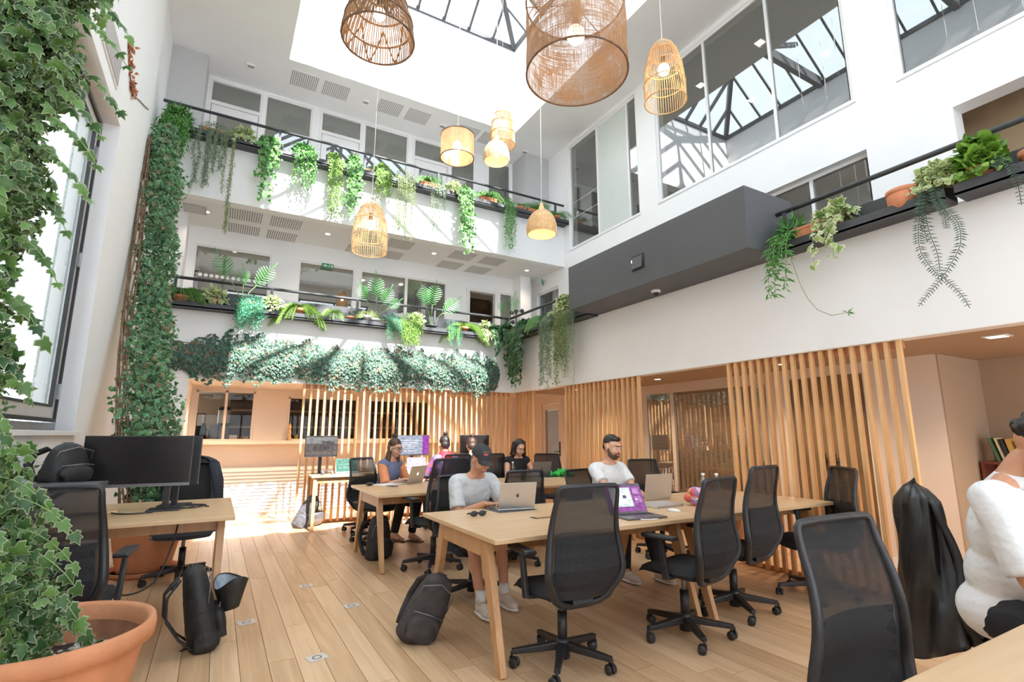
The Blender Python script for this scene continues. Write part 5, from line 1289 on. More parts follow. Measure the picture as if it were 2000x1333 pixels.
# ================= THINGS ON AND UNDER THE DESKS =================
def laptop(label, loc, face, open_=105, body='aluminium', scr=None, w=.31, d=.215, logo=None, z=None):
    """face: direction the user looks (degrees); hinge at loc"""
    t = thing('laptop', label, 'laptop', (loc[0], loc[1], loc[2] if len(loc) > 2 else TZ), math.radians(face - 90))
    MB().bx(-w / 2, w / 2, -d, 0, 0.002, .014).build('base', body, t, .004)
    kb = MB()
    for r in range(5):
        for c in range(13): kb.bx(-w / 2 + .02 + c * (w - .04) / 13, -w / 2 + .02 + (c + .85) * (w - .04) / 13, -.03 - .017 * r - .014, -.03 - .017 * r, .0135, .0152)
    kb.build('keyboard', 'gasket', t, kind='stuff')
    MB().bx(-.045, .045, -d + .012, -d + .08, .0135, .0146).build('trackpad', body, t)
    a = math.radians(180 - open_); lid = bpy.data.objects.new('lid', None); 
    # lid leaf as one mesh in its own tilted frame
    lm = MB(); ca, sa = math.cos(a), math.sin(a)
    def L3(x, h, n): return (x, h * ca * 1.0 + n * sa, .012 + h * sa - n * ca)  # h up along lid, n thickness (towards user = negative y)
    def lb(x0, x1, h0, h1, n0, n1, mat, name, par=None, bev=0):
        vs = [L3(x, h, n) for x in (x0, x1) for h in (h0, h1) for n in (n0, n1)]
        m_ = MB().add(vs, [(0, 1, 3, 2), (4, 6, 7, 5), (0, 4, 5, 1), (2, 3, 7, 6), (0, 2, 6, 4), (1, 5, 7, 3)]); return m_
    ld = lb(-w / 2, w / 2, .004, d, 0, .006, body, 'lid').build('lid', body, t, .002)
    fix_normals(ld)
    n_in = -.0008
    q = [L3(-w / 2 + .006, .012, n_in), L3(w / 2 - .006, .012, n_in), L3(w / 2 - .006, d - .006, n_in), L3(-w / 2 + .006, d - .006, n_in)]
    so = MB().add(q, [(0, 1, 2, 3)]).build('screen', scr or 'gasket', t)
    uv = so.data.uv_layers.new(name='UVMap')
    for i, c in enumerate([(0, 0), (1, 0), (1, 1), (0, 1)]): uv.data[i].uv = c
    if logo:
        cx_, cz_ = 0, d * .52; m_ = MB(); n0 = .0072
        pts = []
        # apple outline: two lobes at the top, bite on one side, leaf above
        for k in range(28):
            th = 2 * PI * k / 28; r = .0155 * (1 - .10 * math.cos(2 * th) * (1 if math.sin(th) < 0 else .2)); x_ = r * math.cos(th) * .98; y_ = r * math.sin(th)
            if abs(math.cos(th)) < .25 and math.sin(th) > 0: y_ -= .003
            if abs(math.cos(th)) < .2 and math.sin(th) < 0: y_ += .0016
            if -0.35 < th - 0.15 < .40 or th > 2 * PI - .35 + .15: x_ -= .006
            pts.append(L3(-x_, cz_ + y_, n0))
        m_.add(pts, [tuple(range(28))])
        m_.add([L3(-.001, cz_ + .0165, n0), L3(-.0075, cz_ + .0185, n0), L3(-.0085, cz_ + .0245, n0), L3(-.002, cz_ + .0225, n0)], [(0, 1, 2, 3)])
        m_.build('logo', logo, t)
    return t
emit('logo_glow', (1, .98, .95), 1.6)
screen('screen_purple', (0.20, 0.07, 0.22), [(0.0, .93, 1, 1, (.10, .10, .13)), (.12, .18, .70, .88, (.42, .50, .50)), (.15, .25, .67, .80, (.58, .62, .62)), (.45, .48, .55, .60, (.1, .1, .14)), (.76, .62, .95, .85, (.35, .18, .38)), (.76, .3, .95, .55, (.3, .14, .32)), (.78, .40, .84, .45, (.7, .7, .75))], .75)
screen('screen_green', (0.16, 0.36, 0.27), [(.0, .0, 1, .06, (.5, .55, .52)), (.15, .3, .85, .4, (.3, .48, .38)), (.1, .55, .9, .65, (.24, .42, .34))], .8)
screen('screen_lilac', (0.50, 0.42, 0.68), [(.2, .3, .8, .8, (.62, .55, .78)), (.25, .45, .7, .5, (.3, .25, .4))], .9)
screen('screen_mountain', (0.12, 0.105, 0.10), [(.0, .62, 1, .95, (.22, .22, .22)), (.25, .25, .75, .55, (.09, .08, .075)), (.5, .5, .9, .75, (.10, .09, .085)), (.0, .05, 1, .18, (.16, .13, .11))], .7)
screen('screen_editor', (0.25, 0.27, 0.33), [(.8, 0, 1, 1, (.22, .05, .28)), (.05, .72, .72, .75, (.6, .62, .66)), (.15, .60, .66, .63, (.6, .62, .66)), (.15, .50, .60, .53, (.55, .57, .6)), (.15, .40, .66, .43, (.55, .57, .6)), (.15, .30, .5, .33, (.5, .5, .55)), (.2, .16, .6, .19, (.5, .5, .55))], .8)
laptop('silver laptop of the capped man, dark fruit logo on its lid', (2.17, 3.74), 270 - 8, 104, 'aluminium', logo='logo_grey', w=.32)
t = thing('fabric_sleeve', 'grey striped cloth sleeve under the capped man\'s laptop', 'sleeve', (2.16, 3.80, TZ), .05); MB().bx(-.19, .17, -.13, .13, 0, .002).build('cloth', 'grey_bag', t, .001)
laptop('open laptop with a purple screen at the near edge of the front table', (2.80, 3.10), 82, 118, 'space_grey', 'screen_purple', w=.34, d=.235)
laptop('grey-brown laptop of the bearded man, plain lid', (3.66, 3.66), 270 - 2, 100, 'aluminium', w=.33, d=.23)
t = thing('laptop', 'closed silver laptop lying in front of the bearded man', 'laptop', (3.38, 3.36, TZ), .05); MB().bx(-.17, .17, -.12, .12, .001, .020).build('body', 'silver', t, .005); MB().bx(-.16, .16, -.121, -.119, .009, .011).build('seam', 'gasket', t)
laptop('silver laptop of the woman in glasses, its logo glowing', (2.22, 6.36), 305, 108, 'aluminium', logo='logo_glow', w=.33)
laptop('small grey laptop of the dark-haired woman', (4.10, 6.36), 265, 105, 'space_grey', logo='logo_grey', w=.30)
laptop('laptop with a green screen on the left back desk', (1.80, 8.28, .775), 90, 104, 'silver', 'screen_green', w=.34, d=.22)
laptop('laptop with a lilac screen below the text-filled monitor', (2.90, 8.22, .775), 90, 104, 'silver', 'screen_lilac', w=.32, d=.22)
def monitor(label, loc, face, w, h, z0, scr='gasket', frame='black_plastic', sx=0):
    t = thing('monitor', label, 'monitor', loc, math.radians(face - 90))
    zb_ = z0 - loc[2]
    MB().bx(-w / 2, w / 2, 0, .035, zb_, zb_ + h).build('housing', frame, t, .006)
    MB().bx(-w / 2, w / 2, -.004, 0, zb_, zb_ + .022).build('bottom_bezel', 'space_grey', t)
    so = MB().add([(-w / 2 + .008, -.002, zb_ + .024), (w / 2 - .008, -.002, zb_ + .024), (w / 2 - .008, -.002, zb_ + h - .008), (-w / 2 + .008, -.002, zb_ + h - .008)], [(0, 1, 2, 3)]).build('screen', scr, t)
    uv = so.data.uv_layers.new(name='UVMap')
    for i, c in enumerate([(0, 0), (1, 0), (1, 1), (0, 1)]): uv.data[i].uv = c
    MB().bar((sx, .06, 0.01), (sx, .06, zb_ + h * .45), .045, .03, up=(0, 1, 0)).bx(sx - .05, sx + .05, .03, .07, zb_ + h * .3, zb_ + h * .6).build('stand', frame, t, .004)
    MB().bx(sx - .11, sx + .11, -.06, .13, 0, .012).build('stand_foot', frame, t, .005)
    return t
plain('screen_off', (0.012, 0.010, 0.010), 0.25, noise=0.02)
monitor('wide dark monitor at left with its black screen towards the camera', (-.50, 4.93, .79), 86, .70, .385, .975, 'screen_off', sx=.20)
monitor('second monitor standing back to back behind the wide dark one', (-.44, 5.28, .79), 262, .70, .40, .955, 'screen_off', sx=-.20)
monitor('monitor with a grey mountain picture on the left back desk', (1.43, 8.42, .775), 94, .48, .32, 1.03, 'screen_mountain')
monitor('monitor full of text with a purple side bar on the back desk', (2.90, 8.45, .775), 88, .55, .34, 1.02, 'screen_editor')
monitor('switched-off black monitor at the right end of the back desk', (4.05, 8.45, .775), 88, .56, .34, 1.02, 'screen_off')
# cables on the left desk
def cable(label, pts, r=.004, mat='cable_black', cat='cable', name='cable'):
    pts = [Vector(p) for p in pts]; out = []
    for i in range(len(pts) - 1):
        p0, p1, p2, p3 = pts[max(i - 1, 0)], pts[i], pts[i + 1], pts[min(i + 2, len(pts) - 1)]
        for k in range(6):
            u = k / 6; out.append(.5 * ((2 * p1) + (p2 - p0) * u + (2 * p0 - 5 * p1 + 4 * p2 - p3) * u * u + (3 * p1 - p0 - 3 * p2 + p3) * u ** 3))
    out.append(pts[-1]); o = out[0].copy()
    ob = MB().tube([q - o for q in out], r, 6).build(name, mat, None, loc=tuple(o)); tag(ob, label, cat); return ob
z = .797
cable('tangled black cable at the right side of the left desk', [(-.36, 4.98, z), (-.22, 4.92, z), (-.10, 5.02, z), (-.16, 5.08, z + .012), (-.02, 5.0, z + .01), (-.12, 4.93, z), (-.24, 5.0, z + .01), (-.06, 5.06, z), (.0, 4.96, z)], .005)
cable('black lead with plug lying across the left desk', [(-.88, 4.86, z), (-.78, 4.96, z), (-.66, 5.0, z), (-.6, 4.86, z), (-.5, 4.78, z), (-.36, 4.80, z)], .005)
cable('black cable looping down under the left desk', [(-.75, 4.45, .72), (-.62, 4.42, .45), (-.45, 4.40, .33), (-.28, 4.42, .38), (-.2, 4.5, .6), (-.18, 4.6, .76)], .006)
t = thing('adapter', 'small wooden block with a black plug on the left desk', 'adapter', (-.63, 4.93, .79), .3); MB().bx(-.035, .035, -.02, .02, 0, .02).build('block', 'rattan', t, .005); MB().bx(-.12, -.06, -.012, .012, 0, .018).build('plug', 'black_plastic', t, .004)
# sunglasses
t = thing('sunglasses', 'black sunglasses folded on the front table by the capped man', 'glasses', (1.76, 3.60, TZ), .0)
MB().ell((-.035, 0, .022), (.032, .007, .021)).ell((.035, 0, .022), (.032, .007, .021)).build('lenses', 'gasket', t); MB().tube([(-.07, 0, .03), (-.07, .05, .018), (.02, .065, .008)], .004, 6).tube([(.07, 0, .03), (.07, .05, .02), (-.01, .055, .01)], .004, 6).tube([(-.01, 0, .028), (.01, 0, .028)], .004, 6).build('frame', 'black_plastic', t)
t = thing('cable_grommet', 'black cable opening with wooden flap in the front table', 'grommet', (2.16, 3.33, TZ)); MB().bx(-.09, .09, -.045, .045, .0005, .002).build('opening', 'gasket', t); MB().bx(-.07, .09, -.03, .03, .002, .006).build('flap', 'leg_wood', t, .001)
t = thing('computer_mouse', 'white mouse on the front table by the closed laptop', 'mouse', (3.22, 3.05, TZ), .3); MB().ell((0, 0, .006), (.032, .055, .018)).build('shell', 'paper_white', t); MB().bx(-.004, .004, .02, .035, .018, .024).build('wheel', 'silver', t)
cable('white charging cable on the near edge of the front table', [(2.98, 3.12, TZ + .006), (2.92, 3.02, TZ + .006), (2.78, 2.96, TZ + .006), (2.70, 2.86, TZ + .006), (2.82, 2.82, TZ + .006)], .004, 'cord_white')
cable('white cable hanging below the middle table', [(2.95, 5.60, .72), (2.88, 5.45, .58), (2.72, 5.42, .46), (2.58, 5.5, .42)], .005, 'cord_white')
# floral bag
b = MB()
for k in range(14):
    v = rng.random(3); b.ell((-.05 + .10 * v[0], -.06 + .12 * v[1], .03 + .11 * v[2]), (.045, .045, .04), 10, 8)
t = thing('cloth_bag', 'bunched red, white and lilac patterned bag on the front table', 'bag', (3.66, 3.20, TZ)); remesh(b, 'cloth', 'floral', .008, t, 1)
b = MB()
for k in range(34):
    v = rng.random(3); b.ell((-.17 + .34 * v[0], -.10 + .2 * v[1], .02 + .07 * v[2] * (1 - abs(v[0] - .5))), (.05, .04, .022), 10, 8, rot=(v[0] * 3, v[1] * 3, v[2] * 3))
t = thing('scarf', 'bright green crumpled cloth on the middle table', 'cloth', (4.42, 6.34, TZ), .1); remesh(b, 'cloth', 'green_cloth', .007, t, 1)
t = thing('magazine', 'dark magazine under the green cloth', 'magazine', (4.22, 6.30, TZ), .2); MB().bx(-.12, .12, -.09, .09, 0, .006).build('pages', 'paper_white', t); MB().bx(-.12, .12, -.09, .09, .006, .009).build('cover', 'print_black', t)
# jar with lettering, bottle
t = thing('glass_jar', 'white printed jar with dark letters on the middle table', 'jar', (3.82, 6.06, TZ)); MB().lathe([(0, 0), (.05, 0), (.053, .02), (.053, .10), (.045, .115), (.045, .13), (0, .13)], 24).build('glass', 'paper_white', t)
def text(s_, size, mat, parent, loc, rot, name='lettering'):
    c = bpy.data.curves.new(name, 'FONT'); c.body = s_; c.size = size; c.align_x = 'CENTER'; c.align_y = 'CENTER'; c.extrude = .0006
    o = bpy.data.objects.new(name, c); COL.objects.link(o); dg = bpy.context.evaluated_depsgraph_get(); me = bpy.data.meshes.new_from_object(o.evaluated_get(dg)); bpy.data.objects.remove(o)
    me.materials.clear(); me.materials.append(M[mat]); return put(name, me, parent, loc, rot=rot)
text('erci', .042, 'print_black', t, (-.031, -.046, .055), (PI / 2, 0, -.56))
t = thing('water_bottle', 'clear water bottle in front of the dark-haired woman', 'bottle', (3.86, 6.75, TZ)); MB().lathe([(0, 0), (.032, 0), (.033, .13), (.014, .17), (.014, .185)], 20).build('body', 'clear_glass', t); MB().lathe([(.016, .185), (.016, .205), (0, .205)], 16).build('cap', 'paper_white', t)
t = thing('dark_tumbler', 'dark glass beside the printed jar', 'glass', (3.66, 6.12, TZ)); MB().lathe([(0, 0), (.03, 0), (.036, .10), (.033, .10), (.028, .006), (0, .006)], 20).build('glass', 'black_plastic', t)
for k, (x, y, lab) in enumerate(((4.30, 3.66, 'left white-capped bottle behind the sideways chair'), (4.40, 3.58, 'right clear bottle behind the sideways chair'))):
    t = thing('water_bottle', lab, 'bottle', (x, y, TZ)); MB().lathe([(0, 0), (.035, 0), (.035, .14), (.015, .19), (.015, .2)], 18).build('body', 'clear_glass', t); MB().lathe([(.017, .2), (.017, .22), (0, .22)], 14).build('cap', 'paper_white', t)
# phone, notebook, pens at the woman in glasses
t = thing('smartphone', 'dark phone beside the woman in glasses', 'phone', (1.86, 6.12, TZ), .4); MB().bx(-.035, .035, -.07, .07, 0, .009).build('body', 'space_grey', t, .003)
t = thing('notebook', 'open white notebook under the hands of the woman in glasses', 'notebook', (1.86, 6.36, TZ), .5); MB().bx(-.15, 0, -.1, .1, 0, .006).bx(.002, .15, -.1, .1, 0, .006).build('pages', 'paper_white', t, .002)
t = thing('pouch', 'small dark pouch at the left corner of the middle table', 'pouch', (1.66, 6.36, TZ), .9); MB().ell((0, 0, .02), (.08, .03, .02)).ell((.05, .04, .018), (.07, .018, .016)).build('pouch_body', 'brown_bag', t)
# clutter on the back desk
t = thing('headphones', 'blue-grey headphones lying on the left back desk', 'headphones', (1.50, 8.22, .775)); MB().tube([(-.07 * math.cos(a), 0, .015 + .05 * math.sin(a)) for a in np.linspace(0, PI, 12)], .008, 6).build('band', 'grey_bag', t); MB().ell((-.07, 0, .03), (.02, .035, .03)).ell((.07, 0, .03), (.02, .035, .03)).build('ear_cups', 'vest_blue', t)
t = thing('orange_pouch', 'flat orange item at the left end of the back desk', 'pouch', (1.36, 8.16, .775), .3); MB().ell((0, 0, .008), (.05, .03, .009)).build('pouch_body', 'sleeve_orange', t)

# ---- bags ----
def backpack(label, loc, rz, w=.30, h=.44, d=.17, mat='black_bag', rot=None, straps=True, pocket=True, open_flap=False, name='backpack'):
    t = thing(name, label, 'bag', loc, 0, rot=rot or (0, 0, rz))
    b = MB(); 
    for i in range(9):
        u = i / 8; ww = w * (.5 - .10 * u ** 3 * 1.3); dd = d * (.5 - .14 * u * u)
        b.ell((0, 0, .04 + (h - .10) * u), (ww, dd, .075), 16, 8)
    b.bx(-w * .42, w * .42, -d * .36, d * .36, .01, .1)
    remesh(b, 'bag_body', mat, .012, t, 14)
    if pocket:
        p = MB(); p.ell((0, -d * .48, h * .27), (w * .38, d * .22, h * .23)); p.bx(-w * .3, w * .3, -d * .62, -d * .3, h * .08, h * .36); remesh(p, 'front_pocket', mat, .011, t, 4)
        MB().tube([(-w * .36, -d * .50, h * .46), (0, -d * .66, h * .50), (w * .36, -d * .50, h * .46)], .004, 6).build('zip', 'space_grey', t)
        MB().tube([(-w * .42, -d * .20, h * .55), (-w * .38, -d * .38, h * .82), (0, -d * .42, h * .93), (w * .38, -d * .38, h * .82), (w * .42, -d * .20, h * .55)], .004, 6).build('zip', 'space_grey', t)
    MB().tube([(-.04, .0, h * .93), (-.03, .01, h * 1.02), (.03, .01, h * 1.02), (.04, .0, h * .93)], .010, 8).build('handle', mat, t)
    if straps:
        for s_ in (-1, 1):
            pts = [(s_ * w * .2, d * .42, h * .9), (s_ * w * .28, d * .85, h * .75), (s_ * w * .32, d * .95, h * .5), (s_ * w * .36, d * .7, h * .25), (s_ * w * .38, d * .40, h * .1)]
            MB().tube(pts, .026, 8, flat=.28, up=(0, 1, 0)).build('strap', mat, t)
    return t
t = backpack('black backpack with its front pocket gaping open by the left desk leg', (.06, 4.16, .0), 0, .30, .52, .20, 'black_bag', rot=(math.radians(-12), math.radians(4), math.radians(98)))
pk = MB()
P = [[(.0 + (.165 - .014 * i) * math.cos(a) * 1.0, -.165 + (.095 - .009 * i) * math.sin(a) - .05 * math.sin(a * .5) * (1 - i / 6), .36 - .035 * i + .03 * math.cos(a * 2) * (1 - i / 6)) for a in np.linspace(0, 2 * PI, 25)] for i in range(6)]
MB().grid(P, thick=.004).build('open_pocket', 'black_bag', t); P2 = [[(.97 * q[0], -.13 + (q[1] + .13) * .9, q[2] - .006) for q in r] for r in P[:4]]
MB().grid(P2).grid([[(0, -.12, .25)] * 25, P2[-1]]).build('pocket_lining', 'bag_lining', t)
MB().tube([(.05, .08, .03), (.0, .22, .022), (-.10, .34, .03), (-.22, .44, .04)], .018, 8, flat=.25, up=(0, 0, 1)).build('loose_strap', 'black_bag', t)
backpack('dark brown backpack leaning against the front table leg', (1.28, 3.60, .0), 0, .30, .44, .19, 'brown_bag', rot=(math.radians(6), math.radians(24), math.radians(-8)))
t = backpack('grey backpack slumped on the floor near the slatted screen', (1.18, 8.50, .0), 0, .26, .50, .15, 'grey_bag', rot=(0, math.radians(26), math.radians(-25)))
MB().tube([(-.05, -.02, .02), (-.22, -.05, .008), (-.36, -.14, .006), (-.46, -.16, .006)], .012, 6, flat=.3, up=(0, 0, 1)).build('loose_strap', 'grey_bag', t)
t = thing('helmet', 'glossy dark round helmet with strap on the floor by the screen', 'helmet', (1.40, 8.60, .0)); b = MB()
P = [[(.155 * math.cos(a) * math.sin(th), .13 * math.sin(a) * math.sin(th), .14 - .14 * math.cos(th)) for a in np.linspace(0, 2 * PI, 33)] for th in np.linspace(.05, 2.05, 12)]
MB().grid(P, thick=-.012).build('shell', 'space_grey', t); MB().tube([(-.13, 0, .19), (-.10, 0, .34), (0, 0, .40), (.10, 0, .34), (.13, 0, .19)], .010, 6, flat=.5).build('strap', 'gasket', t)
MB().ell((0, 0, .15), (.12, .10, .05)).build('liner', 'gasket', t)
backpack('black bag on the floor under the middle table by its left leg', (1.70, 6.02, 0), .3, .32, .46, .22, 'black_bag', rot=(0, 0, .4))
backpack('dark backpack with curved straps by the left wall above the chair', (-.90, 4.78, 1.03), 0, .32, .27, .20, 'black_bag', rot=(0, 0, .9))
t = thing('wall_shelf', 'small grey shelf on the left wall carrying the dark backpack', 'shelf', (-1.15, 4.74, 1.0)); MB().bx(0, .48, -.36, .36, 0, .028).build('board', 'steel_grey', t, .003); MB().bar((0, -.2, -.2), (.3, -.2, 0), .02, .02).build('bracket', 'steel_grey', t); MB().bar((0, .2, -.2), (.3, .2, 0), .02, .02).build('bracket', 'steel_grey', t)
backpack('navy backpack on the far table between the capped man and the dark-haired woman', (3.84, 7.62, .775 if False else .62), 0, .30, .46, .18, 'navy_fabric', rot=(0, 0, .1))
t = thing('laptop', 'closed dark laptop on the wall shelf in front of the dark backpack', 'laptop', (-.83, 4.50, 1.028), .0); MB().bx(-.18, .18, -.12, .12, .001, .022).build('body', 'space_grey', t, .005); MB().bx(-.17, .17, -.121, -.119, .009, .012).build('seam', 'gasket', t)
# stool that carries the navy backpack
t = thing('stool', 'low dark seat under the navy backpack', 'stool', (3.84, 7.62, 0)); MB().lathe([(0, .58), (.17, .58), (.18, .60), (.17, .62), (0, .62)], 24).build('seat', 'black_plastic', t)
for k in range(3): a = k * 2.094; MB().bar((.10 * math.cos(a), .10 * math.sin(a), .58), (.18 * math.cos(a), .18 * math.sin(a), 0), .025, .025).build('leg', 'black_plastic', t)

# ---- coats draped on chairs ----
def coat(label, loc, face, mat, w=.27, top=1.13, bot=.42, seed=1, depth=.16):
    r_ = np.random.default_rng(seed); t = thing('coat', label, 'coat', (loc[0], loc[1], 0), math.radians(face - 90)); P = []
    n, m = 30, 44
    for i in range(n):
        u = i / (n - 1); row = []
        for j in range(m):
            v = j / (m - 1); a = PI * 1.5 * (v - .5) + PI * 1.5; z = top - (top - bot) * u ** 1.0
            sh = min(1, (u / .10)) ** .5; fold = .026 * math.sin(v * 23 + 2.5 * math.sin(u * 5 + seed)) * u ** .6 + .010 * math.sin(v * 47 + u * 6) + .006 * math.sin(u * 12 + v * 14)
            rx = (w * (.74 + .30 * u) + fold) * sh; ry = (depth * (.40 + .6 * u) + fold) * sh
            yc = -.30 + .05 * (1 - u) * -1
            row.append((rx * math.cos(a), yc + ry * math.sin(a) * 1.0, z + .03 * (1 - abs(2 * v - 1)) * (1 - sh) - .06 * u * math.sin(v * 9 + seed)))
        P.append(row)
    MB().grid(P, thick=.006).build('coat_body', mat, t)
    # front part hanging inside + sleeve
    s_ = MB(); s_.tube([(-w * .72, -.30, top - .08), (-w * .92, -.24, top - .25), (-w * 1.0, -.25, top - .45), (-w * .9, -.27, bot + .02)], [.05, .055, .05, .04], 12); s_.build('sleeve', mat, t)
    MB().tube([(x, -.33 - .02 * math.cos(x * 9), top - .055 + .012 * math.cos(x * 12)) for x in np.linspace(-.11, .11, 9)], .018, 10).build('collar', mat, t)
    return t
coat('shiny black leather jacket draped over the chair at right', (3.37, 1.06), 305, 'shiny_black_cloth', .215, 1.12, .36, 3)
coat('dark navy coat hung over the chair behind the left desk', (-.18, 6.08), 268, 'navy_fabric', .25, 1.15, .60, 5)

# ---- floor socket plates ----
for k, (x, y, lab) in enumerate(((.84, 5.3, 'floor socket plate nearest the grey backpack'), (1.08, 4.53, 'floor socket plate left of the leaning brown backpack'), (.32, 4.53, 'floor socket plate right of the left desk leg'), (.67, 3.63, 'floor socket plate at the bottom, nearest the camera'))):
    t = thing('floor_socket', lab, 'socket', (x, y, .0005), .0 + .1 * k); MB().bx(-.06, .06, -.045, .045, 0, .003).build('plate', 'alu_light', t, .001); MB().lathe([(.02, .0033), (.03, .0038), (.03, .003)], 18).build('ring', 'steel_grey', t)
# ---- kitchen things behind the hatch ----
t = thing('drinks_dispenser', 'steel drinks dispenser with black lid in the kitchen hatch', 'dispenser', (.10, 10.62, 1.22))
MB().lathe([(0, .34), (.095, .34), (.1, .36), (.1, .56), (.095, .58), (0, .58)], 28).build('tank', 'aluminium', t); MB().lathe([(.1, .58), (.105, .60), (.07, .64), (0, .65)], 28).build('lid', 'black_plastic', t); MB().lathe([(0, .30), (.10, .30), (.10, .34), (0, .34)], 28).build('collar', 'black_plastic', t)
for s_ in (-.07, .07): MB().bar((s_, 0, 0), (s_, 0, .30), .03, .03).build('leg', 'black_plastic', t)
MB().bx(-.1, .1, -.1, .1, 0, .025).build('base', 'aluminium', t, .005); MB().tube([(0, -.10, .38), (0, -.14, .37), (0, -.14, .31)], .012, 8).build('tap', 'black_plastic', t)
t = thing('flask', 'dark flask at the left of the kitchen hatch', 'flask', (-.20, 10.58, 1.22)); MB().lathe([(0, 0), (.05, 0), (.055, .2), (.04, .28), (.03, .30), (.03, .34), (0, .35)], 20).build('body', 'black_plastic', t); MB().tube([(.05, 0, .24), (.09, 0, .22), (.09, 0, .1), (.05, 0, .08)], .008, 6).build('handle', 'black_plastic', t)
t = thing('menu_card', 'framed card standing at the left of the kitchen hatch', 'card', (-.26, 10.72, 1.22)); MB().bx(-.07, .07, 0, .01, .0, .52).build('frame', 'print_black', t); MB().bx(-.055, .055, -.002, 0, .30, .5).build('card', 'paper_white', t)
t = thing('panel', 'grey slate board leaning in the kitchen hatch', 'board', (-.02, 10.85, 1.22)); MB().bx(-.09, .09, 0, .02, 0, .30).build('slate', 'steel_grey', t, .003)
t = thing('box', 'small cream box right of the drinks dispenser', 'box', (.27, 10.60, 1.22)); MB().bx(-.06, .06, -.05, .05, 0, .14).build('carton', 'warm_paint', t, .003); MB().bx(-.02, .02, -.052, -.05, .05, .07).build('print', 'print_black', t)
for k, (x, c_, lab) in enumerate(((.42, 'cabinet_red', 'red box on the kitchen shelf at right'), (.50, 'kitchen_tan', 'tan box on the kitchen shelf at right'))):
    t = thing('box', lab, 'box', (x, 11.4, 1.22)); MB().bx(-.05, .05, -.08, .08, 0, .12).build('carton', c_, t, .003); MB().bx(-.05, .05, -.082, -.08, .1, .105).build('flap', 'print_black', t)
t = thing('shelf_unit', 'dark shelf wall inside the kitchen', 'shelf', (.45, 12.0, 1.22))
MB().bx(-.25, 3.6, 0, .15, .28, .32).build('shelf', 'kitchen_tan', t); MB().bx(-.25, 3.6, .1, .16, -.1, .95).build('back', 'kitchen_brown', t); MB().bx(-.25, 3.6, 0, .15, .62, .66).build('shelf', 'kitchen_tan', t)
for q in (.8, 1.7, 2.6): MB().bx(q, q + .04, 0, .15, 0, .95).build('upright', 'kitchen_tan', t)
t = thing('pepper_mill', 'wooden pepper mill on the hatch ledge left of the screen', 'mill', (1.16, 10.2, 1.26)); MB().lathe([(0, 0), (.035, 0), (.038, .05), (.022, .09), (.03, .16), (.018, .2), (.028, .24), (.02, .28), (0, .29)], 18).build('turned_body', 'rattan', t); MB().ell((0, 0, .30), (.008, .008, .01)).build('knob', 'chrome', t)
for k in range(4):
    t = thing('jar', ['amber jar beside the pepper mill', 'dark jar right of the amber jar', 'green jar behind the slats on the ledge', 'dark bottle furthest right on the ledge'][k], 'jar', (1.30 + .1 * k, 10.38, 1.22)); MB().lathe([(0, 0), (.035, 0), (.035, .12 + .02 * k), (.02, .15 + .02 * k), (0, .15 + .02 * k)], 16).build('glass', ['book_ochre', 'book_black', 'book_green', 'book_black'][k], t); MB().lathe([(.022, .15 + .02 * k), (.022, .17 + .02 * k), (0, .17 + .02 * k)], 12).build('lid', 'gasket', t)
# ---- bookcase and books ----
t = thing('bookcase', 'dark red-brown low bookcase in the right alcove', 'bookcase', (7.0, 1.55, 0)); MB().bx(-.15, .15, -.75, .75, 1.07, 1.10).build('top', 'cabinet_red', t, .003); MB().bx(-.15, .15, .72, .75, 0, 1.07).build('side', 'cabinet_red', t); MB().bx(-.15, .15, -.75, -.72, 0, 1.07).build('side', 'cabinet_red', t)
MB().bx(.12, .15, -.72, .72, 0, 1.07).build('back', 'cabinet_red', t)
for q in (.1, .55): MB().bx(-.15, .12, -.72, .72, q, q + .03).build('shelf', 'cabinet_red', t)
y = 2.16
for k, (m_, w_, h_, tl) in enumerate((('book_green', .03, .24, 24), ('book_cream', .025, .24, 22), ('book_black', .035, .23, 20), ('book_ochre', .05, .23, 18), ('book_ochre', .03, .22, 17), ('book_red', .025, .23, 18), ('book_cream', .03, .24, 24), ('book_black', .02, .23, 26), ('book_green', .03, .22, 28), ('book_white', .03, .24, 30), ('book_ochre', .03, .22, 30))):
    names = ['dark green book leaning first at the left end of the bookcase top', 'thin cream book leaning second from the left', 'black book leaning third from the left', 'thick ochre book leaning fourth from the left', 'narrower ochre book beside the thick ochre one', 'reddish book leaning right of the ochre pair', 'cream book right of the reddish one', 'thin black book right of the cream one', 'green book leaning near the curly-haired man', 'white book leaning near the curly-haired man', 'last ochre book of the leaning row']
    t = thing('book', names[k], 'book', (6.98, y, 1.10), 0, 'leaning books on the red-brown bookcase', rot=(math.radians(-tl * .6), 0, 0))
    MB().bx(-.08, .08, -w_ / 2 + .003, w_ / 2 - .003, .004, h_ - .004).build('pages', 'paper_white', t); MB().bx(-.084, -.080, -w_ / 2, w_ / 2, 0, h_).bx(-.084, .084, -w_ / 2, -w_ / 2 + .003, 0, h_).bx(-.084, .084, w_ / 2 - .003, w_ / 2, 0, h_).build('cover', m_, t)
    y -= w_ + .012
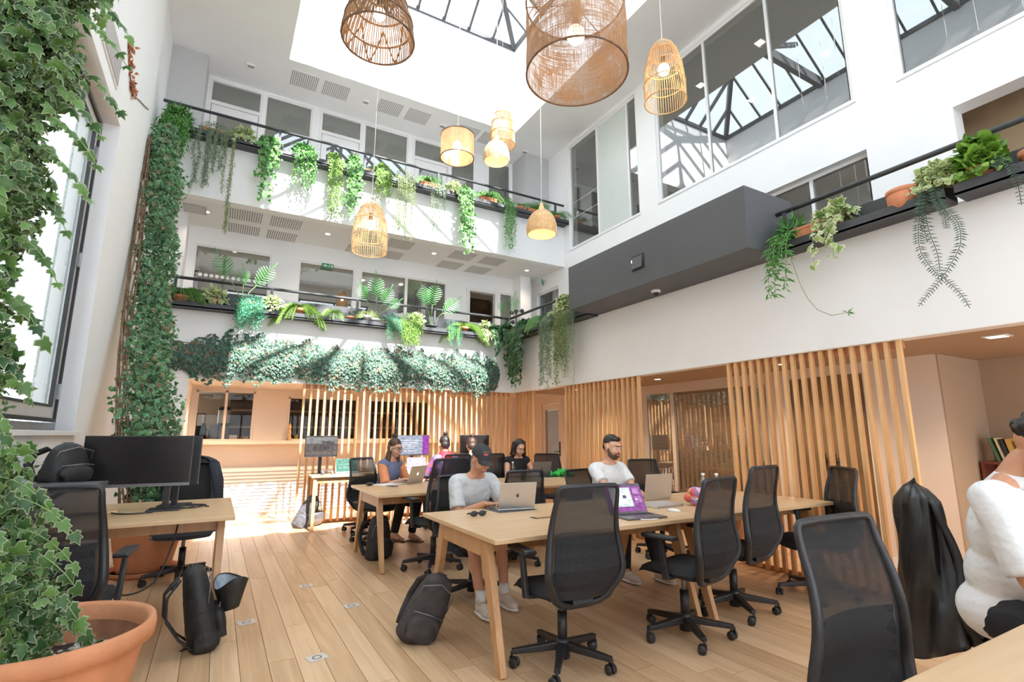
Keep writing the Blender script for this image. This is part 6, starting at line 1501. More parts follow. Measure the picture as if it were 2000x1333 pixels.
# ================= PLANTS =================
def path_at(path, u):
    path = np.asarray(path, float); n = len(path) - 1; i = min(int(u * n), n - 1); f = u * n - i
    return path[i] * (1 - f) + path[i + 1] * f
def ivy_mass(path, radii, n, size, outdir, jitter=.25, shell=.45, down=.75):
    """leaves on the visible shell of a climbing column; outdir = main facing direction"""
    P, D, Nn, S = [], [], [], []; out = np.array(outdir, float); out /= np.linalg.norm(out)
    for _ in range(n):
        u = rng.random(); c = path_at(path, u); r = float(np.interp(u, np.linspace(0, 1, len(radii)), radii))
        v = rv()[0]; v /= np.linalg.norm(v); 
        if v @ out < -.25: v = v - 2 * (v @ out) * out
        lump = 1 + .22 * math.sin(u * 37 + v[0] * 4) + .15 * math.sin(u * 91 + v[1] * 5)
        rad = r * lump * (shell + (1 - shell) * rng.random() ** .6)
        p = c + v * rad * np.array([1, 1, 1]); nn = v * .6 + out * .4 + rv()[0] * .65; d = np.array([0, 0, -down]) + rv()[0] * .7
        P.append(p); D.append(d); Nn.append(nn); S.append(size * (.55 + .75 * rng.random()))
    return np.array(P), np.array(D), np.array(Nn), np.array(S)
def stems(name, paths, r, mat, parent, n=5):
    mb = MB()
    for q in paths: mb.tube(q, r, n, cap=False)
    return mb.build(name, mat, parent, kind='stuff' if len(paths) > 12 else None)

# ---- big pot at the left foreground with variegated ivy ----
def big_pot(name_label, loc, R, H, saucer=False, soil=.42):
    t = thing('planter_pot', name_label, 'pot', loc)
    prof = [(R * .60, 0), (R * .66, .06), (R * .78, H * .45), (R * .88, H * .78), (R * .91, H - .075), (R * .99, H - .07), (R * 1.0, H - .03), (R * .985, H), (R * .95, H + .004), (R * .90, H - .01), (R * .87, H - .07)]
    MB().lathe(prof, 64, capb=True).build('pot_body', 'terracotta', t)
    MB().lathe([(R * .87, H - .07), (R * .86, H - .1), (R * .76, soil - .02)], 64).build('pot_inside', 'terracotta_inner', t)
    if saucer: MB().lathe([(0, .0), (R * .82, 0), (R * .90, .045), (R * .86, .05), (R * .80, .012)], 48).build('saucer', 'terracotta', t)
    s = MB(); P = [[(r_ * math.cos(a), r_ * math.sin(a), soil + .012 * math.sin(a * 5 + r_ * 40) + .01 * math.sin(a * 11)) for a in np.linspace(0, 2 * PI, 49)] for r_ in np.linspace(0.001, R * .79, 8)]
    s.grid(P).build('soil', 'soil', t)
    g = MB()
    for k in range(260):
        a = rng.random() * 6.28; r_ = R * .76 * math.sqrt(rng.random()); q = .008 + .010 * rng.random(); g.ell((r_ * math.cos(a), r_ * math.sin(a), soil + .012), (q, q * .8, q * .6), 6, 4)
    g.build('pebbles', 'gravel', t, kind='stuff')
    return t
big_pot('large terracotta pot at bottom left holding the nearest ivy', (-.54, 2.93, 0), .385, .58)
big_pot('terracotta pot with saucer behind the left desk, under the climbing ivy', (-.52, 6.62, 0), .36, .60, True)
t = thing('ivy_plant', 'large variegated ivy climbing the left edge from the big terracotta pot', 'plant', (-.54, 2.93, .42))
off = np.array([-.54, 2.93, .42])
path = [(-.68, 2.84, .46), (-.78, 2.85, .70), (-.92, 2.86, 1.0), (-1.03, 2.88, 1.4), (-1.05, 2.88, 1.9), (-1.03, 2.9, 2.4), (-1.02, 2.9, 2.9), (-.99, 2.92, 3.3), (-1.0, 2.95, 3.8)]
rad = [.22, .25, .27, .25, .23, .24, .25, .25, .28]
P, D, Nn, S = ivy_mass(path, rad, 13000, .058, (.75, -.8, .1), shell=.5)
P[:, 0] = np.maximum(P[:, 0], -1.12)
ok = ~((np.hypot(P[:, 0] + .54, P[:, 1] - 2.93) > .33) & (P[:, 2] < .62))
P, D, Nn, S = P[ok], D[ok], Nn[ok], S[ok]
# straggling shoots
shoots = []
for k, (z, ln, dy) in enumerate([(3.1, .42, .25), (2.95, .35, .3), (2.78, .38, .15), (2.62, .36, .2), (2.45, .28, .2), (2.2, .30, .15), (1.95, .28, .3), (1.7, .26, .2), (1.5, .2, .1), (1.2, .38, .15), (1.12, .46, .1), (1.0, .42, .2), (.92, .40, .1), (.8, .36, .0), (.68, .36, .2), (3.35, .4, .2), (3.5, .4, .1)]):
    c = path_at(path, float(np.interp(z, [q[2] for q in path], np.linspace(0, 1, len(path))))); st = c + np.array([.18, -.06, 0]); pts = [st]
    d = np.array([.8, dy, .15]); 
    for i in range(7): pts.append(pts[-1] + d * ln / 7 * .8 + np.array([0, 0, -.010 * i])); 
    shoots.append(pts)
    for i in range(2, 8):
        P = np.vstack([P, pts[i]]); D = np.vstack([D, np.array([.5, rng.normal() * .5, -.8])]); Nn = np.vstack([Nn, np.array([.2, -1, .4]) + rv()[0] * .3]); S = np.append(S, .05 + .03 * rng.random())
P -= off
# the 300 leaves that show largest stand as single parts, the rest as one mass
score = -(np.linalg.norm(P + off - np.array([0, 0, 1.37]), axis=1)) + S * 6 + (P @ np.array([.5, -.8, 0])) * .8
idx = np.argsort(-score); near, rest = idx[:300], idx[300:]
leaf1 = [leaves_mesh('leaf', 'ivy', [(0, 0, 0)], [(0, 1, 0)], [(0, 0, 1)], [1.0]) for _ in range(6)]
for k, me in enumerate(leaf1):
    me.materials.append(M['ivy_variegated']); me.attributes['rnd'].data.foreach_set('value', [(k + .5) / 6] * len(me.vertices))
for q in near:
    d = Vector(D[q]).normalized(); x = d.cross(Vector(Nn[q])).normalized(); z = x.cross(d)
    o = bpy.data.objects.new('leaf', leaf1[int(rng.integers(6))]); COL.objects.link(o); o.parent = t
    o.matrix_local = Matrix.Translation(Vector(P[q])) @ Matrix((x, d, z)).transposed().to_4x4() @ Matrix.Diagonal((S[q], S[q], S[q], 1))
leaves('foliage', 'ivy', P[rest], D[rest], Nn[rest], S[rest], 'ivy_variegated', t, stuff=True)
ps = [[np.array(c) - off + np.array([.05 * math.sin(k + i), .05 * math.cos(k * 2 + i), 0]) for i, c in enumerate(path)] for k in range(7)]
stems('stem', ps, .009, 'stem_brown', t); stems('shoot', [[q - off for q in s] for s in shoots], .0022, 'stem_green', t)

# ---- ivy climbing the wall corner behind the left desk ----
o2 = np.array([-.52, 6.62, .42]); t = thing('ivy_plant', 'tall ivy column climbing the wall corner behind the left desk', 'plant', tuple(o2))
path = [(-.52, 6.62, .5), (-.58, 6.7, 1.0), (-.66, 6.75, 1.45), (-.78, 7.2, 2.1), (-.86, 7.6, 2.9), (-.90, 7.85, 3.7), (-.94, 7.95, 4.5), (-.98, 8.0, 5.1), (-1.0, 8.05, 5.55)]
rad = [.24, .27, .31, .27, .24, .23, .26, .22, .14]
P, D, Nn, S = ivy_mass(path, rad, 10000, .055, (.55, -.85, .1), shell=.5); P[:, 0] = np.maximum(P[:, 0], np.where(P[:, 1] < 7.92, -1.13, -1.19))
leaves('foliage', 'ivy', P - o2, D, Nn, S, 'ivy_column', t, stuff=True)
ps = []
for k in range(7):
    a = k * .7; ps.append([np.array(path_at(path, u)) - o2 + np.array([-.13 + .05 * math.sin(a + u * 7) - .05, -.20 - .03 * math.cos(a * 2 + u * 5), 0]) for u in np.linspace(.05, .93, 16)])
stems('stem', ps, .009, 'stem_brown', t)
# dried tendril on the left wall
pts = [(-1.14, 7.55, 5.53), (-1.14, 7.2, 5.38), (-1.14, 6.9, 5.26), (-1.14, 6.55, 5.10), (-1.14, 6.36, 5.08), (-1.14, 6.2, 5.2), (-1.14, 6.02, 5.3), (-1.14, 5.98, 5.42)]
o = MB().tube([Vector(p) - Vector(pts[0]) for p in pts], .006, 5).build('vine_tendril', 'stem_brown', None, loc=pts[0]); tag(o, 'dried reddish tendril creeping over the upper left wall', 'vine')
leafmat('leaf_dry', (.35, .10, .04), (.55, .20, .08))
Pd = np.array([np.array(pts[i]) * (1 - f) + np.array(pts[i + 1]) * f for i in range(3, 7) for f in rng.random(22)]) + rv(88, .018) - np.array(pts[0]); Pd[:, 0] = np.abs(Pd[:, 0]) 
leaves('dry_leaves', 'ivy', Pd, rv(88), rv(88, .4) + np.array([1, -.5, 0]), .035 + .02 * rng.random(88), 'leaf_dry', o, stuff=True)

# ---- ivy band along the lower balcony fascia ----
o3 = np.array([-.6, 8.6, 2.5]); t = thing('ivy_garland', 'long dense ivy band across the white fascia above the slatted screen', 'plant', tuple(o3))
n = 11500; x = rng.uniform(-.80, 4.62, n); cz = 2.50 + .02 * np.sin(x * 2.3) + .02 * np.sin(x * 7); hh = .29 + .025 * np.sin(x * 3.1 + 1) + .03 * np.sin(x * 17) + .03 * np.sin(x * 29)
hh *= np.clip((x + 1.1) / .9, .55, 1) * np.clip((4.9 - x) / .5, .5, 1)
v = np.clip(rng.normal(size=n) * .55, -1.15, 1.15); z = cz + v * hh; y = 8.72 - (.03 + .13 * (1 - np.minimum(1, np.abs(v)) ** 2) * (.4 + .6 * rng.random(n)))
P = np.stack([x, y, z], 1); D = np.stack([rng.normal(size=n) * .5, -.3 * np.ones(n), -.8 + rng.normal(size=n) * .3], 1); Nn = np.stack([rng.normal(size=n) * .4, -np.ones(n), .35 + rng.normal(size=n) * .4], 1)
leaves('foliage', 'ivy', P - o3, D, Nn, .046 * (.6 + .7 * rng.random(n)), 'ivy_band', t, stuff=True)
ps = [[(xx, 8.68 - .05 * abs(math.sin(xx * 3 + k)), 2.45 + .06 * k + .05 * math.sin(xx * 2.1 + k)) for xx in np.linspace(-.8, 4.5, 40)] for k in range(4)]
stems('stem', [[np.array(q) - o3 for q in s] for s in ps], .007, 'stem_brown', t)

# ---- helpers for shelf plants ----
def pot_round(t, r=.07, h=.11, c=(0, 0, 0), mat='terracotta_small'):
    MB().lathe([(0, 0), (r * .68, 0), (r * .88, h * .72), (r * 1.0, h * .74), (r * 1.02, h), (r * .92, h), (r * .85, h * .8), (0, h * .8)], 24, c).build('pot', mat, t)
def pot_trough(t, w=.36, d=.14, h=.11, axis='x', mat='terracotta_small'):
    a, b = (w, d) if axis == 'x' else (d, w)
    MB().bx(-a / 2, a / 2, -b / 2, b / 2, 0, h).build('pot', mat, t, .012); MB().bx(-a / 2 - .008, a / 2 + .008, -b / 2 - .008, b / 2 + .008, h - .02, h + .004).build('pot_rim', mat, t, .005)
def L_bush(c, r, n, size, up=.3, droop=.2):
    P, D, Nn, S = [], [], [], []
    for _ in range(n):
        v = rv()[0]; v /= np.linalg.norm(v); v[2] = abs(v[2]) * .9 - .15; P.append(np.array(c) + v * np.array(r) * (.35 + .65 * rng.random() ** .5))
        D.append(v * .8 + np.array([0, 0, -droop]) + rv()[0] * .4); Nn.append(v * .5 + np.array([0, -.35, .8 * up + .3]) + rv()[0] * .3); S.append(size * (.6 + .6 * rng.random()))
    return P, D, Nn, S
def L_trail(starts, length, n, size, front, step=.02, sway=.06, per=2, wid=.015, lat=.35, spread=0., hang=-.7):
    """strands falling over the shelf lip; front = outward unit vector"""
    P, D, Nn, S, paths = [], [], [], [], []; f = np.array(front, float)
    for k in range(n):
        st = np.array(starts[0]) + (np.array(starts[1]) - np.array(starts[0])) * ((k + rng.random()) / n); L_ = length * (.45 + .6 * rng.random())
        pts = strand(st, L_, sway=sway, step=step, out=f * 1.0 + np.array([0, 0, .4]), spread=spread * rng.normal()); paths.append(pts)
        for q in pts[1:]:
            for _ in range(per):
                P.append(q + rv()[0] * wid); D.append(np.array([rng.normal() * lat, rng.normal() * lat, hang]) + f * .25); Nn.append(f + rv()[0] * .35 + np.array([0, 0, .3])); S.append(size * (.6 + .6 * rng.random()) * (1 - .35 * rng.random()))
    return P, D, Nn, S, paths
def L_spike(path_list, size, step=.012):
    P, D, Nn, S = [], [], [], []
    for pts in path_list:
        pts = np.asarray(pts, float)
        for i in range(1, len(pts)):
            t_ = pts[i] - pts[i - 1]; seg = np.linalg.norm(t_); t_ /= seg + 1e-9; side = np.cross(t_, np.array([.75, .6, .1])); 
            if np.linalg.norm(side) < .1: side = np.array([0, 1, 0.])
            side /= np.linalg.norm(side)
            for m in range(max(1, int(seg / step))):
                q = pts[i - 1] + t_ * step * m; taper = 1 - .5 * (i / len(pts))
                for s_ in (-1, 1): P.append(q); D.append(side * s_ + t_ * .5); Nn.append(np.cross(side, t_)); S.append(size * taper * (.8 + .3 * rng.random()))
    return P, D, Nn, S
def fronds(c, n, length, arch=1.0, fr=(0, -1, 0), spread=1.0, up=.9):
    out = []
    for k in range(n):
        a = rng.random() * 2 * PI; d = np.array([math.cos(a) * spread, math.sin(a) * .6, 0]) + np.array(fr) * .45; d /= np.linalg.norm(d) + 1e-9; L_ = length * (.6 + .5 * rng.random()); pts = [np.array(c, float)]
        v = d * .6 + np.array([0, 0, up]); 
        for i in range(12):
            v = v + np.array([0, 0, -arch * .17]); vv = v / np.linalg.norm(v); pts.append(pts[-1] + vv * L_ / 12)
        out.append(pts)
    return out
def plant(label, loc, parts, cat='plant', name='potted_plant', group=None):
    t = thing(name, label, cat, loc, 0, group)
    for p in parts:
        k = p[0]
        if k == 'round': pot_round(t, *p[1:])
        elif k == 'trough': pot_trough(t, *p[1:])
        elif k == 'leaves':
            _, nm, kind, mat, (P, D, Nn, S) = p; leaves(nm, kind, P, D, Nn, S, mat, t, stuff=len(P) > 60)
        elif k == 'stems': stems('stem', p[1], p[2], p[3], t)
    return t
FB = np.array([0., -1, 0]); FR = np.array([-1., 0, 0])
def trailer(label, loc, w, length, n, kind, mat, size, front, bush=.10, pot=None, per=2, step=.02, sway=.06, wid=.015, stem='stem_green', nb=90, **kw):
    ax = np.array([1., 0, 0]) if abs(front[1]) > .5 else np.array([0, 1., 0])
    st = (np.array([0, 0, .14]) - ax * w / 2 + front * .05, np.array([0, 0, .14]) + ax * w / 2 + front * .05)
    P, D, Nn, S, paths = L_trail(st, length, n, size, front, step=step, sway=sway, per=per, wid=wid, **kw)
    parts = []
    if pot == 'trough': parts.append(('trough', w * .9, .13, .15, 'x' if abs(front[1]) > .5 else 'y'))
    elif pot: parts.append(('round', pot, .16))
    if nb:
        r = (w * .55, .09, bush) if abs(front[1]) > .5 else (.09, w * .55, bush); b = L_bush((0, 0, .17), r, int(nb * 1.25), size * 1.1); P += b[0]; D += b[1]; Nn += b[2]; S += b[3]
    parts += [('leaves', 'foliage', kind, mat, (P, D, Nn, S)), ('stems', paths, .0025, stem)]
    return plant(label, loc, parts)
def fern(label, loc, n, length, mat, front, pot=None, arch=1.0, size=.05, spread=1.0, up=.9, potmat='terracotta_small'):
    fs = fronds((0, 0, .15), int(n * 1.4), length * 1.1, arch, front, spread, up); parts = []; size *= 1.35
    if pot == 'trough': parts.append(('trough', .36, .13, .16, 'x' if abs(front[1]) > .5 else 'y'))
    elif pot: parts.append(('round', pot, .16, (0, 0, 0), potmat))
    parts += [('leaves', 'fronds', 'blade', mat, L_spike(fs, size, .014)), ('stems', fs, .0022, 'stem_green')]
    return plant(label, loc, parts)
def palm(label, loc, blades, mat='leaf_bright', pot=.09, potmat='terracotta_small', blade=.30):
    """upright stems each ending in a big split leaf; blades = (dx, dz, lean angle)"""
    t = thing('potted_plant', label, 'plant', loc); pot_round(t, pot, .13, (0, 0, 0), potmat)
    for (dx, h, ang, bl) in blades:
        tip = np.array([dx, -.06 * rng.random() - .02, h]); st = [np.array([dx * .1 * u ** 2 * 9 / 9 + dx * .9 * u ** 1.5, tip[1] * u, .10 + (h - .10) * u]) for u in np.linspace(0, 1, 6)]
        a = math.radians(ang); ax = np.array([math.sin(a), -.15, math.cos(a)]); side = np.array([math.cos(a), -.1, -math.sin(a)])
        P, D, Nn, S = [], [], [], []
        for i in range(10):
            u = i / 9; q = tip + ax * bl * u + np.array([0, -.04 * u * u, 0]); ln = bl * .46 * math.sin(PI * (.16 + .80 * u)) 
            for s_ in (-1, 1): P.append(q); D.append(side * s_ + ax * .5 + np.array([0, -.1, -.05])); Nn.append(np.array([0.1 * s_, -1, .25])); S.append(ln)
        P.append(tip + ax * bl); D.append(ax); Nn.append(np.array([0, -1, .2])); S.append(bl * .35)
        bm_ = leaves('leaf', 'bladewide', P, D, Nn, S, mat, t); MB().tube(st, .006, 6).build('stem', 'stem_green', t)
    return t
LT['bladewide'] = (np.array([(-.05, 0, 0), (0.05, 0, 0), (0.055, 0.45, 0.03), (-.055, 0.45, 0.03), (0.045, 0.85, -.03), (-.045, .85, -.03), (0, 1.0, -.08)]), np.array([0, 0, 1., 1., 1., 1., 1.]), np.array([(0, 1, 2), (0, 2, 3), (3, 2, 4), (3, 4, 5), (5, 4, 6)]))
Y3, Z3 = 8.63, 5.90
# ---- upper balcony, from left to right ----
trailer('leafy green plant at the far left of the upper shelf beside the climbing ivy', (-.93, Y3, Z3), .34, .85, 16, 'lance', 'leaf_green', .095, FB, .30, .07, per=3, nb=380, step=.025, wid=.035)
trailer('fine grey-green plant trailing long loops from a trough, upper shelf left', (-.45, Y3, Z3), .36, 1.25, 9, 'lance', 'leaf_grey', .045, FB, .14, 'trough', per=7, step=.016, sway=.26, nb=260)
trailer('thin thread-like trailing plant reaching below the upper fascia at left', (-.18, Y3, Z3), .16, 1.9, 3, 'lance', 'leaf_olive', .04, FB, .10, None, per=6, step=.016, sway=.12, nb=90)
trailer('grey variegated bush in a small round pot, upper shelf left', (-.04, Y3 - .02, Z3), .30, .18, 6, 'oval', 'leaf_cream', .05, FB, .22, .07, nb=300)
trailer('dark ivy cascading in a long bunch, first on the upper shelf', (.33, Y3, Z3), .26, 1.12, 9, 'ivy', 'ivy_green', .085, FB, .14, None, per=1, step=.028, wid=.03, nb=90)
trailer('bright green bushy trailer in a round pot, upper shelf left of centre', (.88, Y3, Z3), .34, .75, 12, 'oval', 'leaf_green', .05, FB, .22, .075, per=2, step=.024, wid=.03, nb=220)
trailer('pale green bead-like trailer narrowing to a point, upper shelf', (1.37, Y3, Z3), .22, 1.15, 10, 'oval', 'leaf_lime', .038, FB, .16, None, per=2, step=.018, wid=.02, nb=150)
trailer('ivy trailing beside the bead-like trailer on the upper shelf', (1.70, Y3, Z3), .22, 1.15, 9, 'ivy', 'ivy_green', .07, FB, .24, None, per=1, step=.022, wid=.03, nb=120)
plant('small empty-looking round pot behind the lamp cord, upper shelf', (1.95, Y3, Z3), [('round', .075, .12), ('leaves', 'foliage', 'oval', 'leaf_green', L_bush((0, 0, .14), (.04, .04, .05), 25, .03))])
trailer('lime trailer right of the rattan lamp cord on the upper shelf', (2.20, Y3, Z3), .28, .62, 12, 'oval', 'leaf_lime', .045, FB, .20, None, per=2, step=.022, wid=.03, nb=170)
trailer('feathery long green trailer hanging below the upper fascia, centre', (2.62, Y3, Z3), .34, 1.55, 10, 'lance', 'leaf_olive', .045, FB, .20, None, per=4, step=.02, sway=.05, nb=160)
fern('bright fern in a trough under the drum lamp, upper shelf', (3.10, Y3, Z3), 42, .36, 'leaf_green', FB, 'trough', .9, .045)
trailer('thin grey strands hanging under the drum lamp, upper shelf', (3.22, Y3 - .05, Z3), .34, 1.15, 7, 'oval', 'leaf_grey', .025, FB, .06, None, per=3, step=.02, nb=30)
trailer('cream-edged leafy plant in a round pot right of the drum lamp', (3.62, Y3, Z3), .34, .16, 5, 'oval', 'leaf_cream', .06, FB, .22, .08, nb=200)
trailer('longest ivy of the upper shelf, hanging past the fascia right of centre', (3.80, Y3 - .04, Z3), .24, 1.40, 10, 'ivy', 'ivy_green', .075, FB, .10, None, per=1, step=.024, wid=.035, nb=70)
fern('light green fern in a trough, upper shelf behind the small bell lamp', (4.35, Y3, Z3), 46, .38, 'leaf_green', FB, 'trough', .9, .045)
trailer('small-leaved trailer tapering to a tip, upper shelf right', (4.80, Y3, Z3), .24, 1.15, 12, 'oval', 'ivy_green', .035, FB, .16, None, per=2, step=.018, wid=.025, nb=140)
fern('round potted small palm, upper shelf right', (5.12, Y3, Z3), 12, .22, 'leaf_green', FB, .075, .8, .04)
fern('spreading thin palm in a trough above the lowest right bell lamp', (5.45, Y3, Z3), 14, .38, 'leaf_green', FB, 'trough', .7, .05)
fern('arching plant in a pot at the right end of the upper shelf', (6.05, Y3, Z3), 16, .34, 'leaf_green', FB, .08, .9, .05)
# ---- lower balcony ----
Y2, Z2 = 8.63, 3.20
fern('big dark fern at the left end of the lower shelf', (-.62, Y2, Z2), 60, .46, 'leaf_green', FB, .10, 1.15, .05, spread=1.3)
trailer('cream-leaved plant in a round pot right of the big dark fern', (-.22, Y2, Z2), .36, .06, 4, 'oval', 'leaf_cream', .075, FB, .22, .08, nb=110)
palm('tall split-leaf palm with two leaf fans over the lower railing at left', (.16, Y2, Z2), [(-.20, .50, -28, .36), (.0, .42, -6, .24), (.18, .44, 34, .36)])
trailer('teal fine-leaved trailer below the left split-leaf palm', (.28, Y2 - .06, Z2), .34, .48, 22, 'oval', 'leaf_teal', .026, FB, .14, .09, per=4, step=.016, wid=.03, nb=260)
trailer('round cream-edged bush left of the arching fern, lower shelf', (.58, Y2, Z2), .30, .12, 5, 'oval', 'leaf_cream', .05, FB, .20, None, nb=200)
fern('long pale arching fern across the lower shelf left of centre', (.98, Y2, Z2), 34, .55, 'leaf_lime', FB, .09, 1.05, .06, spread=1.8, up=.5)
fern('drooping lime grass plant, lower shelf centre-left', (1.50, Y2, Z2), 60, .30, 'leaf_lime', FB, None, 1.5, .03)
plant('small terracotta pot with thin leaves, lower shelf centre-left', (1.79, Y2, Z2), [('round', .075, .12), ('leaves', 'foliage', 'lance', 'leaf_grey', L_bush((0, 0, .14), (.12, .06, .14), 40, .09))])
fern('cream fern under the middle split-leaf palm', (2.05, Y2 - .03, Z2), 22, .34, 'leaf_cream', FB, .08, 1.1, .05, potmat='grey_paint')
palm('middle split-leaf palm in front of the lower dark window', (2.22, Y2 + .02, Z2), [(-.18, .42, -30, .28), (-.02, .50, -6, .36), (.10, .40, 22, .30), (.2, .34, 50, .24)], potmat='grey_paint')
plant('tiny terracotta pot left of the teal trailer, lower shelf', (2.36, Y2, Z2), [('round', .05, .09), ('leaves', 'foliage', 'oval', 'leaf_teal', L_bush((0, 0, .1), (.05, .04, .05), 30, .03))])
trailer('blue-teal fine trailer, lower shelf centre', (2.50, Y2 - .03, Z2), .26, .42, 18, 'lance', 'leaf_teal', .034, FB, .12, None, per=4, step=.018, wid=.02, nb=180)
trailer('yellow-green trailer with thick hanging fingers, lower shelf centre', (2.80, Y2 - .03, Z2), .38, .52, 16, 'lance', 'leaf_lime', .05, FB, .14, None, per=5, step=.016, wid=.02, nb=220)
trailer('round cream bush beside the right split-leaf palm', (2.96, Y2 + .02, Z2), .26, .05, 3, 'oval', 'leaf_cream', .05, FB, .22, None, nb=170)
palm('right split-leaf palm in a dark green pot, lower shelf', (3.22, Y2, Z2), [(-.12, .46, -18, .34), (.0, .50, 6, .36), (.20, .36, 44, .36)], potmat='leaf_teal_pot' if False else 'charcoal')
fern('long pale arching fern near the balcony corner, lower shelf', (3.88, Y2, Z2), 34, .58, 'leaf_lime', FB, .08, 1.0, .055, spread=1.8, up=.5)
trailer('fine green trailer left of the pale arching fern at the corner', (3.62, Y2 - .05, Z2), .24, .48, 12, 'lance', 'leaf_teal', .035, FB, .10, None, per=4, step=.018, nb=80)
trailer('cream leafy plant in a terracotta pot beside the balcony corner', (4.36, Y2, Z2), .32, .34, 6, 'oval', 'leaf_cream', .06, FB, .20, .085, nb=130)
trailer('dark ivy hanging in a single line left of the balcony corner', (4.45, Y2 - .07, Z2), .12, .95, 4, 'ivy', 'ivy_dark', .075, FB, .08, None, per=1, step=.03, nb=60)
trailer('dark ivy clump at the balcony corner with long dangling tips', (4.80, Y2 - .04, Z2), .34, 1.15, 10, 'ivy', 'ivy_dark', .085, FB, .16, .08, per=1, step=.03, wid=.04, nb=200)
palm('slender split-leaf palm standing at the balcony corner', (4.80, Y2 + .04, Z2), [(-.10, .52, -16, .24), (.12, .58, 8, .32)], potmat='charcoal', blade=.25)
# ---- right balcony between corner and grey box ----
XS = 4.87
trailer('ivy in a terracotta pot, first on the short right shelf', (XS, 8.05, Z2), .36, 1.15, 10, 'ivy', 'ivy_dark', .085, FR, .16, .08, per=1, step=.03, wid=.04, nb=150)
trailer('green-brown fine trailer beside the corner ivy', (XS, 8.32, Z2), .2, .85, 12, 'oval', 'leaf_olive', .035, FR, .12, None, per=3, step=.02, wid=.03, nb=90)
fern('feathery green asparagus fern on the short right shelf', (XS, 7.45, Z2), 60, .44, 'leaf_green', FR, None, 1.35, .032)
trailer('grey-green curtain of fine strands, left half', (XS - .03, 7.10, Z2), .34, 1.30, 16, 'oval', 'leaf_grey', .028, FR, .14, None, per=4, step=.018, wid=.022, nb=160)
trailer('olive strands with reddish pot at the end by the grey box', (XS - .03, 6.66, Z2), .34, 1.28, 16, 'oval', 'leaf_olive', .030, FR, .12, .09, per=4, step=.018, wid=.022, nb=120)
trailer('yellow-green variegated bush beside the left end of the grey box', (XS, 6.80, Z2 + .10), .36, .12, 6, 'round', 'leaf_cream', .065, FR, .26, None, nb=230)
trailer('grey wispy strands closest to the grey box', (XS - .04, 6.38, Z2), .22, 1.25, 10, 'lance', 'leaf_grey', .03, FR, .08, None, per=4, step=.018, wid=.02, nb=60)
# ---- right balcony beyond the grey box ----
t = trailer('narrow-leaved green trailer hanging beside the right end of the box', (XS, 2.83, Z2), .20, .78, 6, 'lance', 'leaf_green', .10, FR, .18, None, per=4, step=.05, wid=.012, nb=130, lat=.8, hang=-.45, sway=.10)
pts = [np.array([-.06, .0, .10]), np.array([-.10, -.02, -.15]), np.array([-.08, -.06, -.38]), np.array([-.08, -.12, -.55]), np.array([-.08, -.20, -.68]), np.array([-.08, -.32, -.76]), np.array([-.08, -.46, -.76])]
leaves('shoot_leaves', 'lance', [pts[-1]] * 8, rv(8, .6) + np.array([0, -1, 0]), rv(8) + np.array([-1, 0, 0]), [.06] * 8, 'leaf_green', t); stems('shoot', [pts], .003, 'stem_green', t)
trailer('cream-edged ivy bush in an orange trough, trailing two strands', (XS, 2.42, Z2), .34, .62, 3, 'ivy', 'leaf_cream', .09, FR, .20, None, per=1, step=.035, wid=.02, nb=95)
t = thing('plant_trough', 'orange terracotta trough holding the cream-edged ivy', 'pot', (XS, 2.58, Z2)); pot_trough(t, .40, .14, .17, 'y')
t = thing('plant_pot', 'empty pale terracotta bowl on the right shelf', 'pot', (XS + .02, 1.86, Z2)); MB().lathe([(0, 0), (.10, 0), (.125, .08), (.128, .20), (.118, .205), (.105, .06), (0, .05)], 32).build('bowl', 'terracotta_small', t); MB().lathe([(.128, .17), (.134, .175), (.134, .205), (.118, .207)], 32).build('rim', 'terracotta_small', t)
trailer('cream and green bush above the crossing fern tails', (XS, 1.62, Z2), .30, .10, 6, 'round', 'leaf_cream', .060, FR, .22, None, nb=240)
t = thing('trailing_fern', 'fern with long tails that cross and part like a ribbon', 'plant', (XS - .10, 1.64, Z2))
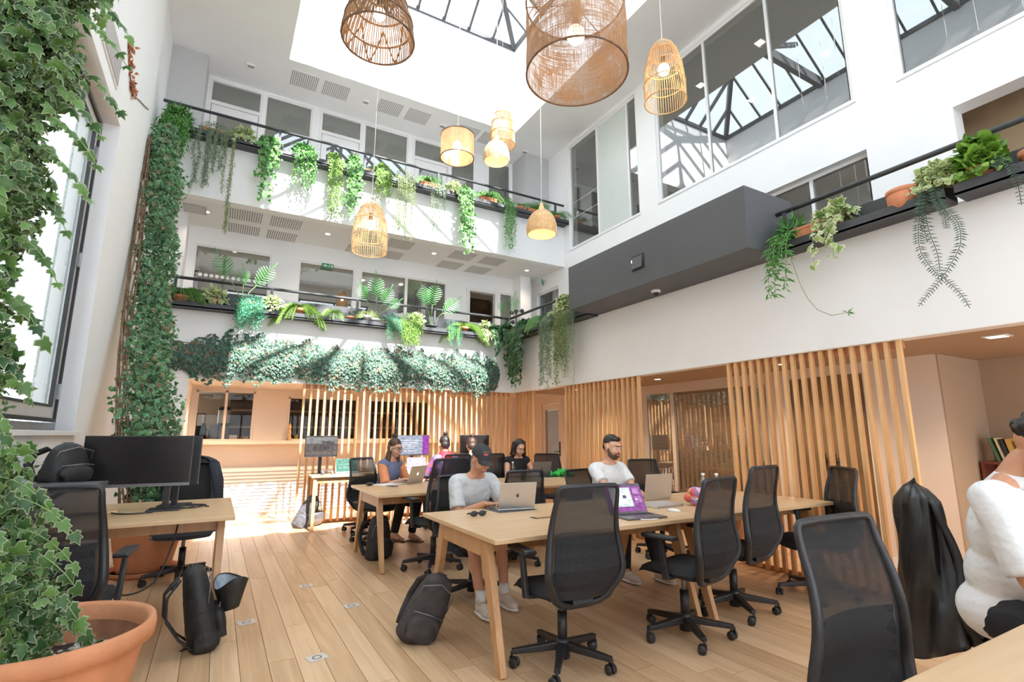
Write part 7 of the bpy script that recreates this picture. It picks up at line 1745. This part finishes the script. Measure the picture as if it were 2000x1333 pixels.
def bez(*p, n=26):
    p = [np.array(q, float) for q in p]; o = []
    for i in range(len(p) - 1):
        a, b, c, d = p[max(i - 1, 0)], p[i], p[i + 1], p[min(i + 2, len(p) - 1)]
        for k in range(n // (len(p) - 1)):
            u = k / (n // (len(p) - 1)); o.append(.5 * (2 * b + (c - a) * u + (2 * a - 5 * b + 4 * c - d) * u * u + (3 * b - a - 3 * c + d) * u ** 3))
    o.append(p[-1]); return o
tails = [bez((0, .03, .1), (-.05, .06, -.05), (-.06, .10, -.25), (-.06, .10, -.42), (-.06, .03, -.60), (-.06, -.03, -.68), (-.06, -.10, -.80), (-.06, -.14, -.92)),
         bez((0, -.03, .1), (-.05, -.06, -.08), (-.06, -.15, -.25), (-.06, -.15, -.42), (-.06, -.08, -.55), (-.06, .0, -.66), (-.06, .09, -.75), (-.06, .17, -.84)),
         bez((0, .0, .1), (-.05, .03, -.05), (-.06, .03, -.25), (-.06, .0, -.45), (-.06, 0, -.60)), bez((0, -.02, .1), (-.05, -.04, -.05), (-.06, -.08, -.16), (-.06, -.08, -.28)), bez((0, .05, .1), (-.05, .06, -.02), (-.06, .06, -.18), (-.06, .05, -.35))]
P, D, Nn, S = L_spike(tails, .062, .019); leaves('fronds', 'lance', P, D, Nn, S, 'leaf_fernspike', t, stuff=True); stems('stem', tails, .0025, 'leaf_fernspike', t)
trailer('large lime-green leafy bush in an orange pot on the far right shelf', (XS, 1.36, Z2), .26, .10, 6, 'round', 'leaf_lime', .068, FR, .34, .10, nb=330)
t = thing('trailing_fern', 'single fern tail drooping at the right edge of the photo', 'plant', (XS - .06, 1.26, Z2 + .05))
tails = [bez((0, .04, .08), (-.04, -.04, .10), (-.06, -.10, .0), (-.06, -.12, -.14), (-.06, -.12, -.30)), bez((0, .04, .06), (-.04, .0, .08), (-.06, -.05, .02))]
P, D, Nn, S = L_spike(tails, .060, .019); leaves('fronds', 'lance', P, D, Nn, S, 'leaf_fernspike', t, stuff=True); stems('stem', tails, .0025, 'leaf_fernspike', t)
t = thing('plant_pot', 'terracotta pot cut by the right edge of the photo', 'pot', (XS, 1.05, Z2)); pot_round(t, .09, .16)
